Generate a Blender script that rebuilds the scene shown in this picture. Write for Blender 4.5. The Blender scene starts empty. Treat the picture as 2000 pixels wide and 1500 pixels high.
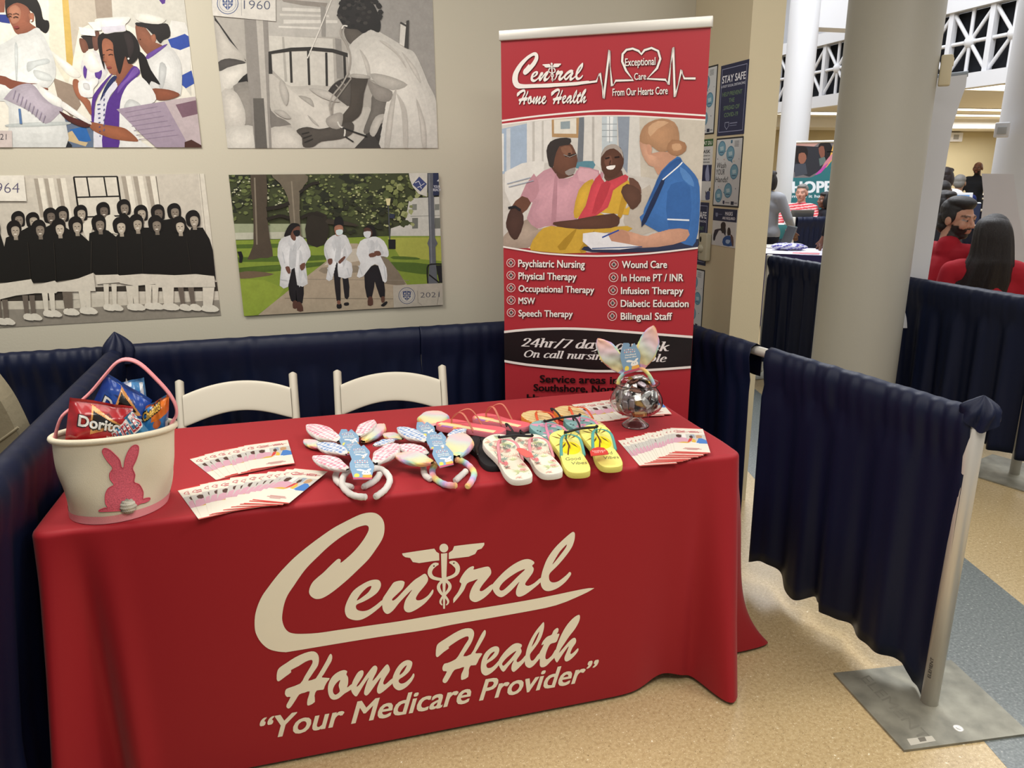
import bpy, bmesh, math, random
from mathutils import Vector, Matrix, geometry
random.seed(7)
S = bpy.context.scene
COL = S.collection
H = 1.54
# ---------------------------------------------------------------- camera, world, lights, exposure
XW = Vector((0.96211084, -0.08312053, 0.25968001))
YW = Vector((-0.27249483, -0.26011683, 0.92632921))
ZW = Vector((-0.00944983, -0.96199284, -0.27291113))
FPX = 1444.0
cam = bpy.data.cameras.new('camera'); camo = bpy.data.objects.new('camera', cam); COL.objects.link(camo)
camo.matrix_world = Matrix(((XW.x, -XW.y, -XW.z, 0), (YW.x, -YW.y, -YW.z, 0), (ZW.x, -ZW.y, -ZW.z, H), (0, 0, 0, 1)))
cam.sensor_width = 36; cam.lens = FPX / 2000 * 36; cam.clip_start = 0.05; cam.clip_end = 200
S.camera = camo
S.view_settings.view_transform = 'Standard'; S.view_settings.look = 'None'
S.view_settings.gamma = 1; S.view_settings.use_curve_mapping = False
S.view_settings.exposure = 0.0
W = bpy.data.worlds.new('world'); S.world = W; W.use_nodes = True
bg = W.node_tree.nodes['Background']; bg.inputs[0].default_value = (1.0, 0.98, 0.95, 1); bg.inputs[1].default_value = 0.32

def area(name, loc, sx, sy, power, col=(1, .95, .87), rot=(0, 0, 0), spread=180):
    l = bpy.data.lights.new(name, 'AREA'); l.shape = 'RECTANGLE'; l.size = sx; l.size_y = sy
    l.energy = power; l.color = col; l.spread = math.radians(spread)
    o = bpy.data.objects.new(name, l); o.location = loc; o.rotation_euler = rot; COL.objects.link(o); return o
area('booth_lamp', (-1.0, 2.3, 2.95), 1.2, 0.6, 50)
area('booth_lamp', (0.7, 1.7, 2.95), 1.2, 0.6, 11)
area('booth_lamp', (0.4, 0.0, 2.95), 1.4, 0.8, 44)
area('aisle_lamp', (2.6, 0.9, 3.0), 1.2, 0.6, 42)
area('atrium_fill', (7.5, 6.0, 6.5), 4, 8, 560, (0.93, 0.96, 1.0))  # big unseen area lights, added to light the middle zone of the hall
area('atrium_fill', (7.5, 14.0, 6.5), 4, 8, 430, (0.93, 0.96, 1.0))

area('atrium_fill', (4.4, 8.0, 6.0), 2, 3, 330, (0.93, 0.96, 1.0))  # extra unseen light, added to brighten the right white column from back left
# ---------------------------------------------------------------- helpers
def ray(u, v):
    c = Vector(((u - 1000) / FPX, (v - 750) / FPX, 1.0))
    return Vector((XW.dot(c), YW.dot(c), ZW.dot(c)))
EYE = Vector((0, 0, H))
def onz(u, v, z):
    r = ray(u, v); return EYE + r * ((z - H) / r.z)
def onpl(u, v, o, n):
    r = ray(u, v); return EYE + r * ((o - EYE).dot(n) / r.dot(n))
def atd(u, v, d):
    r = ray(u, v); return EYE + r * (d / math.hypot(r.x, r.y))
def lin(c):
    return c / 12.92 if c <= 0.04045 else ((c + 0.055) / 1.055) ** 2.4
def hx(s):
    s = s.lstrip('#'); return tuple(lin(int(s[i:i + 2], 16) / 255) for i in (0, 2, 4)) + (1.0,)
def cat(pts, closed=True, n=4):
    """Catmull-Rom smoothing of a 2D/3D point list."""
    P = [Vector(p) for p in pts]; m = len(P); out = []
    for i in range(m if closed else m - 1):
        if closed: a, b, c, d = P[i - 1], P[i], P[(i + 1) % m], P[(i + 2) % m]
        else: a, b, c, d = P[max(i - 1, 0)], P[i], P[i + 1], P[min(i + 2, m - 1)]
        for k in range(n):
            t = k / n
            out.append(0.5 * ((2 * b) + (c - a) * t + (2 * a - 5 * b + 4 * c - d) * t * t + (3 * b - a - 3 * c + d) * t ** 3))
    if not closed: out.append(P[-1])
    return out

def nodes(name):
    m = bpy.data.materials.new(name); m.use_nodes = True
    nt = m.node_tree; return m, nt, nt.nodes['Principled BSDF']
def mat(name, col, rough=0.6, metal=0.0, bump=0.0, bscale=200.0, var=0.0, vscale=8.0, spec=0.5, sheen=0.0, trans=0.0, ior=1.45, emit=0.0, stretch=None, coat=0.0):
    m, nt, b = nodes(name)
    c = hx(col) if isinstance(col, str) else col
    b.inputs['Base Color'].default_value = c; b.inputs['Roughness'].default_value = rough
    b.inputs['Metallic'].default_value = metal; b.inputs['Specular IOR Level'].default_value = spec
    b.inputs['Sheen Weight'].default_value = sheen; b.inputs['Transmission Weight'].default_value = trans; b.inputs['IOR'].default_value = ior
    b.inputs['Coat Weight'].default_value = coat
    if emit: b.inputs['Emission Color'].default_value = c; b.inputs['Emission Strength'].default_value = emit
    tc = nt.nodes.new('ShaderNodeTexCoord'); src = tc.outputs['Object']
    if stretch:
        mp = nt.nodes.new('ShaderNodeMapping'); mp.inputs['Scale'].default_value = stretch; nt.links.new(src, mp.inputs[0]); src = mp.outputs[0]
    if var:
        nz = nt.nodes.new('ShaderNodeTexNoise'); nz.inputs['Scale'].default_value = vscale; nz.inputs['Detail'].default_value = 6; nt.links.new(src, nz.inputs['Vector'])
        mx = nt.nodes.new('ShaderNodeMixRGB'); mx.blend_type = 'MULTIPLY'; mx.inputs[0].default_value = 1; mx.inputs[1].default_value = c
        rp = nt.nodes.new('ShaderNodeMapRange'); rp.inputs['From Min'].default_value = .3; rp.inputs['From Max'].default_value = .7
        rp.inputs['To Min'].default_value = 1 - var; rp.inputs['To Max'].default_value = 1 + var * .5
        nt.links.new(nz.outputs[0], rp.inputs[0]); nt.links.new(rp.outputs[0], mx.inputs[2]); nt.links.new(mx.outputs[0], b.inputs['Base Color'])
    if bump:
        n2 = nt.nodes.new('ShaderNodeTexNoise'); n2.inputs['Scale'].default_value = bscale; n2.inputs['Detail'].default_value = 3; nt.links.new(src, n2.inputs['Vector'])
        bp = nt.nodes.new('ShaderNodeBump'); bp.inputs['Strength'].default_value = bump; bp.inputs['Distance'].default_value = 0.004
        nt.links.new(n2.outputs[0], bp.inputs['Height']); nt.links.new(bp.outputs[0], b.inputs['Normal'])
    return m
def cmat(name, rough=0.6, spec=0.5, bump=0.0, bscale=300.0, metal=0.0, coat=0.0, sheen=0.0, mottle=0.0):
    """Material whose printed colours come from the mesh's colour attribute."""
    m, nt, b = nodes(name)
    a = nt.nodes.new('ShaderNodeVertexColor'); a.layer_name = 'Col'; nt.links.new(a.outputs[0], b.inputs['Base Color'])
    if mottle:   # photographic grain and tonal variation in the print itself
        tc = nt.nodes.new('ShaderNodeTexCoord'); src = a.outputs[0]
        for sc, k in ((26, mottle), (90, mottle * .8), (420, mottle * .5)):
            nz = nt.nodes.new('ShaderNodeTexNoise'); nz.inputs['Scale'].default_value = sc; nz.inputs['Detail'].default_value = 3; nt.links.new(tc.outputs['Object'], nz.inputs['Vector'])
            rp = nt.nodes.new('ShaderNodeMapRange'); rp.inputs['From Min'].default_value = .3; rp.inputs['From Max'].default_value = .7; rp.inputs['To Min'].default_value = 1 - k; rp.inputs['To Max'].default_value = 1 + k; nt.links.new(nz.outputs[0], rp.inputs[0])
            mx = nt.nodes.new('ShaderNodeMixRGB'); mx.blend_type = 'MULTIPLY'; mx.inputs[0].default_value = 1; nt.links.new(src, mx.inputs[1]); nt.links.new(rp.outputs[0], mx.inputs[2]); src = mx.outputs[0]
        nt.links.new(src, b.inputs['Base Color'])
    b.inputs['Roughness'].default_value = rough; b.inputs['Specular IOR Level'].default_value = spec; b.inputs['Metallic'].default_value = metal
    b.inputs['Coat Weight'].default_value = coat; b.inputs['Sheen Weight'].default_value = sheen
    if bump:
        tc = nt.nodes.new('ShaderNodeTexCoord')
        n2 = nt.nodes.new('ShaderNodeTexNoise'); n2.inputs['Scale'].default_value = bscale; nt.links.new(tc.outputs['Object'], n2.inputs['Vector'])
        bp = nt.nodes.new('ShaderNodeBump'); bp.inputs['Strength'].default_value = bump; bp.inputs['Distance'].default_value = 0.004
        nt.links.new(n2.outputs[0], bp.inputs['Height']); nt.links.new(bp.outputs[0], b.inputs['Normal'])
    return m

class MB:
    """collects shapes, then links them as ONE mesh object"""
    def __init__(s): s.v = []; s.f = []; s.c = []; s.m = []; s.sm = []
    def add(s, vs, fs, col=None, mi=0, smooth=True):
        o = len(s.v); s.v += [tuple(p) for p in vs]
        for f in fs: s.f.append([i + o for i in f]); s.c.append(col); s.m.append(mi); s.sm.append(smooth)
    def box(s, x0, x1, y0, y1, z0, z1, col=None, mi=0, M=None):
        vs = [Vector((x, y, z)) for x in (x0, x1) for y in (y0, y1) for z in (z0, z1)]
        if M: vs = [M @ p for p in vs]
        s.add(vs, [(0, 1, 3, 2), (4, 6, 7, 5), (0, 4, 5, 1), (2, 3, 7, 6), (0, 2, 6, 4), (1, 5, 7, 3)], col, mi, False)
    def rbox(s, x0, x1, y0, y1, z0, z1, r=.01, col=None, mi=0, M=None, seg=3):
        bm = bmesh.new(); bmesh.ops.create_cube(bm, size=1)
        for p in bm.verts: p.co = Vector(((x0 + x1) / 2 + p.co.x * (x1 - x0), (y0 + y1) / 2 + p.co.y * (y1 - y0), (z0 + z1) / 2 + p.co.z * (z1 - z0)))
        bmesh.ops.bevel(bm, geom=list(bm.edges), offset=r, segments=seg, affect='EDGES', profile=.5)
        bm.verts.index_update()
        vs = [M @ p.co if M else p.co.copy() for p in bm.verts]; s.add(vs, [[q.index for q in f.verts] for f in bm.faces], col, mi, True); bm.free()
    def prism(s, poly, z0, z1, col=None, mi=0, M=None, smooth=False):
        n = len(poly); vs = [Vector((p[0], p[1], z)) for z in (z0, z1) for p in poly]
        if M: vs = [M @ p for p in vs]
        fs = [(i, (i + 1) % n, n + (i + 1) % n, n + i) for i in range(n)]
        s.add(vs, fs, col, mi, smooth)
        t = geometry.tessellate_polygon([[Vector((p[0], p[1], 0)) for p in poly]])
        s.add(vs, [tuple(q + n for q in a) for a in t] + [tuple(reversed(a)) for a in t], col, mi, False)
    def lathe(s, prof, seg=32, col=None, mi=0, M=None, smooth=True, close=False):
        vs = []; n = len(prof)
        for k in range(seg):
            a = 2 * math.pi * k / seg
            for r, z in prof: vs.append(Vector((r * math.cos(a), r * math.sin(a), z)))
        if M: vs = [M @ p for p in vs]
        fs = []
        for k in range(seg):
            for i in range(n - 1 + (1 if close else 0)):
                j = (i + 1) % n; k2 = (k + 1) % seg
                fs.append((k * n + i, k2 * n + i, k2 * n + j, k * n + j))
        s.add(vs, fs, col, mi, smooth)
    def tube(s, pts, r, seg=10, col=None, mi=0, caps=True, flat=1.0, cols=None, up=None):
        P = [Vector(p) for p in pts]; n = len(P); vs = []
        rr = r if isinstance(r, (list, tuple)) else [r] * n
        t0 = (P[1] - P[0]).normalized(); ref = Vector(up) if up else (Vector((0, 0, 1)) if abs(t0.z) < .9 else Vector((1, 0, 0)))
        for i in range(n):
            t = (P[min(i + 1, n - 1)] - P[max(i - 1, 0)]).normalized()
            a = t.cross(ref)
            if a.length < 1e-5: a = t.orthogonal()
            a.normalize(); b = a.cross(t).normalized()
            if not up: ref = b
            for k in range(seg):
                g = 2 * math.pi * k / seg
                vs.append(P[i] + a * (math.cos(g) * rr[i]) + b * (math.sin(g) * rr[i] * flat))
        for i in range(n - 1):
            s.add(vs[i * seg:(i + 2) * seg], [(k, (k + 1) % seg, seg + (k + 1) % seg, seg + k) for k in range(seg)], cols[i] if cols else col, mi)
        if caps:
            s.add(vs[:seg], [tuple(reversed(range(seg)))], cols[0] if cols else col, mi); s.add(vs[-seg:], [tuple(range(seg))], cols[-1] if cols else col, mi)
    def ball(s, c, r, col=None, mi=0, seg=14, M=None):
        rx, ry, rz = r if isinstance(r, (tuple, list)) else (r, r, r); vs = []; fs = []; n = seg // 2
        for i in range(n + 1):
            th = math.pi * i / n
            for k in range(seg):
                g = 2 * math.pi * k / seg; vs.append(Vector((rx * math.sin(th) * math.cos(g), ry * math.sin(th) * math.sin(g), rz * math.cos(th))))
        vs = [(M @ p if M else p) + Vector(c) for p in vs]
        for i in range(n):
            for k in range(seg): fs.append((i * seg + k, (i + 1) * seg + k, (i + 1) * seg + (k + 1) % seg, i * seg + (k + 1) % seg))
        s.add(vs, fs, col, mi)
    def grid(s, fn, nu, nv, col=None, mi=0, closeu=False, cfn=None):
        vs = [fn(i / nu, j / nv) for j in range(nv + 1) for i in range(nu + 1)]; w = nu + 1
        for j in range(nv):
            for i in range(nu):
                a = j * w + i
                o = len(s.v)
                s.f.append([o + a, o + a + 1, o + a + 1 + w, o + a + w]); s.m.append(mi); s.sm.append(True)
                s.c.append(cfn((i + .5) / nu, (j + .5) / nv) if cfn else col)
        s.v += [tuple(p) for p in vs]
    def build(s, name, mats, parent=None, merge=0.0):
        me = bpy.data.meshes.new(name); me.from_pydata(s.v, [], s.f)
        for m in (mats if isinstance(mats, (list, tuple)) else [mats]): me.materials.append(m)
        me.polygons.foreach_set('material_index', s.m); me.polygons.foreach_set('use_smooth', s.sm)
        if any(c is not None for c in s.c):
            ca = me.color_attributes.new('Col', 'FLOAT_COLOR', 'CORNER'); buf = []
            for p, c in zip(me.polygons, s.c):
                cc = c if c is not None else (1, 1, 1, 1)
                cc = tuple(cc) if len(cc) == 4 else tuple(cc) + (1.0,)
                buf.extend(cc * p.loop_total)
            ca.data.foreach_set('color', buf)
        me.validate(); me.update()
        if merge:
            bm = bmesh.new(); bm.from_mesh(me); bmesh.ops.remove_doubles(bm, verts=bm.verts, dist=merge); bm.to_mesh(me); bm.free()
        o = bpy.data.objects.new(name, me); COL.objects.link(o)
        if parent: o.parent = parent
        return o
def tag(o, label, cat_, group=None, kind=None):
    o['label'] = label; o['category'] = cat_
    if group: o['group'] = group
    if kind: o['kind'] = kind
    return o
def struct(o): o['kind'] = 'structure'; return o
def thing(name, label, cat_, loc=(0, 0, 0), rz=0.0, group=None):
    o = bpy.data.objects.new(name, None); o.location = loc; o.rotation_euler = (0, 0, rz); o.empty_display_size = .05; COL.objects.link(o)
    return tag(o, label, cat_, group)
def dup(o, loc=None, rot=None, label=None, mw=None):
    c = o.copy(); COL.objects.link(c)
    if loc is not None: c.location = loc
    if rot is not None: c.rotation_euler = rot
    if mw is not None: c.matrix_world = mw
    if label: c['label'] = label
    for ch in list(o.children):
        d = ch.copy(); COL.objects.link(d); d.parent = c
        for g in list(ch.children):
            e = g.copy(); COL.objects.link(e); e.parent = d
    return c

# ---- text outlines from the built-in font
_tc = {}
def text_mesh(body, off=0.0, shear=0.0):
    k = (body, off, shear)
    if k in _tc: return _tc[k]
    cu = bpy.data.curves.new('t', 'FONT'); cu.body = body; cu.offset = off; cu.shear = shear; cu.resolution_u = 3; cu.size = 1
    o = bpy.data.objects.new('t', cu); COL.objects.link(o)
    dg = bpy.context.evaluated_depsgraph_get(); me = bpy.data.meshes.new_from_object(o.evaluated_get(dg))
    vs = [(p.co.x, p.co.y) for p in me.vertices]; fs = [tuple(p.vertices) for p in me.polygons]
    bpy.data.objects.remove(o); bpy.data.curves.remove(cu); bpy.data.meshes.remove(me)
    _tc[k] = (vs, fs); return _tc[k]
CAP = 0.729

class Print:
    """a flat printed surface: coloured shapes laid on a plane, all in one mesh.
    Shapes may be given in the plane's own metres or as points seen from the camera."""
    def __init__(s, o, ex, ey, eps=2e-5, mapf=None):
        s.o = Vector(o); s.ex = Vector(ex).normalized(); s.ey = Vector(ey).normalized(); s.n = s.ex.cross(s.ey).normalized()
        s.mb = MB(); s.k = 0; s.eps = eps; s.clip = None; s.view = (0, 0, 1.0); s.mapf = mapf; s.mi = 0; s.gain = 1.0; s.tone = 0.0
    def uv(s, x, y):
        """picture point -> plane metres"""
        p = onpl(s.view[0] + x / s.view[2], s.view[1] + y / s.view[2], s.o, s.n) - s.o
        return (p.dot(s.ex), p.dot(s.ey))
    def P(s, a, b, h=None):
        if s.mapf: return s.mapf(a, b, (h if h is not None else s.k * s.eps))
        return s.o + s.ex * a + s.ey * b + s.n * (h if h is not None else s.k * s.eps)
    def flat(s, loops, col, clip=True):
        """loops in plane metres; first outer, rest holes"""
        col = hx(col) if isinstance(col, str) else col
        col = tuple(c * s.gain for c in col[:3]) + (1.0,)
        s.k += 1
        if s.clip and clip and len(loops) == 1:
            loops = [clip_poly(loops[0], s.clip)]
            if len(loops[0]) < 3: return
        pts = [p for l in loops for p in l]
        t = geometry.tessellate_polygon([[Vector((p[0], p[1], 0)) for p in l] for l in loops])
        fs = []
        for a in t:
            p, q, r = (pts[i] for i in a)
            cr = (q[0] - p[0]) * (r[1] - p[1]) - (q[1] - p[1]) * (r[0] - p[0])
            if abs(cr) < 1e-12: continue
            fs.append(a if cr > 0 else tuple(reversed(a)))
        s.mb.add([s.P(*p) for p in pts], fs, col, s.mi, False)
    def poly(s, col, pts, smooth=0, holes=()):
        """pts: 'x,y x,y ...' or list in the current view"""
        L = []
        for q in [pts] + list(holes):
            if isinstance(q, str): q = [tuple(float(w) for w in t.split(',')) for t in q.split()]
            if smooth: q = [(p.x, p.y) for p in cat([(a, b) for a, b in q], True, smooth)]
            L.append([s.uv(*p) for p in q])
        if s.tone and smooth and len(L) == 1 and len(L[0]) > 11:
            # tonal modelling inside the pictured shape: soft steps from its edge to its middle
            ar = lambda P: abs(sum(P[i - 1][0] * P[i][1] - P[i][0] * P[i - 1][1] for i in range(len(P)))) / 2
            h_ = hull2(L[0]); c = hx(col) if isinstance(col, str) else col
            if ar(L[0]) > .80 * ar(h_) and ar(L[0]) > 1.2e-4:
                cx, cy = sum(p[0] for p in L[0]) / len(L[0]), sum(p[1] for p in L[0]) / len(L[0]); n = 6
                for k in range(n):
                    f = 1 - .80 * (k / n) ** 1.0; g = 1 + s.tone * (2 * k / (n - 1) - 1); dx, dy = -(1 - f) * .0, (1 - f) * .004
                    s.flat([[(cx + (x - cx) * f + dx, cy + (y - cy) * f + dy) for x, y in L[0]]], tuple(min(1, q_ * g) for q_ in c[:3]) + (1.0,))
                return
        s.flat(L, col)
    def line(s, col, pts, w, smooth=0, taper=None):
        """stroke of width w (view units) along pts"""
        if isinstance(pts, str): pts = [tuple(float(x) for x in t.split(',')) for t in pts.split()]
        P = [Vector(p[:2]) for p in pts]; ws = [p[2] if len(p) > 2 else w for p in pts]
        if smooth:
            Q = cat([(p.x, p.y, q) for p, q in zip(P, ws)], False, smooth); P = [Vector((q.x, q.y)) for q in Q]; ws = [q.z for q in Q]
        L = []; R_ = []
        for i, p in enumerate(P):
            t = P[min(i + 1, len(P) - 1)] - P[max(i - 1, 0)]
            if t.length < 1e-9: continue
            t.normalize(); nn = Vector((-t.y, t.x)); L.append(p + nn * ws[i] / 2); R_.append(p - nn * ws[i] / 2)
        s.k += 1; c = hx(col) if isinstance(col, str) else col
        A = [s.uv(*p) for p in L]; B = [s.uv(*p) for p in R_]; n = len(A)
        if s.clip and any(len(clip_poly([a, b, (a[0], a[1] + 1e-6)], s.clip)) < 3 for a, b in zip(A, B)):
            for i in range(n - 1):
                q = [A[i], A[i + 1], B[i + 1], B[i]]
                if sum(q[j - 1][0] * q[j][1] - q[j][0] * q[j - 1][1] for j in range(4)) < 0: q.reverse()
                q = clip_poly(q, s.clip)
                if len(q) > 2: s.mb.add([s.P(*p) for p in q], [tuple(range(len(q)))], c, s.mi, False)
            return
        A = [s.P(*p) for p in A]; B = [s.P(*p) for p in B]
        s.mb.add(A + B, [(i, i + 1, n + i + 1, n + i) for i in range(n - 1)], c, s.mi, False)
    def disc(s, col, x, y, r, ry=None, n=20, ring=None, rot=0.0):
        ry = ry or r; ca, sa = math.cos(rot), math.sin(rot)
        def el(a, b): return [(x + a * math.cos(t) * ca - b * math.sin(t) * sa, y + a * math.cos(t) * sa + b * math.sin(t) * ca) for t in (2 * math.pi * i / n for i in range(n))]
        if ring: s.poly(col, el(r, ry), holes=[el(r - ring, ry - ring)])
        else: s.poly(col, el(r, ry))
    def text(s, body, p0, p1, p2, col, off=0.0, shear=0.0, plane=False):
        """p0 baseline start, p1 baseline end, p2 above p0 at cap height (view points, or plane metres)"""
        o0 = min(0.0, off); vs, fs = text_mesh(body, o0, shear); w = max(v[0] for v in vs); x0 = min(v[0] for v in vs)
        if not plane: p0, p1, p2 = s.uv(*p0), s.uv(*p1), s.uv(*p2)
        c = hx(col) if isinstance(col, str) else col
        b_ = max(0.0, off)   # bold strokes: the outline laid down again a hair to each side
        for dx, dy in ([(0, 0)] if b_ == 0 else [(-b_, -b_ * .6), (b_, -b_ * .6), (-b_, b_ * .6), (b_, b_ * .6)]):
            s.k += 1 if b_ == 0 else .35; out = []
            for x, y in vs:
                a = (x + dx - x0) / (w - x0); b = (y + dy) / CAP
                out.append(s.P(p0[0] + (p1[0] - p0[0]) * a + (p2[0] - p0[0]) * b, p0[1] + (p1[1] - p0[1]) * a + (p2[1] - p0[1]) * b))
            g = fs
            if out and fs:
                f = fs[0]; nn = (out[f[1]] - out[f[0]]).cross(out[f[2]] - out[f[0]])
                if nn.dot(s.n) < 0 and not s.mapf: g = [tuple(reversed(f)) for f in fs]
            s.mb.add(out, g, c, s.mi, False)
    def sheet(s, a0, b0, a1, b1, col, th=.0015):
        """the sheet itself, th thick behind the print"""
        col = hx(col) if isinstance(col, str) else col
        q = [(a0, b0), (a1, b0), (a1, b1), (a0, b1)]
        vs = [s.P(a, b, -.0001) for a, b in q] + [s.P(a, b, -.0001 - th) for a, b in q]
        s.mb.add(vs, [(0, 1, 2, 3), (7, 6, 5, 4), (0, 4, 5, 1), (1, 5, 6, 2), (2, 6, 7, 3), (3, 7, 4, 0)], col, s.mi, False)
        s.clip = q
def hull2(P):
    P = sorted(set(P)); H_ = []
    for seq in (P, P[::-1]):
        L = []
        for q in seq:
            while len(L) > 1 and (L[-1][0] - L[-2][0]) * (q[1] - L[-2][1]) - (L[-1][1] - L[-2][1]) * (q[0] - L[-2][0]) <= 0: L.pop()
            L.append(q)
        H_ += L[:-1]
    return H_
def clip_poly(poly, quad):
    out = [tuple(p) for p in poly]
    n = len(quad)
    for i in range(n):
        a, b = quad[i], quad[(i + 1) % n]
        ins = lambda p: (b[0] - a[0]) * (p[1] - a[1]) - (b[1] - a[1]) * (p[0] - a[0]) >= -1e-9
        res = []
        for j in range(len(out)):
            p, q = out[j - 1], out[j]; ip, iq = ins(p), ins(q)
            if ip != iq:
                d1 = (b[0] - a[0]) * (p[1] - a[1]) - (b[1] - a[1]) * (p[0] - a[0]); d2 = (b[0] - a[0]) * (q[1] - a[1]) - (b[1] - a[1]) * (q[0] - a[0])
                t = d1 / (d1 - d2); res.append((p[0] + (q[0] - p[0]) * t, p[1] + (q[1] - p[1]) * t))
            if iq: res.append(q)
        out = res
        if len(out) < 3: return []
    return out
# ================================================================ the setting
def wave_noise(seed, n=6, f0=2, f1=9):
    r = random.Random(seed); L = [(r.uniform(f0, f1), r.uniform(0, 6.28), r.uniform(.4, 1)) for _ in range(n)]
    return lambda x: sum(a * math.sin(f * x + p) for f, p, a in L) / n * 1.6
M_wall = mat('beige_paint', '#c3bdab', 0.55, bump=.12, bscale=120, spec=.35)
M_cream = mat('cream_paint', '#c9bd9f', 0.5, bump=.1, bscale=140, spec=.4)
M_col = mat('column_paint', '#b2aea3', 0.45, bump=.1, bscale=140)
M_white = mat('white_paint', '#cfcfd2', 0.45)
M_navy = mat('navy_satin', '#07112d', 0.5, bump=.15, bscale=900, spec=.34)
M_steel = mat('brushed_aluminium', '#d3cfc7', 0.38, metal=.5, bump=.05, bscale=60, stretch=(40, 40, 1))
M_black = mat('black_gap', '#0b0d14', 0.9)
def floor_mat():
    m, nt, b = nodes('speckled_vinyl_floor'); L = nt.links; N = nt.nodes
    tc = N.new('ShaderNodeTexCoord'); o = tc.outputs['Object']
    def noise(sc, det=2, r=.5):
        n = N.new('ShaderNodeTexNoise'); n.inputs['Scale'].default_value = sc; n.inputs['Detail'].default_value = det; n.inputs['Roughness'].default_value = r; L.new(o, n.inputs['Vector']); return n.outputs[0]
    def ramp(src, stops):
        r = N.new('ShaderNodeValToRGB'); e = r.color_ramp.elements
        while len(e) < len(stops): e.new(.5)
        for q, (p, c) in zip(e, stops): q.position = p; q.color = hx(c)
        L.new(src, r.inputs[0]); return r.outputs[0]
    base = ramp(noise(90, 4, .6), [(.3, '#a89068'), (.5, '#bba47a'), (.7, '#c9b48b')])
    for sc, th, c in ((230, .68, '#e0d3b0'), (190, .72, '#6d5c3d'), (90, .76, '#efe6cc')):
        mx = N.new('ShaderNodeMixRGB'); st = N.new('ShaderNodeMath'); st.operation = 'GREATER_THAN'; st.inputs[1].default_value = th
        vo = noise(sc, 1); L.new(vo, st.inputs[0]); L.new(st.outputs[0], mx.inputs[0]); L.new(base, mx.inputs[1]); mx.inputs[2].default_value = hx(c); base = mx.outputs[0]
    L.new(base, b.inputs['Base Color']); b.inputs['Roughness'].default_value = .28; b.inputs['Specular IOR Level'].default_value = .45
    return m
M_floor = floor_mat()
def stripe_mat():
    m, nt, b = nodes('speckled_grey_vinyl'); L = nt.links; N = nt.nodes; o = N.new('ShaderNodeTexCoord').outputs['Object']
    n = N.new('ShaderNodeTexNoise'); n.inputs['Scale'].default_value = 120; n.inputs['Detail'].default_value = 4; L.new(o, n.inputs['Vector'])
    r = N.new('ShaderNodeValToRGB'); e = r.color_ramp.elements; e.new(.5); e.new(.9)
    for q, (p, c) in zip(e, [(.3, '#585d5c'), (.5, '#6a706e'), (.66, '#7c817e'), (.72, '#aeb0a6')]): q.position = p; q.color = hx(c)
    L.new(n.outputs[0], r.inputs[0]); L.new(r.outputs[0], b.inputs['Base Color']); b.inputs['Roughness'].default_value = .3
    return m
M_stripe = stripe_mat()
fl = MB(); fl.box(-4, 40, -1.5, 24, -.1, 0)
A0, A1 = onz(1882, 1088, 0), onz(2000, 1183, 0); B0, B1 = onz(1920, 1446, 0), onz(1968, 1500, 0)
dA = (A1 - A0).normalized(); dB = (B1 - B0).normalized(); z5 = Vector((0, 0, .0006))
mid = (A0 + B0) / 2; wd = ((A0 - B0) - dA * (A0 - B0).dot(dA)); 
q = [B0 + dA * 3 + z5, B0 - dA * 7 + z5, B0 + wd - dA * 7 + z5, B0 + wd + dA * 3 + z5]
if (q[1] - q[0]).cross(q[2] - q[0]).z < 0: q.reverse()
fl.add(q, [(0, 1, 2, 3)], None, 1, False)
struct(fl.build('floor', [M_floor, M_stripe]))
WY = 3.35; PX = 1.83
w = MB(); w.box(-4, PX + .15, WY, WY + .15, 0, 3.4); struct(w.build('wall_back', M_wall))
w = MB(); w.box(PX, PX + .155, 2.885, WY - .001, 0, 3.4); struct(w.build('wall_right', M_cream))
w = MB(); w.box(8, 40, 20, 20.2, 0, 3.2); struct(w.build('wall_far', mat('tan_paint', '#b3a684', .7)))
# low hall ceiling beyond the balcony front
CX = 10.4
M_ceil = mat('ceiling_tile', '#d4d2cd', .9, bump=.2, bscale=30)
w = MB(); w.box(CX + .3, 40, 2, 20.2, 2.98, 3.06); w.box(CX + .9, 40, 18.6, 19.95, 2.72, 2.979); struct(w.build('ceiling', M_ceil))
M_glow = mat('lit_diffuser', '#fff4e0', .5, emit=3.0)
for i, (u, v, sx, sy, pos) in enumerate([(1903, 161, .3, .3, 'small round ceiling light nearest the balcony front'), (1945, 169, 1.2, .7, 'wide ceiling light panel near the balcony front'), (1910, 213, 2.6, .35, 'long ceiling light strip in front of the tan wall'),
        (1890, 224, 3.2, .4, 'long ceiling light strip closest to the tan wall, behind the white banner'), (1595, 220, 2.6, .6, 'ceiling light panel beside the left white column')]):
    p = onz(u, v, 2.975)
    t = thing('ceiling_light', pos, 'light', (p.x, p.y, 2.978), 0, 'hall ceiling lights')
    a = MB(); a.box(-sx / 2 - .04, sx / 2 + .04, -sy / 2 - .04, sy / 2 + .04, -.02, 0); a.build('frame', M_white, t)
    a = MB(); a.box(-sx / 2, sx / 2, -sy / 2, sy / 2, -.03, -.021); a.build('diffuser', M_glow, t)
for yy in (8, 12, 16):
    area('hall_lamp', (15 + yy * .3, yy + 1.5, 2.9), 3, 1.5, 230, (.96, .98, 1))
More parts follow.
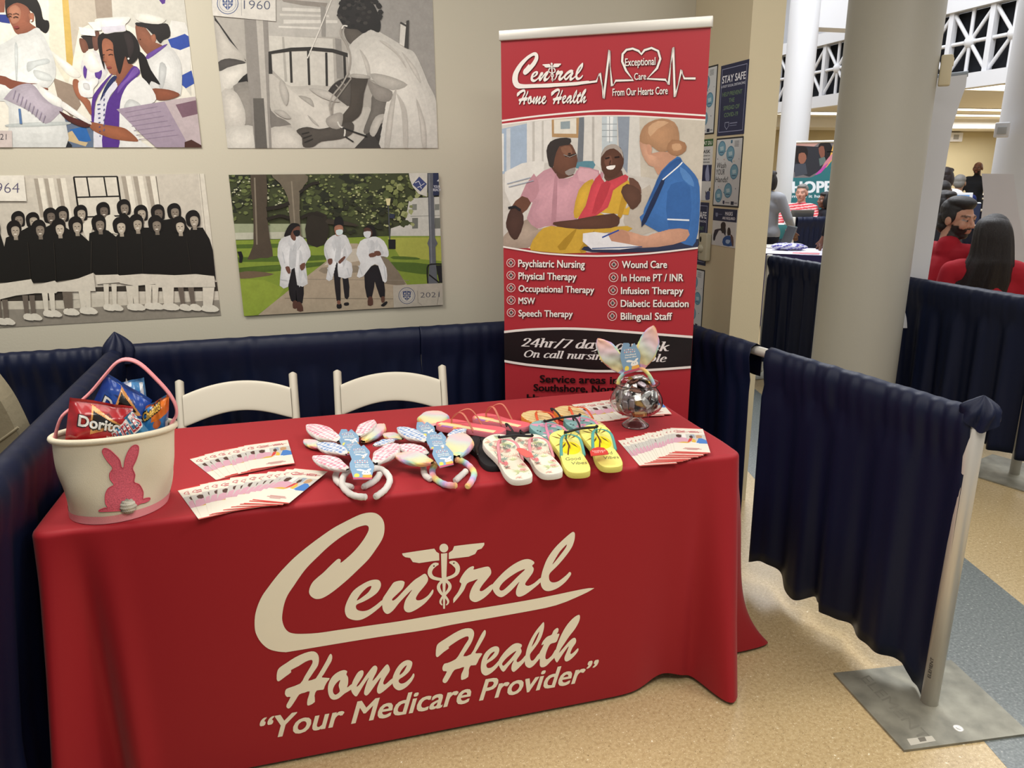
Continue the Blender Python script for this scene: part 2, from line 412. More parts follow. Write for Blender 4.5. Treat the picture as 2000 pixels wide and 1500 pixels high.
# balcony front with white lattice
t = thing('balcony_railing', 'white lattice balcony front with crossing diagonals over black openings', 'railing')
zb, zt = 3.0, 3.95
def onx(u, v, x):
    r = ray(u, v); return EYE + r * (x / r.x)
ya, yb = onx(1607, 175, CX).y, onx(1928, 126, CX).y
yc = onx(1853, 137, CX).y
bay = yc - yb
nb = round((ya - yb) / bay); bay = (ya - yb) / nb
a = MB(); a.box(CX + .12, CX + .16, yb - 2 * bay, ya + 6 * bay, zb, zt); a.build('backing', M_black, t)
a = MB(); a.box(CX - .1, CX + .11, yb - 2 * bay, ya + 6 * bay, zb - .22, zb); a.build('lower_beam', M_white, t)
a = MB(); a.box(CX - .1, CX + .11, yb - 2 * bay, ya + 6 * bay, zt, zt + .22); a.build('upper_beam', M_white, t)
a = MB()
for k in range(-2, nb + 6):
    y0 = yb + k * bay; y1 = y0 + bay; ym = (y0 + y1) / 2; zm = (zb + zt) / 2
    a.box(CX - .05, CX + .05, y0 - .045, y0 + .045, zb, zt)
    for p, q, r in (((y0, zb), (y1, zt), .03), ((y0, zt), (y1, zb), .03), ((ym, zb), (ym, zt), .03), ((y0, zm), (y1, zm), .03)):
        a.tube([(CX, *p), (CX, *q)], r, 8)
    a.ball((CX, ym, zm), .09)
a.build('lattice', M_white, t)
w = MB(); w.box(CX + 1.2, CX + 1.4, 0, 30, 3.06, 9); struct(w.build('wall_balcony', M_white))
# white header between the far column and the near one
pc = atd(1558, 180, 14)
hz = ony_z = atd(1630, 66, (pc - EYE).length).z
w = MB(); w.box(pc.x, onpl(1700, 66, pc, Vector((0, -1, 0))).x, pc.y - .17, pc.y + .17, hz + .1, 9); struct(w.build('trim_1', M_white))
def column(p, r, h, m, label, name='column'):
    t = thing(name, label, 'column', (p[0], p[1], 0), 0)
    a = MB(); a.lathe([(r, 0), (r, h)], 48); a.build('shaft', m, t)
    a = MB(); a.lathe([(r + .001, 0), (r + .018, 0), (r + .018, .09), (r + .012, .1), (r + .001, .1)], 48); a.build('base_trim', M_black, t)
    return t
column((pc.x, pc.y), .235, 9, M_white, 'far white round column carrying the white header, left of the nearer cream column')
nc = atd(1692, 500, 4.72)
column((nc.x, nc.y), .235, 3.6, M_col, 'thick cream round column standing beside the aisle')
rc = atd(2032, 170, 7.4)
column((rc.x, rc.y), .235, 9, M_white, 'white round column at the right edge of the photo')
def wallbox(u, v, d, label, sx, sy, sz, name, cat_, knob=False):
    p = atd(u, v, d); rz = math.atan2(p.x, p.y)
    t = thing(name, label, cat_, p, -rz)
    a = MB(); a.rbox(-sx / 2, sx / 2, -sy / 2, sy / 2, -sz / 2, sz / 2, .01); a.build('housing', M_white, t)
    a = MB(); a.rbox(-sx * .3, sx * .3, -sy / 2 - .012, -sy / 2 + .002, -sz * .3, sz * .2, .003); a.build('lens', mat('grey_plastic', '#9fa0a0', .4), t)
wallbox(1957, 254, 7.13, 'small white alarm box fixed to the right white column', .1, .09, .11, 'alarm_box', 'alarm')
p = atd(1846, 138, 4.71)
t = thing('switch_box', 'small cream box fixed on the right side of the cream column', 'box', p, -.8)
a = MB(); a.rbox(-.025, .03, -.03, .03, -.075, .075, .008); a.build('housing', M_cream, t)
a = MB(); a.rbox(-.018, .034, -.022, .022, .02, .06, .004); a.build('cover', M_cream, t)
# exit-sign like box on the tan wall
p = onpl(1860, 268, Vector((0, 19.98, 0)), Vector((0, -1, 0)))
t = thing('exit_sign', 'white sign box high on the tan far wall', 'sign', (p.x, 19.93, p.z))
a = MB(); a.rbox(-.32, .32, -.05, .05, -.14, .14, .02); a.build('housing', M_white, t)
a = MB(); a.rbox(-.05, .15, -.06, -.045, -.07, .07, .005); a.build('panel', mat('grey_plastic2', '#8c8c8c', .5), t)

# ---------------------------------------------------------------- pipe and drape
def curtain(name, p0, p1, zt, zb, label, seed=1, side=1, pleat=.018, nfold=22, zb1=None, group=None, pocket=.11, smooth_top=.0, r=.028, m=None, hem=None, kick=0.0):
    """curtain whose top pocket wraps the pipe; hangs from p0 to p1"""
    p0 = Vector((p0[0], p0[1], 0)); p1 = Vector((p1[0], p1[1], 0)); d = p1 - p0; Lh = d.length; d.normalize(); n = Vector((d.y, -d.x, 0)) * side
    f = wave_noise(seed, 5, 2, 7); g = wave_noise(seed + 50, 7, 30, 95); ph = random.Random(seed).uniform(0, 6)
    zb1 = zb if zb1 is None else zb1; zt -= r
    prof = [(-r, -.10), (-r * 1.05, -.03), (-r * .8, .55 * r + -.0), (0, r), (r * .8, .6 * r), (r * 1.05, -.02), (r * .9, -.05), (r * .7, -pocket * .8), (r * .55, -pocket)]
    nd = 16
    def fn(u, v):
        x = u * Lh; s = v * (len(prof) - 1 + nd); i = int(s)
        wr = (g(x) * .0055 + .0035 * g(x * 1.7 + 3)) * (1 - smooth_top)
        if s <= len(prof) - 1:
            i = min(i, len(prof) - 2); t = s - i; a, b = prof[i], prof[i + 1]
            nn = a[0] + (b[0] - a[0]) * t; zz = a[1] + (b[1] - a[1]) * t
            k = max(0, min(1, (i - 2) / 4)); nn += wr * (1 + k); zz += wr * .8
            return p0 + d * x + n * nn + Vector((0, 0, zt + zz))
        t = (s - len(prof) + 1) / nd
        zbot = zb + (zb1 - zb) * u
        if hem: zbot += hem(u)
        amp = pleat * (.35 + .65 * t)
        wob = math.sin(2 * math.pi * (nfold * u + .35 * f(x * 1.7)) + ph) + .45 * f(x * 3 + 2) + .3 * math.sin(2 * math.pi * nfold * 2.3 * u + ph)
        nn = r * .55 * (1 - t) + amp * wob + g(x) * .004 * max(0, 1 - t * 4) + kick * min(1, t * 1.4)
        return p0 + d * (x + .006 * wob * t) + n * nn + Vector((0, 0, zt - pocket + (zbot - zt + pocket) * t))
    a = MB(); a.grid(fn, max(40, int(Lh * 150)), len(prof) - 1 + nd)
    o = a.build(name, m or M_navy)
    sol = o.modifiers.new('thickness', 'SOLIDIFY'); sol.thickness = .0012
    return tag(o, label, 'curtain', group)
def pipe(p0, p1, z, label, r=.0175):
    a = MB(); a.tube([(p0[0], p0[1], z), (p1[0], p1[1], z)], r, 16); o = a.build('crossbar', M_steel); return tag(o, label, 'pipe')
M_plate = mat('worn_steel_plate', '#8f8c7e', .5, metal=.35, var=.35, vscale=14, bump=.1, bscale=40)
def upright(p, label, rz=0, h=.95, corners=None, write=False, r=.024):
    t = thing('drape_upright', label, 'post', (p[0], p[1], 0), 0)
    a = MB(); a.lathe([(0, .006), (r, .006), (r, h - .006), (r - .004, h), (0, h)], 32); a.build('pole', M_steel, t)
    C_ = corners or [(-.2, -.2), (.2, -.2), (.2, .2), (-.2, .2)]
    if not corners: C_ = [(x * math.cos(rz) - y * math.sin(rz), x * math.sin(rz) + y * math.cos(rz)) for x, y in C_]
    a = MB(); a.prism(C_, .0007, .0075); pl = a.build('base_plate', M_plate, t)
    return t, pl
ZP = .93
PR = onz(1815, 1370, .0075); FJ = (1.59, 2.31); FC = (1.512, 3.03)
corners = [onz(u, v, .0075) for u, v in ((1628, 1314), (1766, 1465), (2012, 1432), (1858, 1289))]
t, pl = upright((PR.x, PR.y), 'silver upright post on a square steel plate at the open end of the right drape', corners=[(c.x - PR.x, c.y - PR.y) for c in corners], h=.92)
# plate details: socket, faded stencil, taped label
sk = onz(1872, 1422, .0075) - Vector((PR.x, PR.y, 0))
a = MB(); a.lathe([(.0, .0078), (.006, .0078), (.007, .0085), (.013, .0085), (.014, .0076)], 20, M=Matrix.Translation((sk.x, sk.y, 0))); a.build('socket', M_steel, pl)
pp = Print((PR.x, PR.y, .0079), (1, 0, 0), (0, 1, 0)); pp.view = (0, 0, 1)
pp.text('ELEMENT', (1680, 1325), (1800, 1447), (1698, 1318), '#6f6c60')
pp.poly('#b9b4a6', '1771,1443 1820,1437 1828,1447 1779,1456'); pp.poly('#6a655a', '1792,1441 1806,1439 1810,1447 1797,1449')
o = pp.mb.build('stencil', cmat('worn_ink', .7), pl); o.location = (-PR.x, -PR.y, 0)
# marker writing on the pole
def polemap(a, b, h):
    th = -math.pi / 2 - math.atan2(PR.x, PR.y) + a / .0245
    return Vector((math.cos(th) * (.0246 + h), math.sin(th) * (.0246 + h), b))
pp = Print((0, 0, 0), (1, 0, 0), (0, 0, 1), mapf=polemap)
pp.text('ELEMENT', (-.007, .10), (-.007, .168), (-.017, .10), '#15151a', plane=True); pp.mb.build('marker_writing', cmat('marker_ink', .6), t)
curtain('curtain', (1.602, 2.25), (1.700, 1.462), ZP, .075, 'navy drape panel between the silver coupling and the silver post on the right', 3, 1, .02, 4, .06, hem=lambda u: .03 * math.sin(u * 17) * (u < .45) - .045 * min(1, max(0, (u - .86) / .05)))
curtain('curtain', FC, (1.590, 2.32), ZP, .06, 'short navy drape panel right of the red banner, behind the table corner', 5, 1, .014, 5)
pipe(FC, (1.705, 1.47), ZP - .028, 'silver crossbar showing between the two right drape panels')
# loose cloth end bunched over the post top
def knot(u, v):
    th = u * 2 * math.pi; rr = .04 + .008 * math.sin(3 * th) + .006 * math.sin(7 * th + v * 5); z = .955 - .075 * v * (1 + .25 * math.sin(2 * th))
    k = math.sin(min(1, v * 1.6 + .02) * math.pi / 2)
    return Vector((PR.x + .004 + rr * k * math.cos(th), PR.y - .004 + rr * k * math.sin(th), z + .012))
a = MB(); a.grid(knot, 40, 12); o = a.build('drape_end', M_navy); tag(o, 'gathered end of the navy drape bunched over the silver post top', 'curtain')
curtain('curtain', (-.70, 3.05), (.45, 3.035), ZP, .05, 'navy back drape panel behind the left chair', 11, 1, .016, 9, smooth_top=.6)
curtain('curtain', (.45, 3.035), (1.512, 3.03), ZP, .05, 'navy back drape panel behind the right chair and the red banner', 12, 1, .016, 9, smooth_top=.6)
pipe((-1.9, 3.07), (1.51, 3.03), ZP - .03, 'crossbar inside the top of the back drape')
curtain('curtain', (-1.9, 3.06), (-.73, 3.06), ZP - .005, .05, 'navy back drape of the neighbouring booth at the left edge', 14, 1, .018, 10)
curtain('curtain', (-.705, 3.02), (-.69, .55), ZP, .012, 'navy drape running along the left side of the red table', 15, -1, .014, 12, smooth_top=.5, r=.034, kick=-.06)
pipe((-.705, 3.05), (-.69, .5), ZP - .03, 'crossbar inside the top of the left drape')
# bunched corner of the left drape
def knot2(u, v):
    th = u * 2 * math.pi; rr = .055 + .01 * math.sin(3 * th + 1) + .006 * math.sin(8 * th + v * 6)
    k = math.sin(min(1, v * 1.5 + .02) * math.pi / 2)
    return Vector((-.70 + rr * k * math.cos(th), 3.03 + rr * k * math.sin(th), .985 - .12 * v))
a = MB(); a.grid(knot2, 48, 12); o = a.build('drape_end', M_navy); tag(o, 'gathered navy drape corner where left and back drapes meet', 'curtain')
upright((-.70, 3.05), 'silver upright post hidden at the back left drape corner', .2, .94)
upright((1.515, 3.035), 'silver upright post at the back right drape corner behind the banner', .1, .94)
# drape along the far side of the aisle
AX = 3.47
curtain('curtain', (AX, 3.62), (AX + .03, 1.6), ZP, .1, 'navy drape in front of the two people in red shirts', 21, 1, .03, 11, smooth_top=.5, r=.035)
curtain('curtain', (AX - .02, 4.95), (AX, 3.66), ZP, .1, 'navy drape in front of the table left of the cream column', 22, 1, .03, 9)
curtain('curtain', (2.75, 5.25), (AX - .06, 4.97), ZP, .1, 'navy drape beside the end of the wall, left of the thin white post', 24, 1, .03, 7)
pipe((AX - .02, 4.95), (AX + .03, 1.6), ZP - .03, 'crossbar inside the aisle drape')
upright((AX - .02, 4.96), 'thin pale post at the aisle drape corner left of the cream column', .0, .93)
pp = onz(1985, 905, .0075)
upright((AX + .03, 2.75), 'steel base plate and post of the aisle drape at the right edge', .3, .93)
# beige thing beyond the left drape
M_beige = mat('beige_upholstery', '#8d836b', .8, var=.2, vscale=5, bump=.2, bscale=90)
t = thing('upholstered_chair', 'beige padded chair back with a raised seam beyond the left drape', 'chair', (-1.088, 2.35, -.0), .0)
def bk(x, z, y=0):
    return (x, y, z)
prof = [(-.30, .43), (.29, .43), (.298, .6), (.285, .73), (.265, .85), (.235, .96), (.18, 1.05), (.08, 1.09), (-.14, 1.09), (-.26, 1.0), (-.30, .7)]
prof = [(p.x, p.y) for p in cat(prof, True, 5)]
a = MB(); a.prism(prof, -.05, .05, M=Matrix(((1, 0, 0, 0), (0, 0, -1, 0), (0, 1, 0, 0), (0, 0, 0, 1)))); o = a.build('backrest', M_beige, t)
b = o.modifiers.new('soft', 'BEVEL'); b.width = .02; b.segments = 4
a = MB(); a.tube(cat([(.272, -.049, .86), (.25, -.052, .845), (.21, -.052, .82), (.18, -.052, .812), (.14, -.052, .82)], False, 5), .004, 8); a.build('seam', M_beige, t)
a = MB(); a.rbox(-.28, .26, .05, .5, .36, .46, .03); a.build('seat', M_beige, t)
for x, y in ((-.25, .0), (.25, .0), (-.25, .45), (.23, .45)):
    a = MB(); a.tube([(x, y, 0), (x, y, .44 if y < .1 else .37)], .018, 10); a.build('leg', M_black, t)
# ================================================================ table and cloth
TA = Vector((-.669, 1.808, .742)); TB = Vector((1.203, 1.775, .742)); TD = .735
tex = (TB - TA).normalized(); tin = Vector((-tex.y, tex.x, 0))
TW = (TB - TA).length
M_red = None
t = thing('folding_table', 'folding table hidden under the red cloth', 'table', TA * Vector((1, 1, 0)) if False else (TA.x, TA.y, 0), math.atan2(tex.y, tex.x))
a = MB(); a.rbox(.01, TW - .01, .01, TD - .01, .70, .738, .008); a.build('tabletop', M_white, t)
for x in (.25, TW - .25):
    for y in (.12, TD - .12):
        a = MB(); a.tube([(x, y, 0), (x, y, .70)], .014, 10); a.build('leg', M_steel, t)
FLARE = .035
def cloth_pt(s, tt):
    """s metres around the edge from the front left corner, tt 0 top .. 1 hem"""
    W_, D_ = TW, TD; per = 2 * (W_ + D_); s = s % per; R = .025
    # rounded rectangle outline position and normal
    def at(s):
        if s < W_: return (s, 0), (0, -1)
        s -= W_
        if s < D_: return (W_, s), (1, 0)
        s -= D_
        if s < W_: return (W_ - s, D_), (0, 1)
        s -= W_
        return (0, D_ - s), (-1, 0)
    acc = [0, 0, 0, 0]; 
    for k in range(-3, 4):
        p, n = at((s + k * .012) % per); acc[0] += p[0] / 7; acc[1] += p[1] / 7; acc[2] += n[0] / 7; acc[3] += n[1] / 7
    x, y = acc[0], acc[1]; nn = Vector((acc[2], acc[3])); nn.normalize()
    f = FLARE * tt * (0.0 if nn.y > .5 else 1.0); dx, dy = nn.x * f, nn.y * f
    for s0, wd, vx, vy, pw in BUMPS:
        q = (s - s0 + per / 2) % per - per / 2
        g = math.exp(-(q / wd) ** 2) * (tt ** pw if pw > 0 else math.sin(math.pi * tt ** .8)); dx += vx * g; dy += vy * g
    zh = .012
    for s0, wd, h in HEMS:
        q = (s - s0 + per / 2) % per - per / 2; zh += h * math.exp(-(q / wd) ** 2)
    if y > TD - .004: zh = .52
    r = .014; z = .742 - tt * (.742 - zh)
    if tt < .02:   # rolled edge
        k = tt / .02; ins = r * (1 - math.sin(k * math.pi / 2)); x -= nn.x * ins; y -= nn.y * ins
        z = .742 - r * (1 - math.cos(k * math.pi / 2)) - 0.0
    else: z = .742 - r - (tt - .02) / .98 * (.742 - r - zh)
    P = TA + tex * (x + dx) + tin * (y + dy); return Vector((P.x, P.y, z))
W_ = TW; D_ = TD
BUMPS = [(W_ - .05, .06, -.02, -.12, 1.3), (W_ - .13, .03, 0, .03, 1.0), (W_ + .01, .02, -.03, .05, 1.0), (W_ - .23, .08, 0, .03, 1.3), (W_ + .03, .03, -.05, .03, 1.3), (W_ + .10, .045, .16, -.02, 5.0), (W_ + .13, .10, .06, 0, -1), (W_ + .28, .17, .03, 0, .75), (W_ + .30, .04, .03, 0, 1.5), (W_ + .52, .08, .04, 0, 1.2),
         (.035, .035, -.05, -.075, 1.0), (.10, .03, .0, .055, .9), (.165, .03, 0, -.02, .9), (-.05, .03, .05, 0, 1.0), (-.14, .05, -.05, 0, 1.3), (-.35, .07, -.03, 0, 1.2),
         (2 * W_ + D_ - .05, .08, -.05, .05, 1.3)]
HEMS = [(W_ - .22, .07, .025)]
per = 2 * (TW + TD); NU = 520; NV = 44
a = MB()
tv = [0, .004, .008, .012, .016, .02, .03] + [.03 + .97 * (k / (NV - 6)) for k in range(1, NV - 5)]
red = hx('#9c121e')
rows = [[cloth_pt(per * i / NU, v) for i in range(NU)] for v in tv]
vs = [p for r in rows for p in r]
fs = [(j * NU + i, (j + 1) * NU + i, (j + 1) * NU + (i + 1) % NU, j * NU + (i + 1) % NU) for j in range(len(tv) - 1) for i in range(NU)]
a.add(vs, fs, red)
# top face
a.add(rows[0], [tuple(range(NU))], red, 0, False)
# --- logo on the front
key = Vector((0, FLARE, .73)).normalized()
eyv = (tin * FLARE + Vector((0, 0, .73))).normalized()
o_ = TA - tin * 0.0008
LG = Print(o_ + Vector((0, 0, -.0)), tex, eyv, 1.5e-5)
LG.o = TA - LG.n * 0 + LG.n * .0012
cream = '#f3ead2'
vA = (480, 990, 5.0); vB = (760, 1020, 4.762); vC = (520, 1250, 5.882); vD = (830, 1190, 6.25)
def pxs(view, s): return [(view[0] + float(t.split(',')[0]) / view[2], view[1] + float(t.split(',')[1]) / view[2]) for t in s.split()]
LOGO = {}   # name -> (outer, holes) in plane metres
def reg(name, view, outer, holes=(), sm=3, extra=None):
    loops = []
    for i, s in enumerate([outer] + list(holes)):
        p = pxs(view, s) if isinstance(s, str) else s
        if sm: p = [(q.x, q.y) for q in cat(p, True, sm)]
        LG.view = (0, 0, 1.0); loops.append([LG.uv(*q) for q in p])
    LOGO[name] = loops
Cl = pxs(vA, '930,545 1010,480 1080,410 1150,320 1195,240 1200,200 1185,182 1150,182 1080,205 990,255 900,315 800,395 700,490 600,590 530,680 470,770 410,860 375,950 357,1050 357,1110 375,1170 410,1215 460,1235 540,1240 700,1232 900,1203 1200,1160 1500,1117')
Cs = pxs(vB, '381,872 700,822 1000,775 1400,705 1800,622 1890,613 1900,618 1800,672 1550,773 1200,845 600,950')
Cr = pxs(vA, '1800,1195 1300,1270 900,1335 440,1412 380,1418 300,1410 220,1385 150,1325 105,1250 88,1180 90,1070 115,970 160,870 220,785 300,680 380,590 480,490 600,390 720,300 850,210 960,150 1080,90 1150,65 1220,55 1280,67 1330,110 1353,170 1352,250 1330,320 1280,400 1200,510 1100,610 1000,705 900,790 820,850 750,890 690,900 645,880 620,845 622,800 650,740 700,690 760,640 830,570 890,515 915,508 928,520')
reg('C', None, Cl + Cs + Cr)
LOGO_CLOOP = [LG.uv(*q) for q in [(p.x, p.y) for p in cat(Cl, False, 3)]], [LG.uv(*q) for q in [(p.x, p.y) for p in cat(Cr, False, 3)]]
reg('e', vA, '1320,770 1310,725 1275,710 1210,720 1130,760 1050,820 1000,900 970,980 972,1040 1000,1085 1070,1107 1140,1097 1230,1045 1335,955 1335,910 1270,960 1200,1005 1140,1018 1090,1005 1075,975 1090,950 1150,925 1230,880 1290,830', ['1228,775 1190,785 1140,830 1105,875 1085,915 1140,880 1200,830'])
reg('n', vA, '1335,905 1370,845 1420,770 1450,735 1510,720 1545,728 1550,750 1530,800 1470,860 1430,900 1440,915 1480,885 1560,800 1640,720 1700,680 1750,652 1778,690 1775,730 1740,780 1690,840 1662,890 1675,912 1720,905 1780,865 1826,806 1830,838 1800,885 1740,950 1660,1005 1600,1030 1560,1020 1543,980 1560,910 1595,855 1625,808 1580,850 1500,935 1440,1010 1390,1045 1355,1030 1335,985')
reg('wingl', vB, '120,290 270,267 420,245 440,275 465,290 467,355 400,362 280,380 220,370 195,332 150,325 128,310', sm=0)
reg('wingr', vB, '605,222 740,205 885,190 885,210 860,245 822,258 800,295 740,320 640,332 555,342 555,285 590,260', sm=0)
reg('staff', vB, '482,292 541,286 533,500 524,600 519,805 503,805 498,600 488,500', sm=0)
reg('ball', vB, ' '.join('%.1f,%.1f' % (509 + 41 * math.cos(k * .3142), 240 + 41 * math.sin(k * .3142)) for k in range(20)), sm=0)
def strokeloop(pts, n=4):
    Q = cat(pts, False, n); L = []; R_ = []
    for i, p in enumerate(Q):
        t_ = Q[min(i + 1, len(Q) - 1)] - Q[max(i - 1, 0)]; t_.z = 0; t_.normalize(); L.append((p.x - t_.y * p.z, p.y + t_.x * p.z)); R_.append((p.x + t_.y * p.z, p.y - t_.x * p.z))
    return L, R_
SN = [[(460, 388, 8), (425, 395, 22), (392, 425, 22), (378, 470, 20), (400, 510, 17), (450, 527, 15), (520, 540, 14), (560, 575, 14), (562, 615, 16), (530, 660, 13), (497, 695, 11), (478, 730, 10), (480, 755, 8), (494, 770, 5)],
      [(560, 372, 8), (602, 380, 24), (636, 420, 22), (630, 470, 19), (590, 503, 16), (520, 530, 14), (470, 570, 14), (460, 612, 16), (485, 660, 13), (522, 690, 11), (548, 730, 10), (545, 755, 8), (530, 770, 5)]]
reg('r', vB, '655,555 665,520 700,465 740,425 780,408 790,420 787,440 850,425 920,412 945,440 947,480 915,525 870,580 843,625 850,640 880,632 960,575 960,625 900,690 840,730 795,742 755,720 747,680 765,620 800,560 825,530 780,545 725,570 690,640 605,745 597,735 600,705 640,650 672,575')
reg('a', vB, '960,580 1010,520 1080,450 1160,390 1240,350 1300,343 1345,365 1348,385 1330,405 1345,430 1335,470 1300,520 1268,565 1270,585 1300,590 1350,565 1412,515 1410,555 1350,610 1270,670 1215,693 1185,680 1180,640 1195,590 1210,555 1140,630 1080,680 1040,697 1000,680 970,640 960,600', ['1265,437 1200,460 1120,510 1060,560 1028,605 1030,630 1060,632 1120,580 1200,500'])
reg('l', vB, '1412,515 1430,440 1470,340 1540,240 1620,160 1690,100 1715,90 1728,110 1722,170 1695,240 1630,330 1560,410 1495,475 1487,520 1500,550 1530,560 1580,545 1650,490 1678,462 1692,485 1640,555 1570,610 1500,638 1450,635 1420,605 1408,560', ['1650,208 1590,270 1540,350 1520,392 1580,320 1640,240'])
reg('H', vC, '120,430 125,370 150,320 230,265 330,200 440,150 520,130 570,140 600,180 605,240 590,300 550,360 510,420 482,468 560,445 580,425 630,345 690,240 720,180 742,158 758,185 750,240 710,310 660,395 640,430 728,437 700,480 670,535 655,570 580,580 555,640 558,712 490,752 470,740 475,680 500,590 440,605 380,625 340,685 290,760 260,787 235,775 235,740 280,655 240,655 215,620 225,570 265,548 390,500 440,420 500,320 530,265 530,235 510,228 450,250 370,300 285,345 287,370 220,420 150,472 125,465', sm=2)
reg('o', vC, '708,560 720,490 760,420 820,370 890,345 930,360 920,395 940,430 940,500 930,545 985,505 985,560 900,615 840,665 790,685 745,675 718,630', ['850,458 800,500 768,560 770,605 795,628 830,608 845,580 832,520'])
reg('m', vC, '975,560 990,485 1030,405 1060,365 1100,347 1118,365 1110,410 1080,460 1042,520 1045,535 1080,500 1150,400 1220,310 1255,293 1277,320 1265,370 1240,420 1220,470 1260,430 1330,340 1390,278 1420,330 1410,370 1370,430 1345,485 1352,510 1380,500 1450,440 1455,490 1400,545 1340,595 1300,617 1275,600 1275,550 1300,480 1317,430 1270,490 1200,590 1155,637 1125,620 1130,570 1155,490 1180,430 1130,500 1070,600 1035,648 1000,625 980,590')
reg('e2', vC, '1450,440 1490,340 1550,265 1620,230 1670,245 1677,280 1650,350 1590,410 1530,450 1522,480 1550,500 1600,485 1660,430 1690,383 1702,410 1670,475 1610,540 1540,577 1490,565 1455,520', ['1615,290 1575,320 1540,370 1535,400 1580,360'])
reg('H2', vD, '132,540 140,460 165,415 240,365 350,295 450,245 530,230 580,245 600,290 590,350 560,420 510,500 468,573 560,548 620,440 680,320 725,253 743,270 735,320 690,405 640,490 615,535 660,535 700,543 660,605 622,680 560,685 535,740 528,825 455,862 440,845 445,790 480,705 420,722 360,740 320,800 280,870 250,900 220,890 218,855 268,760 225,755 212,715 235,665 275,655 375,608 430,530 490,430 530,370 530,335 500,332 420,370 350,415 287,460 295,475 230,520 160,580 137,575', sm=2)
reg('e3', vD, '682,690 695,620 730,540 790,480 850,452 895,460 907,500 885,560 830,615 760,660 750,690 765,715 810,710 860,670 905,625 895,690 830,760 770,800 730,807 695,780 683,740', ['848,515 805,540 770,590 760,620 800,585 840,540'])
reg('a2', vD, '895,640 940,560 1000,490 1070,430 1130,412 1180,430 1178,460 1168,470 1180,510 1165,550 1130,600 1118,630 1135,645 1180,615 1230,560 1220,630 1160,700 1100,755 1075,762 1055,735 1060,680 1085,620 1020,690 960,762 915,715', ['1115,508 1060,540 990,600 945,655 945,680 965,685 1030,620 1080,560'])
reg('l2', vD, '1225,580 1245,480 1290,370 1350,270 1410,195 1445,157 1455,180 1450,240 1420,340 1370,430 1310,510 1283,550 1285,600 1300,625 1330,615 1390,540 1410,580 1360,650 1310,700 1270,715 1230,690 1218,640', ['1393,272 1350,340 1315,420 1305,455 1350,390 1385,310'])
reg('t', vD, '1390,550 1450,430 1422,438 1440,390 1490,335 1545,310 1570,260 1610,228 1630,240 1625,275 1610,298 1640,300 1625,350 1600,400 1530,425 1490,500 1470,570 1475,605 1500,605 1550,560 1595,490 1595,570 1540,630 1480,690 1430,708 1402,685 1402,610')
reg('h', vD, '1580,560 1600,480 1650,340 1720,210 1800,115 1870,68 1892,85 1880,150 1830,240 1760,330 1700,420 1660,480 1637,530 1700,460 1770,380 1820,347 1843,365 1840,410 1800,470 1775,530 1785,545 1820,520 1865,475 1872,500 1840,550 1780,610 1730,637 1705,620 1705,580 1730,520 1755,450 1700,520 1640,610 1610,648 1585,610')
LG.view = vB
SNP = [[(*LG.uv(x, y), (Vector(LG.uv(x + w_, y)) - Vector(LG.uv(x, y))).length) for x, y, w_ in s] for s in SN]
EYES = [LG.uv(417, 407), LG.uv(602, 380)]
def stamp_logo(pr, fx, col, names=None, grow=0.0):
    """lay the traced lettering on another surface; fx maps logo metres to that plane's metres"""
    for nme, loops in LOGO.items():
        if names and nme not in names: continue
        pr.flat([[fx(*p) for p in l] for l in loops], col, False)
    if not names or 'staff' in names:
        for s in SNP:
            L, R_ = strokeloop(s, 3); L = [fx(*p) for p in L]; R_ = [fx(*p) for p in R_]; n = len(L)
            pr.k += 1; c = hx(col); V = [pr.P(*p) for p in L + R_]
            pr.mb.add(V, [(i, i + 1, n + i + 1, n + i) for i in range(n - 1)], c, 0, False)
        for e in EYES:
            pr.flat([[fx(e[0] + .0025 * math.cos(k), e[1] + .0025 * math.sin(k)) for k in range(6)]], '#4a1218', False)
stamp_logo(LG, lambda a_, b_: (a_, b_), cream)
LG.view = (480, 980, 2.857)
LG.text('\u201cYour Medicare Provider\u201d', (57, 1303 + 30), (1932, 995), (92, 1178 + 22), cream, .02, .0)
a.v += []; o0 = len(a.v)
a.v += LG.mb.v; a.f += [[i + o0 for i in f] for f in LG.mb.f]; a.c += LG.mb.c; a.m += LG.mb.m; a.sm += LG.mb.sm
M_red = cmat('red_polyester', .6, .32, .12, 1500, sheen=.1)
o = a.build('tablecloth', M_red)
tag(o, 'red cloth draped to the floor over the table, cream Central Home Health lettering on front', 'tablecloth')
TOPZ = .7425
# ================================================================ printed pictures
M_print = cmat('satin_photo_print', .42, .4, mottle=.06)
M_bphoto = cmat('banner_photo', .38, .45, mottle=.05)
M_vinyl = cmat('banner_vinyl', .38, .45)
M_paper = cmat('coated_paper', .5, .4)
def wallp():
    p = Print((0, WY - .0022, 0), (1, 0, 0), (0, 0, 1), 1.2e-5); p.tone = .13; return p
def seal(p, x, y, r, col='#465782', bgc='#cfccc6'):
    p.disc(bgc, x, y, r); p.disc(col, x, y, r, ring=r * .07); p.disc(col, x, y, r * .78, ring=r * .03)
    p.poly(col, [(x - r * .5, y - r * .5), (x, y - r * .62), (x + r * .5, y - r * .5), (x + r * .46, y + r * .15), (x, y + r * .62), (x - r * .46, y + r * .15)])
    p.line(bgc, [(x, y - r * .6), (x, y + r * .55)], r * .06); p.line(bgc, [(x - r * .48, y - r * .05), (x + r * .48, y - r * .05)], r * .06)
    for a, b in ((-.24, -.28), (.24, -.28), (-.2, .18), (.2, .18)): p.poly(bgc, [(x + (a - .1) * r, y + (b - .08) * r), (x + (a + .1) * r, y + (b - .08) * r), (x + (a + .08) * r, y + (b + .1) * r), (x + (a - .08) * r, y + (b + .1) * r)])
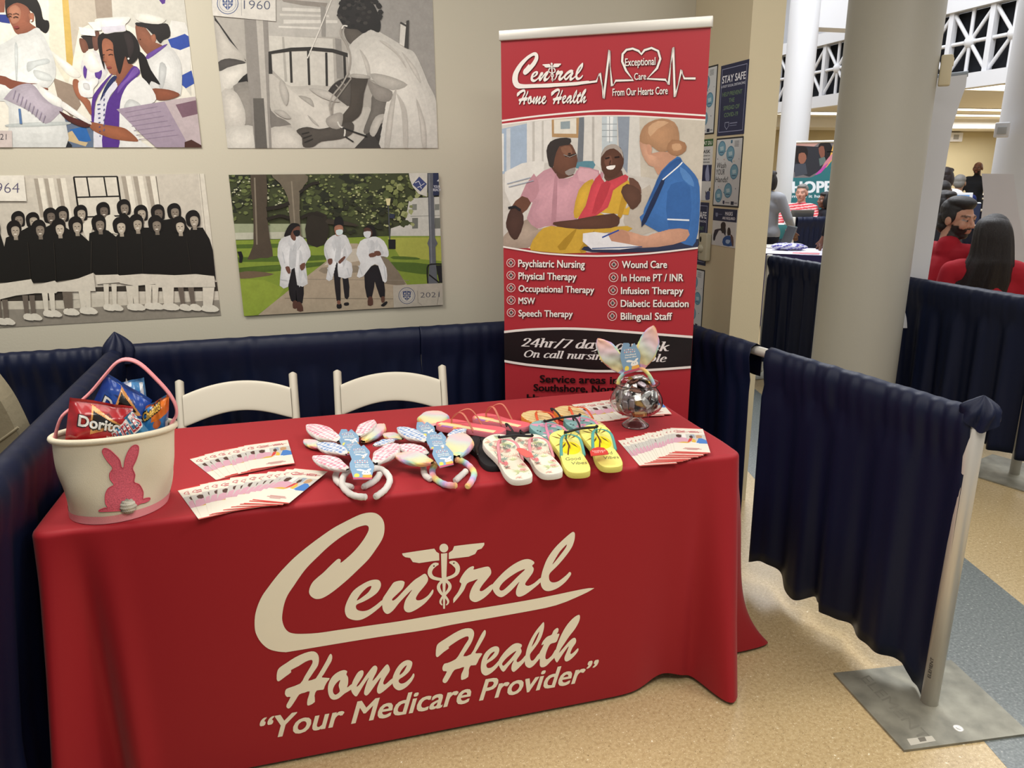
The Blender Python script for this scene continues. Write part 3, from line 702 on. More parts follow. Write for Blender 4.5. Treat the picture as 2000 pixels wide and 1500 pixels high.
# ---- 1: graduation picture (top left)
p = wallp(); p.gain = .84; p.view = (0, 0, 4.545)
r_, b_ = p.uv(1790, 1308); lft = -1.75; top = p.uv(1660, -160)[1]
p.sheet(lft, b_, r_, top, '#dcd8cb')
D = [('#e4dfca', '430,-90 540,-90 640,600 600,760 440,480'), ('#d3b25f', '545,-90 600,-90 655,480 640,600 590,550'), ('#c9bfae', '600,-90 830,-90 870,180 700,260 650,520'), ('#a69888', '830,-90 985,-90 1000,160 860,180'),
 ('#d6d3c8', '985,-90 1680,-90 1700,860 1300,300 1000,160'), ('#e6e4de', '1480,300 1520,180 1640,200 1690,300 1690,640 1640,700 1560,560'), ('#2e4ca6', '1490,350 1560,330 1640,300 1685,330 1690,410 1600,445 1520,420'), ('#3552a8', '1610,670 1700,625 1728,740 1650,785 1610,750'), ('#56308a', '1405,-10 1470,-10 1465,30 1440,38'),
 ('#9a8878', '470,690 660,760 720,930 640,1050 520,900'), ('#63728a', '575,1030 830,1080 830,1310 575,1310'), ('#2d67ac', '620,1150 760,1120 810,1250 700,1270'), ('#cbb58c', '580,1190 640,1160 700,1250 780,1265 760,1300 600,1250'), ('#20242c', '578,1225 640,1290 640,1310 578,1310'),
 ('#8a513d', '-300,-90 50,-90 40,110 -300,120'), ('#2c3a86', '-300,120 70,130 90,210 20,200'), ('#e6e4da', '-300,210 100,290 60,420 0,640 -300,640')]
for c, s in D: p.poly(c, s)
SM = [# far nurses
 ('#2a2220', '720,320 830,325 840,420 770,430 740,350'), ('#7a4e3c', '705,340 760,360 785,440 740,470 712,410'), ('#6f493c', '820,310 880,280 880,420 835,445'), ('#e4e2e2', '720,560 760,500 850,450 960,640 820,770 735,660'), ('#5d3a92', '740,600 775,570 765,690 745,680'), ('#5d3a92', '845,630 905,625 890,700 850,690'), ('#f0eee6', '730,520 800,440 860,520 900,620 800,640'), ('#efece2', '440,450 500,480 705,640 690,690 590,650'),
 # standing nurse on the left
 ('#17110f', '45,60 75,-80 250,-90 330,0 365,80 385,170 430,185 437,250 405,296 350,260 320,240 300,120 200,70 120,60 70,160'), ('#955a43', '70,70 150,25 240,60 275,130 265,200 325,255 200,305 140,292 108,230 85,190 66,125'), ('#b47b60', '80,80 140,45 185,95 172,180 120,212 92,172'), ('#a5694f', '252,128 297,118 302,182 275,192'),
 ('#e2e4e1', '145,312 240,290 330,245 380,300 440,420 490,560 490,690 420,780 340,760 380,850 500,900 560,1000 580,1320 110,1320 80,1100 40,900 -300,900 -300,560 40,380'), ('#cdd2d1', '240,560 300,540 420,520 440,560 330,590 250,640'), ('#c9cecd', '130,400 160,420 155,700 140,690'), ('#d3d7d5', '300,620 440,660 460,720 330,700'),
 ('#c5cbc9', '90,1100 580,1080 575,1110 110,1130'), ('#874f3c', '-300,690 0,670 110,710 240,735 335,742 260,750 140,772 90,790 0,745 -300,760'), ('#87503e', '355,778 425,782 415,806 370,800'),
 ('#efeee9', '330,750 400,790 540,880 560,960 380,870'), ('#b7adb9', '40,870 130,775 240,740 310,765 380,855 470,930 560,965 515,1020 405,1100 265,990 60,890'),
 # right nurse
 ('#8b5740', '1205,215 1270,225 1345,320 1370,390 1440,402 1330,485 1262,430 1216,340'), ('#1f1817', '1210,200 1400,212 1490,215 1512,320 1450,356 1420,385 1360,310 1280,235 1225,235'), ('#a0664c', '1340,320 1375,305 1385,360 1355,375'), ('#e0e0dd', '1300,520 1470,398 1560,470 1612,600 1602,850 1500,795 1350,795 1290,600'), ('#c7c9c8', '1420,560 1480,600 1450,780 1410,760'), ('#6a4a9b', '1308,482 1460,398 1475,410 1318,525'), ('#8a5038', '1340,790 1500,797 1600,842 1500,886 1385,882'), ('#e9e6dc', '1198,128 1300,120 1450,160 1468,185 1405,215 1235,192'),
 # main nurse
 ('#120d0d', '1225,455 1290,500 1340,620 1425,752 1345,720 1318,765 1260,680 1236,560'), ('#a0654a', '895,350 960,330 1010,400 1020,500 1065,620 1030,662 980,652 940,580 900,485 884,420'), ('#8b543e', '1035,640 1105,500 1155,560 1185,600 1090,720 1040,770'), ('#e7e7e4', '1235,680 1330,760 1388,880 1300,940 1160,990 1262,1262 1400,1320 1040,1320 1060,900 1130,760'), ('#cfd1d0', '1150,880 1250,930 1180,990 1100,960'), ('#dbdbe5', '985,740 1045,765 950,920 925,1320 838,1320 850,960'), ('#222b5a', '1000,680 1040,690 960,790 890,900 930,780'),
 ('#553089', '1000,655 955,690 870,790 820,880 813,1060 835,1092 850,900 940,740'), ('#553089', '1190,585 1245,650 1130,760 1070,900 1060,1120 1052,1320 912,1320 930,1050 960,900 1040,780 1115,680'), ('#7753a6', '1195,600 1232,640 1110,750 1045,830 1060,760 1130,690'),
 ('#17100f', '868,340 930,285 1050,268 1150,278 1222,360 1242,470 1195,552 1140,565 1112,500 1075,640 1050,640 1012,480 1000,380 935,340 905,400 932,620 890,500'), ('#2c2222', '1100,300 1160,310 1190,420 1150,520 1130,420'),
 ('#f1f0ea', '848,172 930,160 1142,150 1142,192 1112,222 1117,276 1020,288 928,300 890,240 850,212'), ('#a2654a', '655,705 702,720 742,850 800,900 812,1025 740,920 680,850 648,765'), ('#f2f2ef', '695,740 740,700 780,715 830,690 872,700 868,745 832,790 822,862 720,850'), ('#d3d3d2', '740,740 790,745 800,800 750,790'),
 ('#9b5e41', '795,1082 950,1110 1080,1130 1145,1162 1227,1242 1190,1257 1000,1232 850,1172 798,1125'), ('#4f2420', '528,985 640,1040 805,1100 760,1132 660,1102 580,1052'), ('#efece8', '550,900 620,940 795,1070 790,1100 560,965')]
for c, s in SM: p.poly(c, s, 3)
for c, s in (('#f0efe8', '700,240 840,262 850,322 720,310'), ('#f0efe8', '780,200 900,190 900,272 840,272'), ('#d7d4df', '892,240 1110,224 1114,274 932,297'), ('#a595a6', '1035,970 1460,900 1690,1270 1700,1320 1400,1320 1280,1215'), ('#c2b3b6', '1460,900 1560,880 1760,855 1800,1320 1690,1320'), ('#7c5e6c', '1560,930 1740,890 1765,1010 1620,1045'), ('#4a2a24', '1640,1262 1700,1240 1790,1290 1800,1320 1640,1320'), ('#5a7aa8', '165,965 185,965 200,1100 177,1100'), ('#d2c5c0', '-300,1160 108,1160 112,1320 -300,1320')): p.poly(c, s)
for k in range(9): p.line('#8f8598', [(140 + 33 * k, 800 + 28 * k), (110 + 33 * k + 8, 880 + 26 * k)], 8)
for s in ('75,152 90,143 105,148', '120,158 140,148 165,155', '905,485 920,488 930,483', '965,490 985,482 1005,488', '1240,350 1250,348'): p.line('#2a1713', s, 7)
for s in ('68,130 90,120 108,128', '118,128 145,118 170,130', '945,450 975,438 1002,446'): p.line('#3a221b', s, 6)
p.poly('#8b3d38', '125,238 160,230 172,248 140,256', 2); p.poly('#8b3f3b', '948,598 985,590 990,606 955,612', 2); p.line('#7c4735', '925,500 918,540 945,548', 6, 2)
p.disc('#efeae4', 280, 183, 9); p.disc('#efeae4', 1142, 522, 9)
for k in range(8): p.line('#3a3f72', [(865 + 3 * k, 930 + 40 * k), (893, 925 + 40 * k)], 9); p.line('#53567f', [(930, 830 + 45 * k), (922, 850 + 45 * k)], 10)
for k in range(7): p.line('#8d7d92', [(1110 + k * 20, 1000 + 40 * k), (1400 + 30 * k, 945 + 42 * k)], 5)
p.text('2021', (-70, 1240), (60, 1240), (-70, 1185), '#30313c', -.012)
o = p.mb.build('wall_photograph', M_print); tag(o, 'colour photo print on the wall of nurses in white caps and purple stoles, top left', 'picture', 'photo prints on the back wall')

# ---- 2: 1960 ward picture (top right of the four)
p = wallp(); p.view = (400, 0, 4.1667)
x0, b_ = p.uv(184, 1206); x1, _ = p.uv(1892, 1215); top = p.uv(1858, 14)[1] 
# the print is a true rectangle on the wall
x0 = p.uv(130, 700)[0]; x1 = p.uv(1878, 700)[0]
p.sheet(x0, b_, x1, top + .03, '#a9a49c')
D = [('#9a9691', '1350,-90 1960,-90 1960,1300 1780,640 1400,250'), ('#b3afa8', '570,-120 1130,-120 1110,300 520,300 510,160'), ('#d2cec6', '640,160 1080,165 1080,188 640,192'), ('#d2cec6', '600,210 960,222 960,240 600,225'), ('#d0ccc4', '630,62 960,72 960,98 630,88'), ('#cbc7bf', '610,110 1010,122 1010,140 610,128'), ('#8c857d', '620,-10 1000,25 985,62 800,45 640,15'), ('#8f8b85', '940,40 985,60 985,300 950,300'), ('#c7c3ba', '520,290 1040,315 1055,700 700,720 540,560'), ('#a8a49c', '628,300 645,300 672,665 650,665'), ('#8b8781', '1060,310 1110,320 1130,640 1075,640'),
 ('#2a2826', '75,120 90,150 335,495 322,508 80,165'), ('#77726c', '515,860 640,970 730,1010 540,1040'), ('#3b3734', '1180,1130 1290,1090 1445,1000 1455,1230 1150,1230')]
for c, s in D: p.poly(c, s)
S2 = [('#c2bdb4', '480,580 560,612 700,700 1000,700 1180,860 1370,900 1210,1215 780,1215 700,1010 540,900'), ('#b7b2a9', '85,170 200,330 330,500 120,570 95,300'), ('#4a4643', '110,505 200,475 335,508 230,545 115,578'), ('#cdc9c0', '120,585 340,515 347,590 190,742 128,735'), ('#1d1b1a', '345,598 372,685 260,690'), ('#8b867f', '230,700 390,690 400,1035 328,1035 300,850'), ('#c4bfb6', '140,745 240,740 300,830 330,930 318,1032 220,1060 170,1040'), ('#c9c5bc', '170,1050 430,1035 430,1230 180,1230'), ('#c4bfb6', '520,1050 700,1040 790,1130 785,1230 540,1230'), ('#a49f97', '760,780 860,800 890,870 850,850'), ('#aaa59d', '835,935 900,990 930,1030 880,1000'),
 ('#6a655f', '1370,760 1510,740 1480,900 1350,1070 1290,1070 1350,900'), ('#302c2a', '1375,1050 1420,1000 1445,1130 1400,1140'), ('#b8b3ab', '1340,1070 1390,950 1470,930 1440,990 1380,1110'),
 ('#544e48', '1000,770 1040,690 1120,640 1195,650 1185,860 1090,810'), ('#322d2a', '990,760 1050,690 1110,650 1170,635 1190,655 1120,690 1060,760 1010,790')]
for c, s in S2: p.poly(c, s, 3)
for c, w_, s in (('#3a3633', 12, '1040,715 1075,745'), ('#8a837b', 10, '1065,690 1110,735'), ('#8a837b', 9, '1110,665 1150,700')): p.line(c, s, w_)
for s, w_ in (('535,600 530,430 700,403 870,397 1040,412 1175,452', 30), ('696,415 706,672', 18), ('840,410 850,692', 18), ('988,428 993,700', 18), ('1135,455 1142,640', 20)): p.line('#292623', s, w_)
p.line('#d7d3cb', '1030,0 935,240 835,475', 9)
p.poly('#8b8680', '320,150 512,160 522,700 545,1230 412,1230 345,600'); p.poly('#b3aea6', '418,160 472,160 505,800 525,1230 490,1230'); p.poly('#5d5954', '393,800 480,800 510,1230 412,1230')
p.poly('#575049', '1135,235 1205,215 1295,280 1250,350 1195,365 1150,315', 3)
N2 = [('#d1cdc5', '1175,375 1290,270 1350,238 1425,262 1640,390 1705,430 1762,540 1818,680 1890,850 1930,1240 1450,1240 1465,980 1520,760 1500,725 1330,640 1195,628 1168,500'), ('#b2ada5', '1350,600 1500,620 1650,690 1530,735 1400,685'), ('#bbb6ae', '1260,400 1330,500 1350,620 1330,640 1300,520'), ('#8d8780', '1320,652 1400,690 1525,745 1500,825 1385,805'), ('#bdb8b0', '1480,980 1520,800 1560,720 1540,900 1500,1220 1460,1220'), ('#c2bdb5', '1600,420 1720,560 1760,680 1700,600'),
 ('#1d1a19', '1078,95 1105,30 1140,-40 1300,-60 1375,40 1412,120 1432,200 1415,265 1350,242 1290,272 1240,240 1150,230 1108,180 1088,140'), ('#453e37', '1195,625 1325,620 1295,760 1272,920 1200,990 1112,1040 1078,990 1170,880 1188,760'),
 ('#4c4640', '745,1062 830,1033 930,1050 1050,1028 1200,995 1200,1085 1100,1132 950,1152 880,1195 800,1192 790,1120'), ('#a19b93', '988,965 1080,918 1125,935 1100,1045 1010,1032')]
for c, s in N2: p.poly(c, s, 3)
rc3 = random.Random(8)
for _ in range(60):
    x, y = rc3.uniform(1090, 1420), rc3.uniform(-40, 235)
    if (x - 1255) ** 2 / 165 ** 2 + (y - 110) ** 2 / 130 ** 2 < 1: p.poly(rc3.choice(['#2d2927', '#141211', '#3b3633']), [(x + 20 * math.cos(j * 1.05), y + 15 * math.sin(j * 1.05)) for j in range(6)])
for _ in range(26): g_ = rc3.uniform(-2.9, 1.0); p.poly('#1d1a19', [(1258 + 172 * math.cos(g_) + 24 * math.cos(j), 100 + 135 * math.sin(g_) + 22 * math.sin(j)) for j in range(6)])
for c, s in (('#beb9b1', '1420,330 1560,440 1640,560 1600,470 1500,360'), ('#bcb7af', '1560,760 1640,900 1650,1200 1620,1200 1600,900'), ('#c0bbb3', '1720,800 1790,1000 1800,1200 1770,1200 1750,1000'), ('#a9a49c', '1200,600 1330,615 1335,640 1200,632'), ('#aba69e', '560,900 640,960 700,960 640,900'), ('#b5b0a8', '850,720 1000,740 1100,830 960,800'), ('#b1aca4', '620,640 680,760 660,860 610,740')): p.poly(c, s, 3)
for s in ('790,1090 850,1075', '800,1125 870,1100', '810,1160 880,1130'): p.line('#2b2724', s, 9)
p.line('#9c968e', '1115,215 1105,275 1150,350 1182,450 1175,560 1120,680 1040,780 1015,860 1030,935', 13, 3); p.line('#8d877f', '1190,640 1080,790 1040,850 1035,930', 12, 3); p.line('#d9d5cd', '1115,235 1130,210 1160,215', 12, 2); p.line('#d0ccc4', '1080,990 1100,1030 1140,1050 1135,1110', 13, 2)
p.line('#22201e', '1120,1040 1230,1080 1320,1110', 12); p.line('#22201e', '1140,1110 1210,1155', 10)
p.poly('#d4d0c8', '1592,190 1640,192 1632,385 1582,360'); p.poly('#383532', '1640,170 1662,165 1657,400 1622,385'); p.line('#383532', '1590,185 1645,215', 16)
p.poly('#d0ccc4', '60,-100 575,-100 578,175 60,128')
seal(p, 187, 30, 88); p.line('#8a8a8c', '297,-20 300,130', 3); p.text('1960', (318, 75), (532, 80), (318, -2), '#474d66', -.012)
o = p.mb.build('wall_photograph', M_print); tag(o, 'black and white 1960 print on the wall, nurse in white bending over a bed', 'picture', 'photo prints on the back wall')

# ---- 3: 1964 group picture (bottom left)
p = wallp(); p.view = (0, 330, 4.545)
xr = p.uv(1890, 700)[0]; top = p.uv(1825, 42)[1]; b_ = p.uv(1952, 1300)[1]
p.sheet(-1.75, b_, xr, top, '#c6bfb1')
for c, s in (('#8f887c', '-900,1250 300,1190 2000,1090 2000,1420 -900,1500'), ('#c9c2b2', '-900,1190 600,1160 2000,1070 2000,1160 600,1240 -900,1260'), ('#3b352e', '-900,1080 600,1060 2000,1000 2000,1085 600,1165 -900,1190'), ('#cfc8b9', '560,1090 1940,1085 1935,1140 560,1160')): p.poly(c, s)
for x in (300, 390, 500): p.poly('#a2998b', [(x, 85), (x + 55, 85), (x + 115, 430), (x + 60, 430)]); p.poly('#ded8c9', [(x + 35, 80), (x + 80, 80), (x + 140, 430), (x + 95, 430)])
for x in (1075, 1180, 1290): p.poly('#a2998b', [(x, 65), (x + 60, 65), (x + 110, 380), (x + 60, 380)]); p.poly('#ded8c9', [(x + 40, 62), (x + 85, 62), (x + 140, 380), (x + 95, 380)])
p.poly('#d6d0c1', '1760,42 1830,42 1900,900 1840,900'); p.line('#a79f92', '1770,42 1860,900', 6); p.line('#6b645a', '1385,65 1420,330', 7)
p.poly('#d2ccbe', '650,72 1042,66 1085,420 700,430')
for s, w_ in (('652,72 1042,67', 12), ('655,72 705,430', 16), ('1040,67 1088,420', 16), ('680,252 1065,242', 13), ('770,72 798,250', 13), ('922,70 950,245', 13), ('700,428 1088,415', 12)): p.line('#15120f', s, w_)
def mixh(c, f): return tuple(q * f for q in hx(c)[:3]) + (1.0,)
def head(x, y, k=1.0, fc='#b5aa9a', fx=10, fy=15):
    p.poly('#15110f', [(x - 60 * k, y + 20), (x - 62 * k, y - 30), (x - 30 * k, y - 68 * k), (x + 20 * k, y - 75 * k), (x + 58 * k, y - 40), (x + 66 * k, y + 30), (x + 50 * k, y + 70 * k), (x - 38 * k, y + 66 * k)], 3)
    p.poly(mixh(fc, .72), [(x + fx - 16 * k, y + fy + 35 * k), (x + fx + 20 * k, y + fy + 35 * k), (x + fx + 24 * k, y + fy + 78 * k), (x + fx - 12 * k, y + fy + 78 * k)])
    x += fx; y += fy
    p.poly(fc, [(x - 34 * k, y - 30), (x, y - 44 * k), (x + 32 * k, y - 28), (x + 34 * k, y + 20), (x + 8 * k, y + 58 * k), (x - 22 * k, y + 42 * k), (x - 36 * k, y + 5)], 3)
    for dx in (-15, 14): p.line('#3a322b', [(x + (dx - 8) * k, y - 6), (x + (dx + 8) * k, y - 7)], 6)
    p.line('#6a5d52', [(x - 2 * k, y + 0), (x - 5 * k, y + 14 * k)], 5); p.line('#e6dfd2', [(x - 12 * k, y + 28 * k), (x + 12 * k, y + 27 * k)], 7)
for i, (x, y) in enumerate(((160, 445), (290, 455), (445, 415), (550, 400), (715, 390), (915, 365), (1098, 340), (1250, 390), (1400, 385), (1545, 375))): head(x, y, .95, ('#857a6d', '#a79c8c', '#6a5f55')[i % 3])
p.poly('#d6d0c0', '930,440 975,405 1040,440 1045,580 930,530', 2); p.poly('#d6d0c0', '730,520 770,460 830,450 812,570 790,650', 2)
CAPE = '-900,560 0,560 40,690 55,610 150,570 300,490 400,520 500,470 620,540 700,560 790,640 795,570 880,540 960,545 1030,600 1070,560 1180,520 1330,520 1500,500 1680,560 1700,520 1800,520 1860,620 1890,720 1918,995 1900,948 1750,937 1560,942 1400,932 1050,942 850,937 832,922 700,972 490,1002 300,1012 272,982 100,1007 -900,1030'
p.poly('#13110e', CAPE); p.poly('#13110e', '1060,400 1110,390 1180,460 1180,560 1060,560'); p.poly('#13110e', '1400,460 1600,430 1700,560 1400,560')
for i, (x, y) in enumerate(((125, 530), (345, 525), (520, 515), (672, 495), (877, 480), (1065, 500), (1210, 475), (1380, 485), (1588, 495), (1712, 440), (-60, 520))): head(x, y, 1.0, ('#a69b8b', '#84796c', '#b8ad9c')[i % 3], 14, 22)
p.line('#2b2722', '815,640 810,930', 8); p.line('#29251f', '1040,620 1050,930', 6); p.line('#26221d', '1260,600 1270,930', 6); p.line('#24201b', '480,650 500,990', 7); p.line('#24201b', '250,650 275,985', 7); p.line('#25211c', '1660,640 1700,930', 6)
for s in ('-900,1040 -10,1020 110,1002 280,977 305,1032 490,990 512,1012 700,970 832,920 852,1082 660,1088 515,1087 500,1100 320,1102 145,1122 0,1157 -900,1180', '850,942 1050,935 1062,945 1260,930 1550,942 1740,932 1902,950 1912,1047 1560,1050 1400,1052 1380,1020 1200,1037 1070,1012 1060,1005 862,1022'): p.poly('#d2cbbc', s)
def legs(x, y0, y1, c, w_=34, dx=60, lean=25):
    for k in (0, 1): p.poly(c, [(x + k * dx, y0), (x + k * dx + w_ * 1.5, y0), (x + k * dx + w_ + lean, y1), (x + k * dx + lean, y1)]); p.poly('#dad4c5', [(x + k * dx + lean - 8, y1 - 12), (x + k * dx + lean + w_ + 10, y1 - 18), (x + k * dx + lean + w_ + 62, y1 + 22), (x + k * dx + lean + 70, y1 + 44), (x + k * dx + lean - 8, y1 + 30)], 2)
for a_ in ((-40, 1158, 1340, '#6b6157'), (200, 1120, 1300, '#6a6056'), (375, 1100, 1270, '#d6cfbf'), (555, 1090, 1255, '#6f655a', 40, 30), (700, 1082, 1245, '#d6cfbf', 40, 45), (920, 1020, 1215, '#d6cfbf', 32, 70, 15), (1120, 1035, 1212, '#d3ccbc', 40, 50), (1290, 1025, 1205, '#d6cfbf', 40, 60, 10), (1440, 1050, 1210, '#d6cfbf', 50, 30, 20), (1580, 1050, 1215, '#6b6157', 34, 90, 30), (1800, 1050, 1225, '#d6cfbf', 50, 30, 5)): legs(*a_)
p.poly('#ded9cd', '-900,50 215,50 240,285 -900,280'); p.text('1964', (-85, 213), (176, 213), (-85, 115), '#56506c', -.012)
o = p.mb.build('wall_photograph', M_print); tag(o, 'black and white 1964 print on the wall, rows of women in dark capes', 'picture', 'photo prints on the back wall')

# ---- 4: campus walk picture (bottom right)
p = wallp(); p.view = (430, 320, 4.444)
x0 = p.uv(140, 700)[0]; x1 = p.uv(1912, 650)[0]; top = p.uv(1000, 87)[1]; b_ = p.uv(1900, 1224)[1]
p.sheet(x0, b_, x1, top, '#3b4126')
rr = random.Random(5)
p.poly('#9aa183', '60,520 760,520 760,640 60,650'); p.poly('#b9b9a6', '60,600 600,590 600,650 60,660')
for c, n, x_, y_, sz in (('#23271a', 60, (60, 1500), (80, 420), 70), ('#4c5530', 110, (60, 1650), (80, 480), 42), ('#667041', 110, (60, 1650), (90, 520), 28), ('#8b9060', 90, (500, 1650), (90, 520), 18), ('#b3b594', 60, (90, 700), (90, 420), 14), ('#a2a677', 60, (1150, 1640), (200, 560), 16), ('#2a2d1e', 40, (900, 1650), (300, 600), 40)):
    for _ in range(n):
        x, y = rr.uniform(*x_), rr.uniform(*y_); k = sz * rr.uniform(.5, 1.2); a0_ = rr.uniform(0, 6)
        p.poly(c, [(x + k * rr.uniform(.5, 1) * math.cos(a0_ + j * 1.256), y + .7 * k * rr.uniform(.5, 1) * math.sin(a0_ + j * 1.256)) for j in range(5)])
p.poly('#c4c3bb', '1640,300 1905,285 1920,640 1475,632 1480,560 1600,520')
for x in (1665, 1860): p.poly('#7d8078', [(x, 350), (x + 40, 348), (x + 40, 400), (x, 402)]); p.poly('#6d7069', [(x, 470), (x + 50, 468), (x + 50, 560), (x, 562)])
p.line('#94958d', '1650,455 1910,448', 6)
for _ in range(50):
    x, y = rr.uniform(1450, 1800), rr.uniform(100, 560)
    if y > 300 and x > 1700: continue
    k = rr.uniform(15, 45); p.poly(rr.choice(['#5b6438', '#7d8450', '#3d4527', '#9a9f6d']), [(x + k * rr.uniform(.5, 1) * math.cos(j * 1.256), y + k * rr.uniform(.5, 1) * math.sin(j * 1.256)) for j in range(5)])
p.poly('#7d9135', '60,665 1100,640 1500,625 2000,625 2000,1300 60,1400'); p.poly('#a5a94c', '1450,640 2000,635 2000,850 1560,810')
for s in ('100,700 900,690 900,712 100,735', '150,810 1000,790 1010,815 800,840 160,850', '170,900 600,870 900,850 900,880 500,930 180,945', '1470,850 1900,880 1900,960 1560,930', '1500,800 1700,810 1720,830 1500,825'): p.poly('#4c6424', s, 2)
p.poly('#8a9c3a', '180,1000 560,1080 330,1300 160,1320', 2); p.poly('#6b5a45', '170,940 300,930 470,955 350,980 180,995', 2)
p.poly('#a89984', '330,1310 590,1100 900,860 1120,690 1190,690 1460,830 1620,1045 1800,1300 1400,1330')
p.poly('#7c7060', '1380,800 1460,830 1610,1040 1500,1048 1300,1010 1420,930', 2); p.poly('#c1b8a8', '1120,740 1330,740 1400,800 900,880', 2); p.poly('#8b7f6d', '880,900 1180,880 1200,940 900,950', 2)
p.line('#7d7263', '560,1165 1500,1170', 6); p.line('#8a7f70', '760,1000 1640,1010', 5)
for s in ('265,80 400,80 405,400 432,650 458,800 350,815 235,828 290,700 283,350',): p.poly('#4b4135', s, 2)
p.poly('#6a6152', '440,80 720,80 760,150 690,260 702,600 745,690 610,520 590,300 520,170', 2); p.poly('#2a251d', '760,440 920,440 925,690 755,695', 2); p.poly('#3a3329', '930,480 1100,500 1210,540 1060,530 930,520', 2)
for s, w_ in (('400,390 520,370 600,340', 34), ('405,480 520,450 600,470', 28), ('700,470 800,430 900,460', 30), ('690,250 780,180 860,160', 26)): p.line('#231e17', s, w_, 3)
p.line('#7d7363', '300,120 320,700', 14); p.line('#857b6a', '620,150 650,560', 12)
def walker(x, y, body, pants, headp, hair, skin, mask):
    for c, s in pants: p.poly(c, s, 2)
    for c, s in body: p.poly(c, s, 2)
    p.poly(hair[0], hair[1], 3); p.poly(skin[0], skin[1], 3); p.poly(mask[0], mask[1], 2)
walker(0, 0, [('#d6d7d8', '560,630 640,610 720,640 770,720 785,800 740,870 760,1040 668,1050 655,900 612,895 590,1065 517,1055 530,900 498,800 510,680'), ('#bfc1c3', '640,700 665,660 655,890 600,890 605,740'), ('#c6c8ca', '690,740 720,850 700,1040 680,1040')],
 [('#17161a', '600,890 665,895 668,1050 725,1045 715,1205 668,1205 655,1060 660,1190 615,1185 592,1060'), ('#54372d', '632,1190 668,1190 668,1250 632,1250'), ('#54372d', '668,1200 705,1205 722,1275 668,1272')], 0, ('#161314', '555,630 580,560 620,515 680,520 690,550 640,570 625,610 600,620'), ('#6b4638', '640,560 685,540 690,580 660,610 655,660 630,660 610,620'), ('#15161b', '635,580 690,575 688,620 660,630 640,610'))
walker(0, 0, [('#d9dadb', '950,640 1010,610 1090,620 1125,690 1145,760 1090,830 1140,860 1138,980 1025,978 1020,840 985,840 975,1000 918,998 940,880 905,790 905,700'), ('#c3c5c7', '990,640 1050,640 1040,840 990,840 1005,740'), ('#c5c7c9', '1080,720 1100,800 1070,900 1060,820')],
 [('#1a191d', '985,840 1025,845 1030,975 1110,980 1118,1150 1080,1160 1062,1000 1042,1000 1045,1185 1010,1185 985,960'), ('#1b191b', '1012,1215 1050,1212 1052,1250 1015,1252'), ('#1b191b', '1075,1205 1112,1200 1115,1225 1078,1228'), ('#7a5243', '1015,1185 1042,1185 1042,1215 1018,1215')], 0, ('#141214', '985,560 990,500 1000,465 1050,460 1070,500 1065,545 1030,530 1000,550'), ('#9a6a55', '990,550 1030,528 1065,545 1062,600 1040,620 1005,620'), ('#c7d6d6', '1005,575 1060,570 1060,605 1030,620 1008,610'))
walker(0, 0, [('#d7d8d9', '1215,670 1290,640 1350,630 1420,670 1460,760 1450,810 1390,800 1440,900 1445,1015 1410,1015 1370,880 1310,885 1240,975 1185,975 1215,860 1180,780'), ('#c2c4c6', '1300,660 1340,690 1330,800 1290,790'), ('#c4c6c8', '1380,690 1420,770 1390,790')],
 [('#18171c', '1305,890 1375,885 1420,1020 1428,1150 1385,1155 1335,990 1318,1150 1272,1155 1250,970'), ('#54372d', '1285,1155 1318,1155 1325,1220 1280,1225'), ('#1b191b', '1392,1225 1440,1190 1450,1205 1420,1235'), ('#5e3f33', '1395,1155 1425,1150 1425,1195 1400,1200')], 0, ('#171415', '1245,570 1280,530 1330,540 1350,590 1350,630 1310,610 1290,570'), ('#4f342b', '1248,560 1290,555 1320,590 1310,630 1270,640 1248,600'), ('#d3d6d8', '1245,590 1305,585 1300,630 1270,642 1248,625'))
for s in ('600,640 640,720 630,760 590,690', '680,640 700,700 670,750 655,680', '985,640 1000,720 990,760 965,690', '1060,630 1085,690 1060,740 1045,690', '1290,650 1310,710 1300,750 1265,690', '1360,650 1380,700 1350,740 1340,690'): p.poly('#c9cbcd', s)
for s in ('520,1000 580,1010', '700,860 750,1000', '930,900 960,980', '1100,900 1120,970', '1200,880 1230,960', '1420,880 1435,1000', '540,760 560,860', '910,740 935,820'): p.line('#bfc2c5', s, 8)
for s in ('565,895 600,890 612,940 590,950', '690,880 735,855 735,900 705,925', '930,830 970,820 972,860 945,875', '1025,845 1075,800 1085,815 1040,865', '1290,780 1340,770 1350,800 1300,810', '1335,760 1380,755 1395,790 1350,795'): p.poly('#6a4538', s, 2)
p.line('#4b4d52', '1455,310 1470,660', 10); p.poly('#d9cf9e', '1435,300 1478,300 1470,360 1445,360'); p.poly('#2b3146', '1470,430 1515,435 1510,475 1468,470'); p.poly('#16171a', '1458,655 1520,655 1520,737 1460,737')
p.poly('#5c5f66', '1795,60 1845,60 1862,640 1885,690 1865,720 1870,860 1890,1095 1795,1095 1815,860 1808,720 1795,690 1812,640'); p.line('#777a81', '1812,90 1832,860', 10)
p.poly('#cbc8be', '1633,70 1795,70 1793,285 1720,260 1670,200 1645,140', 0); p.poly('#3b4574', '1725,110 1792,175 1735,240 1668,180'); p.line('#cfd0d6', '1690,165 1720,150 1740,190 1770,170', 7); p.line('#cfd0d6', '1710,205 1735,195 1745,215', 6)
p.poly('#252d4a', '1845,70 1930,70 1930,272 1845,276'); p.text('YOUR', (1850, 208), (1905, 208), (1850, 185), '#c9cad2', .02); p.text('REACH', (1846, 236), (1910, 236), (1846, 213), '#c9cad2', .02); p.poly('#c9cad2', '1878,150 1895,130 1905,155')
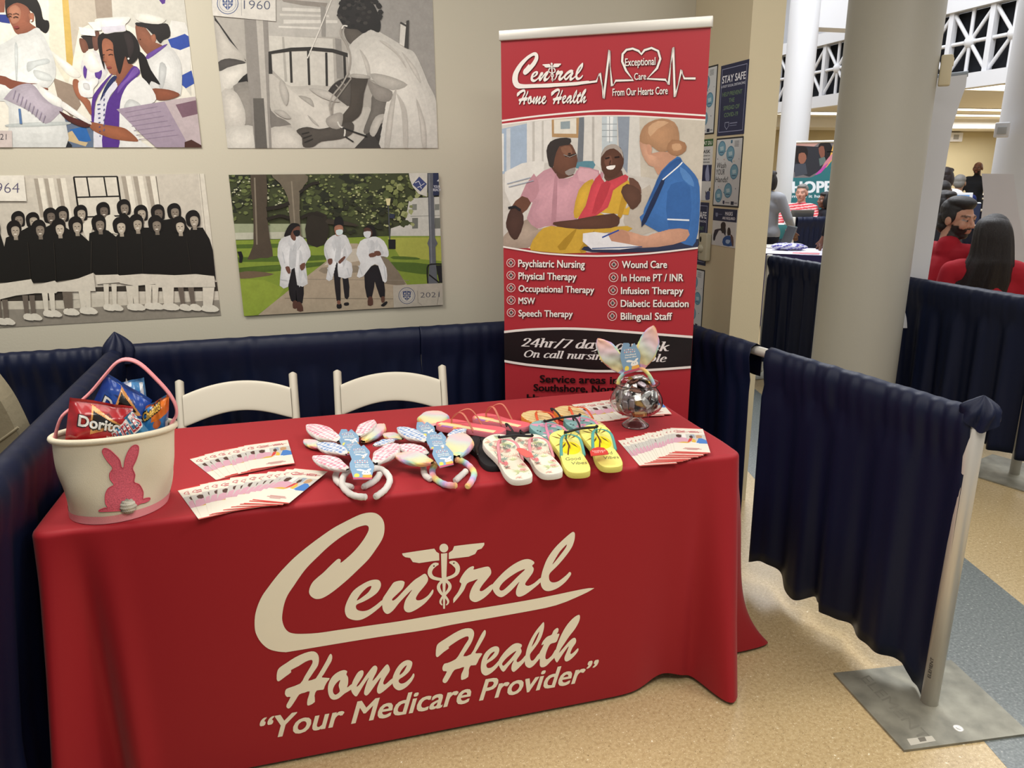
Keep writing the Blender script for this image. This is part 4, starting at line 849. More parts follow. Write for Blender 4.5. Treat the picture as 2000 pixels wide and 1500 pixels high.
p.line('#141416', '1800,1035 1795,900 1830,870 1930,868', 12, 2); p.poly('#1a1b1f', '1870,880 1960,875 1960,1030 1900,1030'); p.line('#141416', '1810,960 1900,1030', 12)
p.poly('#15161a', '150,760 185,758 200,800 190,855 165,855 168,810')
p.poly('#b0a89b', '1498,1052 1990,1030 1990,1300 1506,1300'); p.line('#8d867c', '1710,1100 1715,1200 1750,1225', 5); p.line('#8d867c', '1880,1220 1900,1100', 6)
seal(p, 1618, 1142, 72, '#3f4a6e', '#bab4aa'); p.text('2021', (1735, 1158), (1900, 1154), (1735, 1112), '#3b3d4e', -.012)
o = p.mb.build('wall_photograph', M_print); tag(o, 'colour photo print on the wall, three people in white coats on a path', 'picture', 'photo prints on the back wall')
# ================================================================ roll-up banner
BL0 = Vector((.772, 2.862, 0)); BR0 = Vector((1.404, 2.447, 0)); bex = (BR0 - BL0).normalized()
bn = bex.cross(Vector((0, 0, 1)))
t = thing('rollup_banner', 'tall red Central Home Health roll-up banner standing behind the table', 'banner', (BL0 + BR0) / 2)
C0 = (BL0 + BR0) / 2
p = Print(BL0 + bn * .004, bex, (0, 0, 1), 1.6e-5)
p.view = (0, 0, 1); aL = (p.uv(978, 75)[0] + p.uv(987, 778)[0]) / 2; aR = (p.uv(1393, 45)[0] + p.uv(1341, 800)[0]) / 2; zT = p.uv(978, 62)[1]
p.sheet(aL, .09, aR, zT - .005, '#a82c35', .0008)
v5 = (960, 40, 3.261); v6 = (960, 460, 4.348)
p.view = v5; p.tone = .12
p.line('#e9e3dd', '40,643 300,608 650,577 900,577 1400,608', 11, 3)
top_e = [(40, 670), (300, 637), (620, 612), (900, 612), (1400, 640)]
def v6to5(x, y): return ((960 + x / 4.348 - 960) * 3.261, (460 + y / 4.348 - 40) * 3.261)
bot_e = [v6to5(*q) for q in ((1800, 58), (1300, 110), (870, 130), (400, 105), (60, 52))]
p.poly('#e9e3dd', [(x, y - 9) for x, y in top_e] + [(x, y + 12) for x, y in bot_e], 0)
p.mi = 1; p.poly('#c9c5be', [(q.x, q.y) for q in cat(top_e, False, 3)] + [(q.x, q.y) for q in cat(bot_e, False, 3)])
for c, s in (('#9fb0c4', '66,690 230,655 230,930 66,980'), ('#c5c9cc', '95,690 120,685 120,980 95,985'), ('#e2e0db', '66,720 78,720 78,960 66,960'), ('#d8d5cf', '225,648 385,632 385,900 225,930'), ('#bdb9b2', '260,645 275,643 275,920 260,922'), ('#bdb9b2', '320,640 332,638 332,905 320,908'), ('#ad8b62', '383,632 560,618 556,748 385,742'), ('#dbd6ca', '398,632 540,622 540,722 398,720'), ('#8c9aa0', '440,645 500,640 500,690 440,692'), ('#6e737a', '558,618 592,615 582,905 545,905'),
 ('#d4d1cb', '590,613 705,612 705,950 640,900 590,900'), ('#b4b0aa', '640,613 655,613 655,900 640,900'), ('#bcc6cb', '703,612 800,612 800,850 703,850'), ('#dfe3e4', '735,612 775,612 770,770 735,770'), ('#8a93a0', '803,612 882,612 875,990 815,900'), ('#cecbc4', '880,612 945,614 950,1010 865,990'), ('#c3bbad', '942,614 1420,642 1420,1010 950,1010')): p.poly(c, s)
for y in (660, 700, 740): p.line('#8d9498', [(703, y), (800, y)], 4)
p.line('#8d9498', '752,612 752,780', 4)
B3 = [('#d0cbc3', '60,1020 300,955 1000,1000 1060,1100 1050,1345 60,1440'), ('#b9b0a4', '850,1200 1010,1045 1040,1340 870,1345'), ('#dad7d1', '85,965 310,890 335,950 285,1150 130,1190'), ('#5a8796', '540,905 648,895 648,945 540,940'),
 ('#a79687', '60,1400 120,1330 230,1265 300,1330 420,1295 300,1390 230,1450 60,1440'),
 ('#5b3b2e', '385,930 500,980 545,975 440,1012 395,995'), ('#c796a1', '195,1130 280,1000 380,938 430,1008 540,985 560,930 690,958 710,1000 600,1120 560,1240 500,1290 340,1312 290,1325 225,1260 262,1160'), ('#b98892', '180,1132 270,975 305,1080 250,1162'), ('#b4848f', '400,1010 420,1005 410,1300 380,1300'), ('#d3a5ae', '560,940 680,965 650,1030 560,1020'),
 ('#6a4535', '398,795 490,775 530,825 548,890 522,962 480,986 420,962 383,900'), ('#332c2a', '362,905 350,830 375,772 440,748 505,752 495,792 432,802 402,880 392,935 370,930'), ('#938a85', '468,962 532,935 526,972 490,988'), ('#825a46', '440,810 500,800 515,850 470,860'),
 ('#694535', '125,1192 195,1118 252,1162 188,1235'), ('#4a322a', '92,1290 128,1188 190,1210 205,1290 165,1392 128,1384 105,1340'),
 ('#5a3a2d', '720,965 830,955 822,1015 740,1035'), ('#cfa53a', '556,1080 620,1018 655,1028 605,1180 545,1262 523,1222'), ('#cfa53a', '765,1080 862,1008 885,1080 852,1200 885,1180 842,1295 740,1245 640,1212 615,1275 700,1200'), ('#b98f2d', '840,1090 870,1100 830,1250 800,1260'),
 ('#ce4853', '635,1055 690,978 722,1032 852,980 865,1020 775,1082 742,1190 605,1272 548,1268 600,1180'), ('#b83a45', '700,1040 760,1040 700,1190 640,1230'),
 ('#573729', '697,880 713,820 770,790 822,810 843,880 832,940 792,992 740,1002 703,952'), ('#a59b93', '700,870 712,822 740,795 790,788 830,825 840,880 825,850 780,815 730,830'), ('#70493a', '720,880 760,860 770,920 730,930'),
 ('#c7a039', '245,1445 300,1350 380,1308 560,1330 865,1308 865,1345 625,1362 600,1480 300,1470'), ('#a98426', '420,1440 520,1340 540,1340 470,1460'), ('#a98426', '560,1460 640,1350 655,1350 600,1470'), ('#5b3b2e', '395,1285 520,1270 780,1228 815,1290 760,1322 560,1328 420,1312'),
 ('#69483a', '875,1000 935,1030 955,1100 900,1110'), ('#5d3f32', '825,1092 862,1040 942,1078 952,1152 900,1205 870,1172'),
 ('#c19177', '1005,850 1145,838 1175,890 1085,995 1035,935'), ('#ca9b81', '943,765 992,790 1012,850 1062,870 1080,940 1040,932 1000,920 960,855'),
 ('#b08664', '945,770 955,700 1000,650 1085,624 1165,648 1195,720 1185,800 1105,835 1060,830 1020,800 990,790'), ('#c8a17e', '1000,680 1060,640 1130,650 1060,690 1010,740'), ('#a57a59', '1115,815 1150,758 1232,778 1238,830 1185,862 1140,852'), ('#c39a77', '1150,790 1200,785 1210,820 1160,830'), ('#c8967c', '990,790 1020,800 1018,850 995,850'),
 ('#2b324e', '590,1440 960,1430 1240,1405 1330,1390 1330,1450 960,1475 640,1475'),
 ('#3c6eb0', '975,1195 1030,1080 1080,960 1185,866 1218,900 1295,980 1325,1060 1325,1250 1300,1410 1230,1425 955,1285 968,1230'), ('#3463a3', '1120,1090 1180,1030 1265,1060 1258,1332 1128,1322'), ('#2d5896', '1025,1085 1088,960 1180,880 1212,902 1110,1012 1000,1155'), ('#5484c0', '1200,930 1270,990 1290,1060 1220,1010'),
 ('#1c2a4c', '955,1285 1080,1020 1100,1035 985,1285'), ('#c7977e', '1035,1372 1128,1330 1252,1332 1235,1402 1062,1442 880,1442 740,1402 732,1362 830,1330 905,1362'), ('#bb8a72', '735,1365 830,1335 880,1370 870,1430 760,1405'), ('#e2e2e6', '583,1356 740,1356 765,1405 960,1442 640,1458')]
for c, s in B3: p.poly(c, s, 2)
p.line('#e9edf2', '1090,1015 1190,930 1216,902', 8, 2); p.line('#dfe6ee', '1120,1266 1260,1272', 10); p.line('#2d4a9a', '705,1382 812,1335', 9)
p.line('#1d1d22', '108,1195 150,1185 185,1208', 16); p.line('#2b2321', '470,865 540,850', 6); p.line('#8f8a86', '460,855 500,870 545,850', 4)
p.poly('#efeae5', '733,930 790,922 775,948 742,948', 2); p.line('#21120e', '725,880 752,872', 9); p.line('#21120e', '785,872 815,868', 9); p.line('#2a1a14', '488,850 505,846', 8); p.line('#e8e2dc', '690,955 692,975', 8); p.line('#3b231b', '760,890 752,918 775,920', 5, 2)
for s in ('100,1040 250,1000', '110,1060 270,1020'): p.line('#9aa3b3', s, 5)
p.line('#37507e', '640,1452 960,1440', 6)
p.mi = 0; p.tone = 0
# heading lettering
def aff(src, dst):
    (x0, y0), (x1, y1), (x2, y2) = src; M = Matrix(((x0, y0, 1), (x1, y1, 1), (x2, y2, 1))).inverted()
    A = M @ Vector([d[0] for d in dst]); B = M @ Vector([d[1] for d in dst])
    return lambda a_, b_: (A[0] * a_ + A[1] * b_ + A[2], B[0] * a_ + B[1] * b_ + B[2])
LG.view = (0, 0, 1)
fx = aff([LG.uv(724, 1001), LG.uv(1120.1, 1038.9), LG.uv(564.2, 1383.8)], [p.uv(280, 203), p.uv(582, 270), p.uv(180, 537)])
beat = '470,412 560,403 670,388 692,335 715,498 752,190 768,420 792,384 903,381 858,320 833,262 836,215 860,188 900,180 938,195 955,216 975,190 1020,176 1062,195 1076,245 1055,305 992,372 1108,378 1128,410 1158,172 1168,488 1210,315 1228,370 1300,370'
p.line('#241014', beat, 20); stamp_logo(p, lambda a_, b_: (fx(a_, b_)[0] + .0012, fx(a_, b_)[1] - .0012), '#241014'); stamp_logo(p, fx, '#ece6e0'); p.line('#ece6e0', beat, 14)
for k_, c in ((1, '#241014'), (0, '#ece6e0')):
    d_ = 3 * k_
    p.text('Exceptional', (852 + d_, 291 + d_), (1044 + d_, 283 + d_), (852 + d_, 240 + d_), c, .012 + .006 * k_); p.text('Care', (910 + d_, 379 + d_), (985 + d_, 376 + d_), (910 + d_, 334 + d_), c, .012 + .006 * k_); p.text('From Our Hearts Core', (772 + d_, 481 + d_), (1122 + d_, 469 + d_), (772 + d_, 432 + d_), c, .012 + .006 * k_)
p.view = v6
p.line('#e9e3dd', '60,88 300,128 500,155 900,173 1350,150 1800,98', 14, 3)
for s, x, y, x1, y1, ty in (('Psychiatric Nursing', 230, 265, 792, 274, 200), ('Physical Therapy', 232, 370, 722, 378, 308), ('Occupational Therapy', 232, 475, 872, 488, 417), ('MSW', 232, 579, 370, 581, 522), ('Speech Therapy', 232, 685, 690, 692, 627),
        ('Wound Care', 1110, 275, 1490, 274, 212), ('In Home PT / INR', 1105, 387, 1628, 386, 324), ('Infusion Therapy', 1102, 495, 1628, 496, 434), ('Diabetic Education', 1100, 604, 1673, 606, 542), ('Bilingual Staff', 1100, 712, 1533, 714, 650)):
    p.text(s, (x + 5, y + 5), (x1 + 5, y1 + 5), (x + 5, ty + 5), '#3a1216', .022); p.text(s, (x, y), (x1, y1), (x, ty), '#ece6e0', .020)
for i in range(5):
    for x, y, r in ((167 + i * .8, 231 + 105.5 * i, 37), (1041 - 3.5 * i, 245 + 109 * i, 40)):
        p.disc('#e2d6d0', x, y, r, ring=5); p.line('#ddd0ca', [(x - 20, y), (x + 20, y)], 17); p.line('#ddd0ca', [(x, y - 22), (x, y + 22)], 17); p.line('#171012', [(x - 15, y), (x + 15, y)], 9); p.line('#171012', [(x, y - 17), (x, y + 17)], 9)
e1 = cat([(60, 825), (300, 800), (620, 790), (900, 800), (1300, 830), (1760, 866)], False, 3); e2 = cat([(1760, 1108), (1300, 1140), (900, 1147), (700, 1132), (300, 1092), (60, 1052)], False, 3)
p.poly('#e9e3dd', [(q.x, q.y - 12) for q in e1] + [(q.x, q.y + 12) for q in e2]); p.poly('#121013', [(q.x, q.y + 8) for q in e1] + [(q.x, q.y - 8) for q in e2])
# broad-nib italic lettering
GL = {'2': (.85, [[(.1, 1.05), (.18, 1.35), (.48, 1.4), (.64, 1.12), (.45, .65), (.1, .12)], [(.08, .07), (.7, .07)], [(.1, .12), (.7, .1)]]), '4': (.9, [[(.55, 1.4), (.05, .48)], [(.05, .44), (.85, .44)], [(.58, 1.42), (.58, 0)]]), '7': (.85, [[(.12, 1.36), (.8, 1.36)], [(.8, 1.36), (.3, 0)]]), '/': (.6, [[(.55, 1.5), (.02, -.1)]]),
 'h': (.86, [[(.15, 1.5), (.15, 0)], [(.15, .6), (.35, .94), (.58, .9), (.62, .6), (.62, .05)], [(.62, .04), (.78, .06)], [(0, 1.48), (.15, 1.48)]]), 'r': (.66, [[(.15, 1), (.15, 0)], [(.15, .6), (.3, .9), (.55, .93)], [(0, .97), (.15, .97)]]), 'd': (.86, [[(.6, .85), (.35, .97), (.1, .6), (.15, .1), (.38, .04), (.62, .4)], [(.65, 1.5), (.65, .04)], [(.65, .04), (.82, .08)], [(.5, 1.48), (.65, 1.48)]]),
 'a': (.86, [[(.6, .85), (.35, .97), (.1, .6), (.15, .1), (.38, .04), (.62, .4)], [(.65, 1), (.65, .04)], [(.65, .04), (.82, .08)]]), 'y': (.82, [[(.08, 1), (.36, .1)], [(.75, .98), (.32, -.2), (.02, -.4)], [(-.02, .97), (.1, .97)]]), 's': (.66, [[(.55, .83), (.35, .97), (.15, .83), (.25, .6), (.48, .4), (.5, .12), (.28, .02), (.06, .15)]]),
 'w': (1.15, [[(.06, 1), (.26, .05)], [(.26, .05), (.56, .95)], [(.56, .95), (.72, .05)], [(.72, .05), (1.05, 1)]]), 'e': (.74, [[(.12, .5), (.56, .62), (.5, .93), (.3, .97), (.1, .6), (.15, .12), (.38, .03), (.62, .2)]]), 'k': (.82, [[(.15, 1.5), (.15, 0)], [(.62, .97), (.15, .45)], [(.3, .6), (.62, .04)], [(.62, .04), (.76, .08)], [(0, 1.48), (.15, 1.48)]]),
 'O': (1.2, [[(.6, 1.43), (.18, 1.1), (.12, .4), (.5, .03), (.95, .35), (1.0, 1.05), (.6, 1.43)]]), 'n': (.86, [[(.15, 1), (.15, 0)], [(.15, .6), (.38, .95), (.6, .85), (.62, .05)], [(.62, .04), (.78, .08)], [(0, .97), (.15, .97)]]), 'c': (.72, [[(.58, .83), (.38, .97), (.1, .6), (.15, .1), (.38, .03), (.6, .2)]]), 'l': (.42, [[(.15, 1.5), (.15, 0)], [(0, 1.48), (.15, 1.48)], [(.15, .04), (.3, .06)]]),
 'u': (.86, [[(.14, 1), (.13, .3), (.3, .04), (.6, .35)], [(.64, 1), (.64, .04)], [(.64, .04), (.8, .08)], [(0, .97), (.14, .97)]]), 'i': (.42, [[(.15, 1), (.15, 0)], [(.15, 1.34), (.17, 1.36)], [(0, .97), (.15, .97)], [(.15, .04), (.3, .06)]]), 'g': (.82, [[(.58, .85), (.35, .97), (.12, .68), (.28, .38), (.52, .5), (.58, .85)], [(.28, .36), (.15, .15), (.6, -.05), (.5, -.4), (.1, -.35), (.12, -.1)], [(.6, .92), (.75, .95)]]), 'v': (.78, [[(.08, 1), (.32, .05)], [(.32, .05), (.7, .98)]]), 'b': (.82, [[(.15, 1.5), (.15, .1)], [(.15, .5), (.38, .95), (.62, .7), (.58, .2), (.32, .03), (.15, .2)]])}
def hull(P):
    P = sorted(set(P)); L = []; U = []
    for q in P:
        while len(L) > 1 and (L[-1][0] - L[-2][0]) * (q[1] - L[-2][1]) - (L[-1][1] - L[-2][1]) * (q[0] - L[-2][0]) <= 0: L.pop()
        L.append(q)
    for q in reversed(P):
        while len(U) > 1 and (U[-1][0] - U[-2][0]) * (q[1] - U[-2][1]) - (U[-1][1] - U[-2][1]) * (q[0] - U[-2][0]) <= 0: U.pop()
        U.append(q)
    return L[:-1] + U[:-1]
def nibtext(pr, s, p0, p1, p2, col, nw=.115, nt=.045):
    p0, p1, p2 = pr.uv(*p0), pr.uv(*p1), pr.uv(*p2); wtot = sum(GL[c][0] if c != ' ' else .5 for c in s); x = 0; c_ = hx(col); pr.k += 1
    for ch in s:
        if ch == ' ': x += .5; continue
        for st in GL[ch][1]:
            Q = [(q.x, q.y) for q in cat(st, False, 3)] if len(st) > 2 else st
            for a_, b_ in zip(Q, Q[1:]):
                hp = hull([(round(c[0] + nw * math.cos(k), 4), round(c[1] + nt * math.sin(k), 4)) for c in (a_, b_) for k in [j * .785 for j in range(8)]])
                out = []
                for hx_, hy_ in hp:
                    u_ = (x + hx_ + .22 * hy_) / wtot; v_ = hy_ / 1.45
                    out.append(pr.P(p0[0] + (p1[0] - p0[0]) * u_ + (p2[0] - p0[0]) * v_, p0[1] + (p1[1] - p0[1]) * u_ + (p2[1] - p0[1]) * v_))
                pr.mb.add(out, [tuple(range(len(out)))], c_, pr.mi, False); pr.k += .02
        x += GL[ch][0]
nibtext(p, '24hr/7 days a week', (255, 940), (1500, 980), (255, 868), '#e6e2e0'); nibtext(p, 'On call nursing available', (272, 1030), (1480, 1072), (272, 970), '#e6e2e0')
p.text('Service areas in', (415, 1243), (1075, 1258), (415, 1180), '#17090b', .03); p.text('Southshore, Northshore', (362, 1316), (1330, 1340), (362, 1256), '#17090b', .03); p.text('Hammond', (305, 1400), (760, 1412), (305, 1342), '#17090b', .03)
o = p.mb.build('banner_sheet', [M_vinyl, M_bphoto], t); o.location = -C0
def bbox(a0, a1, d0, d1, z0, z1, name, m, rr_=.004):
    M = Matrix(((bex.x, -bn.x, 0, BL0.x - C0.x), (bex.y, -bn.y, 0, BL0.y - C0.y), (0, 0, 1, 0), (0, 0, 0, 1)))
    a = MB(); a.rbox(a0, a1, d0, d1, z0, z1, rr_, M=M); return a.build(name, m, t)
bbox(aL - .006, aR + .006, -.014, .012, zT - .032, zT + .004, 'top_rail', M_steel)
bbox(aL - .02, aR + .02, -.03, .09, .012, .095, 'base_cassette', M_steel, .015)
bbox((aL + aR) / 2 - .01, (aL + aR) / 2 + .01, .02, .035, .09, zT - .01, 'support_pole', M_steel)
for x in (aL + .12, aR - .12): bbox(x - .02, x + .02, -.05, .2, 0, .0125, 'foot', M_steel)

# ================================================================ notices on the end of the wall
v7 = (1340, 100, 6.52); v8 = (1340, 260, 6.25)
def wp(): return Print((PX - .0016, 0, 0), (0, -1, 0), (0, 0, 1), 2e-5)
M_notice = cmat('notice_paper', .55)
q_ = wp(); q_.view = v7; aR_ = (q_.uv(802, 100)[0] + q_.uv(735, 1055)[0]) / 2; aRl = (q_.uv(450, 190)[0] + q_.uv(388, 1085)[0]) / 2; aLr = q_.uv(380, 600)[0]
z2t = q_.uv(450, 190)[1]; z2b = q_.uv(388, 1085)[1]; q_.view = v8
z3t, z3b = q_.uv(372, 66)[1], q_.uv(312, 888)[1]; z4t, z4b = q_.uv(345, 915)[1], q_.uv(325, 1362)[1]; z5t, z5b = q_.uv(352, 65)[1], q_.uv(312, 828)[1]; z6t = q_.uv(216, 845)[1]
def stay(a0, z0, a1, z1, label):
    p = wp(); p.sheet(a0, z0, a1, z1, '#1d2347'); w, h = a1 - a0, z1 - z0; X = lambda x: a0 + x * w; Z = lambda y: z1 - y * h
    b = [(X(.05), Z(.95)), (X(.95), Z(.95)), (X(.95), Z(.05)), (X(.05), Z(.05))]; b2 = [(X(.065), Z(.94)), (X(.935), Z(.94)), (X(.935), Z(.06)), (X(.065), Z(.06))]
    p.flat([b, b2], '#8a8fae')
    for s, x0, x1, y, hh, c in (('STAY SAFE', .08, .92, .25, .105, '#e4e6ee'), ('6 FOOT SOCIAL DISTANCING', .06, .92, .315, .035, '#c6cad8'), ('HELP PREVENT', .12, .84, .44, .06, '#5f7a5c'), ('THE', .38, .58, .535, .06, '#5f7a5c'), ('SPREAD OF', .2, .78, .635, .06, '#5f7a5c'), ('COVID-19', .24, .74, .735, .06, '#5f7a5c')):
        p.text(s, (X(x0), Z(y)), (X(x1), Z(y)), (X(x0), Z(y - hh)), c, .02, plane=True)
    sh = [(X(.28), Z(.81)), (X(.44), Z(.81)), (X(.44), Z(.87)), (X(.36), Z(.92)), (X(.28), Z(.87))]; p.flat([sh, [((x - X(.36)) * .8 + X(.36), (z - Z(.86)) * .8 + Z(.86)) for x, z in sh]], '#8d93ad')
    p.flat([[(X(.47), Z(.84)), (X(.74), Z(.84)), (X(.74), Z(.825)), (X(.47), Z(.825))]], '#767c99'); p.flat([[(X(.47), Z(.87)), (X(.72), Z(.87)), (X(.72), Z(.862)), (X(.47), Z(.862))]], '#767c99')
    o = p.mb.build('notice', M_notice); tag(o, label, 'notice', 'notices on the wall end')
def bubble(p, X, Z, x, y, r, tail, ar):
    el = lambda k: [(X(x + k * r * math.cos(t_)), Z(y + k * r * ar * math.sin(t_))) for t_ in [j * .314 for j in range(20)]]
    p.flat([[(X(x + r * .4), Z(y + .5 * r * ar)), (X(x + tail[0]), Z(y + tail[1])), (X(x - r * .1), Z(y + .9 * r * ar))]], '#4f7f9b'); p.flat([el(1)], '#4f7f9b'); p.flat([el(.85)], '#6f9db4'); p.flat([[(X(x - r * .5), Z(y - .2 * r * ar)), (X(x + r * .4), Z(y - .3 * r * ar)), (X(x + r * .5), Z(y + .2 * r * ar)), (X(x - r * .3), Z(y + .3 * r * ar))]], '#a9c4cf'); p.flat([[(X(x - r * .5), Z(y + .55 * r * ar)), (X(x + r * .5), Z(y + .55 * r * ar)), (X(x + r * .5), Z(y + .45 * r * ar)), (X(x - r * .5), Z(y + .45 * r * ar))]], '#27476b')
def wash(a0, z0, a1, z1, label):
    p = wp(); p.sheet(a0, z0, a1, z1, '#15171f'); w, h = a1 - a0, z1 - z0; X = lambda x: a0 + x * w; Z = lambda y: z1 - y * h
    p.flat([[(X(.03), Z(.978)), (X(.97), Z(.978)), (X(.97), Z(.022)), (X(.03), Z(.022))]], '#c9cdd0'); ar = w / h
    for x, y, r, tl in ((.23, .15, .15, (.22, .03)), (.57, .23, .15, (.1, .14)), (.75, .49, .15, (-.06, .14)), (.57, .76, .15, (-.2, .02)), (.22, .84, .14, (.1, -.05))): bubble(p, X, Z, x, y, r, tl, ar)
    p.flat([[(X(.56), Z(.085)), (X(.62), Z(.085)), (X(.62), Z(.04)), (X(.56), Z(.04))]], '#42708c')
    for s, x0, x1, y in (('Wash', .08, .44, .435), ('YOUR', .07, .4, .53), ('Hands!', .06, .54, .64)): p.text(s, (X(x0), Z(y)), (X(x1), Z(y)), (X(x0), Z(y - .085)), '#191b24', .0, .1, plane=True)
    for k in range(5): p.flat([[(X(.7), Z(.062 + .018 * k)), (X(.86), Z(.062 + .018 * k)), (X(.86), Z(.056 + .018 * k)), (X(.7), Z(.056 + .018 * k))]], '#6d7278')
    p.flat([[(X(.4), Z(.91)), (X(.47), Z(.91)), (X(.47), Z(.95)), (X(.435), Z(.965)), (X(.4), Z(.95))]], '#27304f'); p.flat([[(X(.5), Z(.945)), (X(.66), Z(.945)), (X(.66), Z(.93)), (X(.5), Z(.93))]], '#7b8088'); p.flat([[(X(.71), Z(.965)), (X(.82), Z(.965)), (X(.82), Z(.915)), (X(.71), Z(.915))]], '#1f2640'); p.flat([[(X(.84), Z(.945)), (X(.94), Z(.945)), (X(.94), Z(.93)), (X(.84), Z(.93))]], '#7b8088')
    for x, y, c in ((.35, .3, '#b56a5a'), (.1, .29, '#2b3d5a'), (.72, .33, '#b9a25a'), (.2, .7, '#b56a5a'), (.85, .72, '#2b3d5a'), (.9, .3, '#8a8f94')): p.flat([[(X(x), Z(y)), (X(x + .015), Z(y + .012)), (X(x), Z(y + .02)), (X(x - .015), Z(y + .01))]], c)
    o = p.mb.build('notice', M_notice); tag(o, label, 'notice', 'notices on the wall end')
wL = aR_ - aRl
stay(aRl, z2b, aR_, z2t, 'navy STAY SAFE notice high on the end of the wall, fully visible')
wash(aRl, z3b, aR_, z3t, 'white Wash Your Hands notice with blue bubbles, below the upper STAY SAFE notice')
wash(aLr - wL, z2b + .012, aLr, z2t + .012, 'white hand washing notice half hidden behind the top of the red banner')
stay(aLr - wL, z6t - (z2t - z2b), aLr - .004, z6t, 'lower navy STAY SAFE notice mostly hidden behind the red banner')
wash(aLr - wL, z6t - 2 * (z2t - z2b) - .02, aLr - .004, z6t - (z2t - z2b) - .02, 'lowest hand washing notice, a sliver beside the red banner')
# green topped notice
p = wp(); p.view = v8; a0, a1 = aLr - wL, aLr; p.sheet(a0, z5b, a1, z5t, '#cdcfcf'); h = z5t - z5b; X = lambda x: a0 + x * wL; Z = lambda y: z5t - y * h
p.flat([[(X(0), Z(.115)), (X(1), Z(.115)), (X(1), Z(0)), (X(0), Z(0))]], '#2f5a2b'); p.flat([[(X(0.1), Z(.68)), (X(1), Z(.68)), (X(1), Z(.415)), (X(.1), Z(.415))]], '#1b2149')
p.text('COVID-19 AT DU', (X(.05), Z(.09)), (X(.95), Z(.09)), (X(.05), Z(.03)), '#dfe5dc', .02, plane=True); p.text('MASK', (X(.5), Z(.225)), (X(.9), Z(.225)), (X(.5), Z(.17)), '#1b1d25', .02, plane=True)
for s, y in (('Required on', .275), ('campus at', .33), ('all times', .38)): p.text(s, (X(.5), Z(y)), (X(.9), Z(y)), (X(.5), Z(y - .025)), '#1b1d25', .02, plane=True)
p.text('DISTANCE', (X(.12), Z(.755)), (X(.62), Z(.755)), (X(.12), Z(.71)), '#1b1d25', .01, plane=True)
for y in (.80, .86): p.flat([[(X(.15), Z(y)), (X(.5), Z(y)), (X(.5), Z(y - .02)), (X(.15), Z(y - .02))]], '#33353c')
p.poly('#8c93b4', '255,400 270,385 280,470 285,575 240,578 235,480', 2); p.poly('#2a2124', '280,680 295,660 305,680 300,710 278,705', 2); p.poly('#3d4870', '240,735 275,705 300,740 300,800 240,815', 2); p.poly('#2a2124', '235,700 250,735 242,760', 2)
tag(p.mb.build('notice', M_notice), 'white COVID-19 notice with a green top strip, beside the banner edge', 'notice', 'notices on the wall end')
# masks notice
p = wp(); p.view = v8; p.sheet(aRl + .012, z4b, aR_ - .006, z4t, '#cfd0cf'); a0, a1 = aRl + .012, aR_ - .006; h = z4t - z4b
p.flat([[(a0, z4t - .33 * h), (a1, z4t - .33 * h), (a1, z4t), (a0, z4t)]], '#1d2347'); p.text('MASKS', (478, 1005), (568, 1008), (480, 958), '#dfe1ea', .02); p.text('ARE REQUIRED', (443, 1050), (597, 1062), (445, 1018), '#dfe1ea', .02)
p.poly('#767c99', '360,970 390,972 388,1010 372,1025 360,1005'); p.line('#767c99', '395,990 440,992', 6)
for c, s in (('#272033', '330,1290 350,1180 420,1165 440,1120 480,1130 480,1260 400,1200 350,1310'), ('#c7c8cc', '400,1190 440,1210 480,1260 470,1370 345,1345'), ('#2b2023', '425,1110 445,1085 475,1090 485,1130 470,1190 440,1225 425,1150'), ('#1f4d8f', '450,1290 500,1250 555,1270 575,1375 455,1368'), ('#5a3f3c', '540,1240 575,1270 578,1375 560,1370'), ('#2b2023', '505,1180 520,1150 540,1170 545,1240 505,1245'), ('#9fb7d6', '490,1300 540,1310 520,1350 485,1340')): p.poly(c, s, 2)
tag(p.mb.build('notice', M_notice), 'MASKS ARE REQUIRED notice with two people, lowest on the right of the wall end', 'notice', 'notices on the wall end')
# light sensor box
sb = onpl(1378, 482, Vector((PX - .012, 0, 0)), Vector((1, 0, 0)))
t = thing('wall_sensor', 'cream wall box with a round knob beside the lower banner edge', 'switch', (PX, sb.y, sb.z))
a = MB(); a.rbox(-.03, -.0025, -.034, .034, -.063, .063, .006); a.build('housing', mat('ivory_plastic', '#b9b59c', .45), t)
a = MB(); a.lathe([(0, .014), (.013, .012), (.019, .004), (.02, 0)], 24, M=Matrix.Translation((-.029, .01, -.008)) @ Matrix.Rotation(-math.pi / 2, 4, 'Y')); a.build('knob', mat('ivory_plastic2', '#b4b098', .35), t)
a = MB(); a.ball((-.0295, .018, .034), (.003, .008, .014)); a.build('lens', M_black, t)

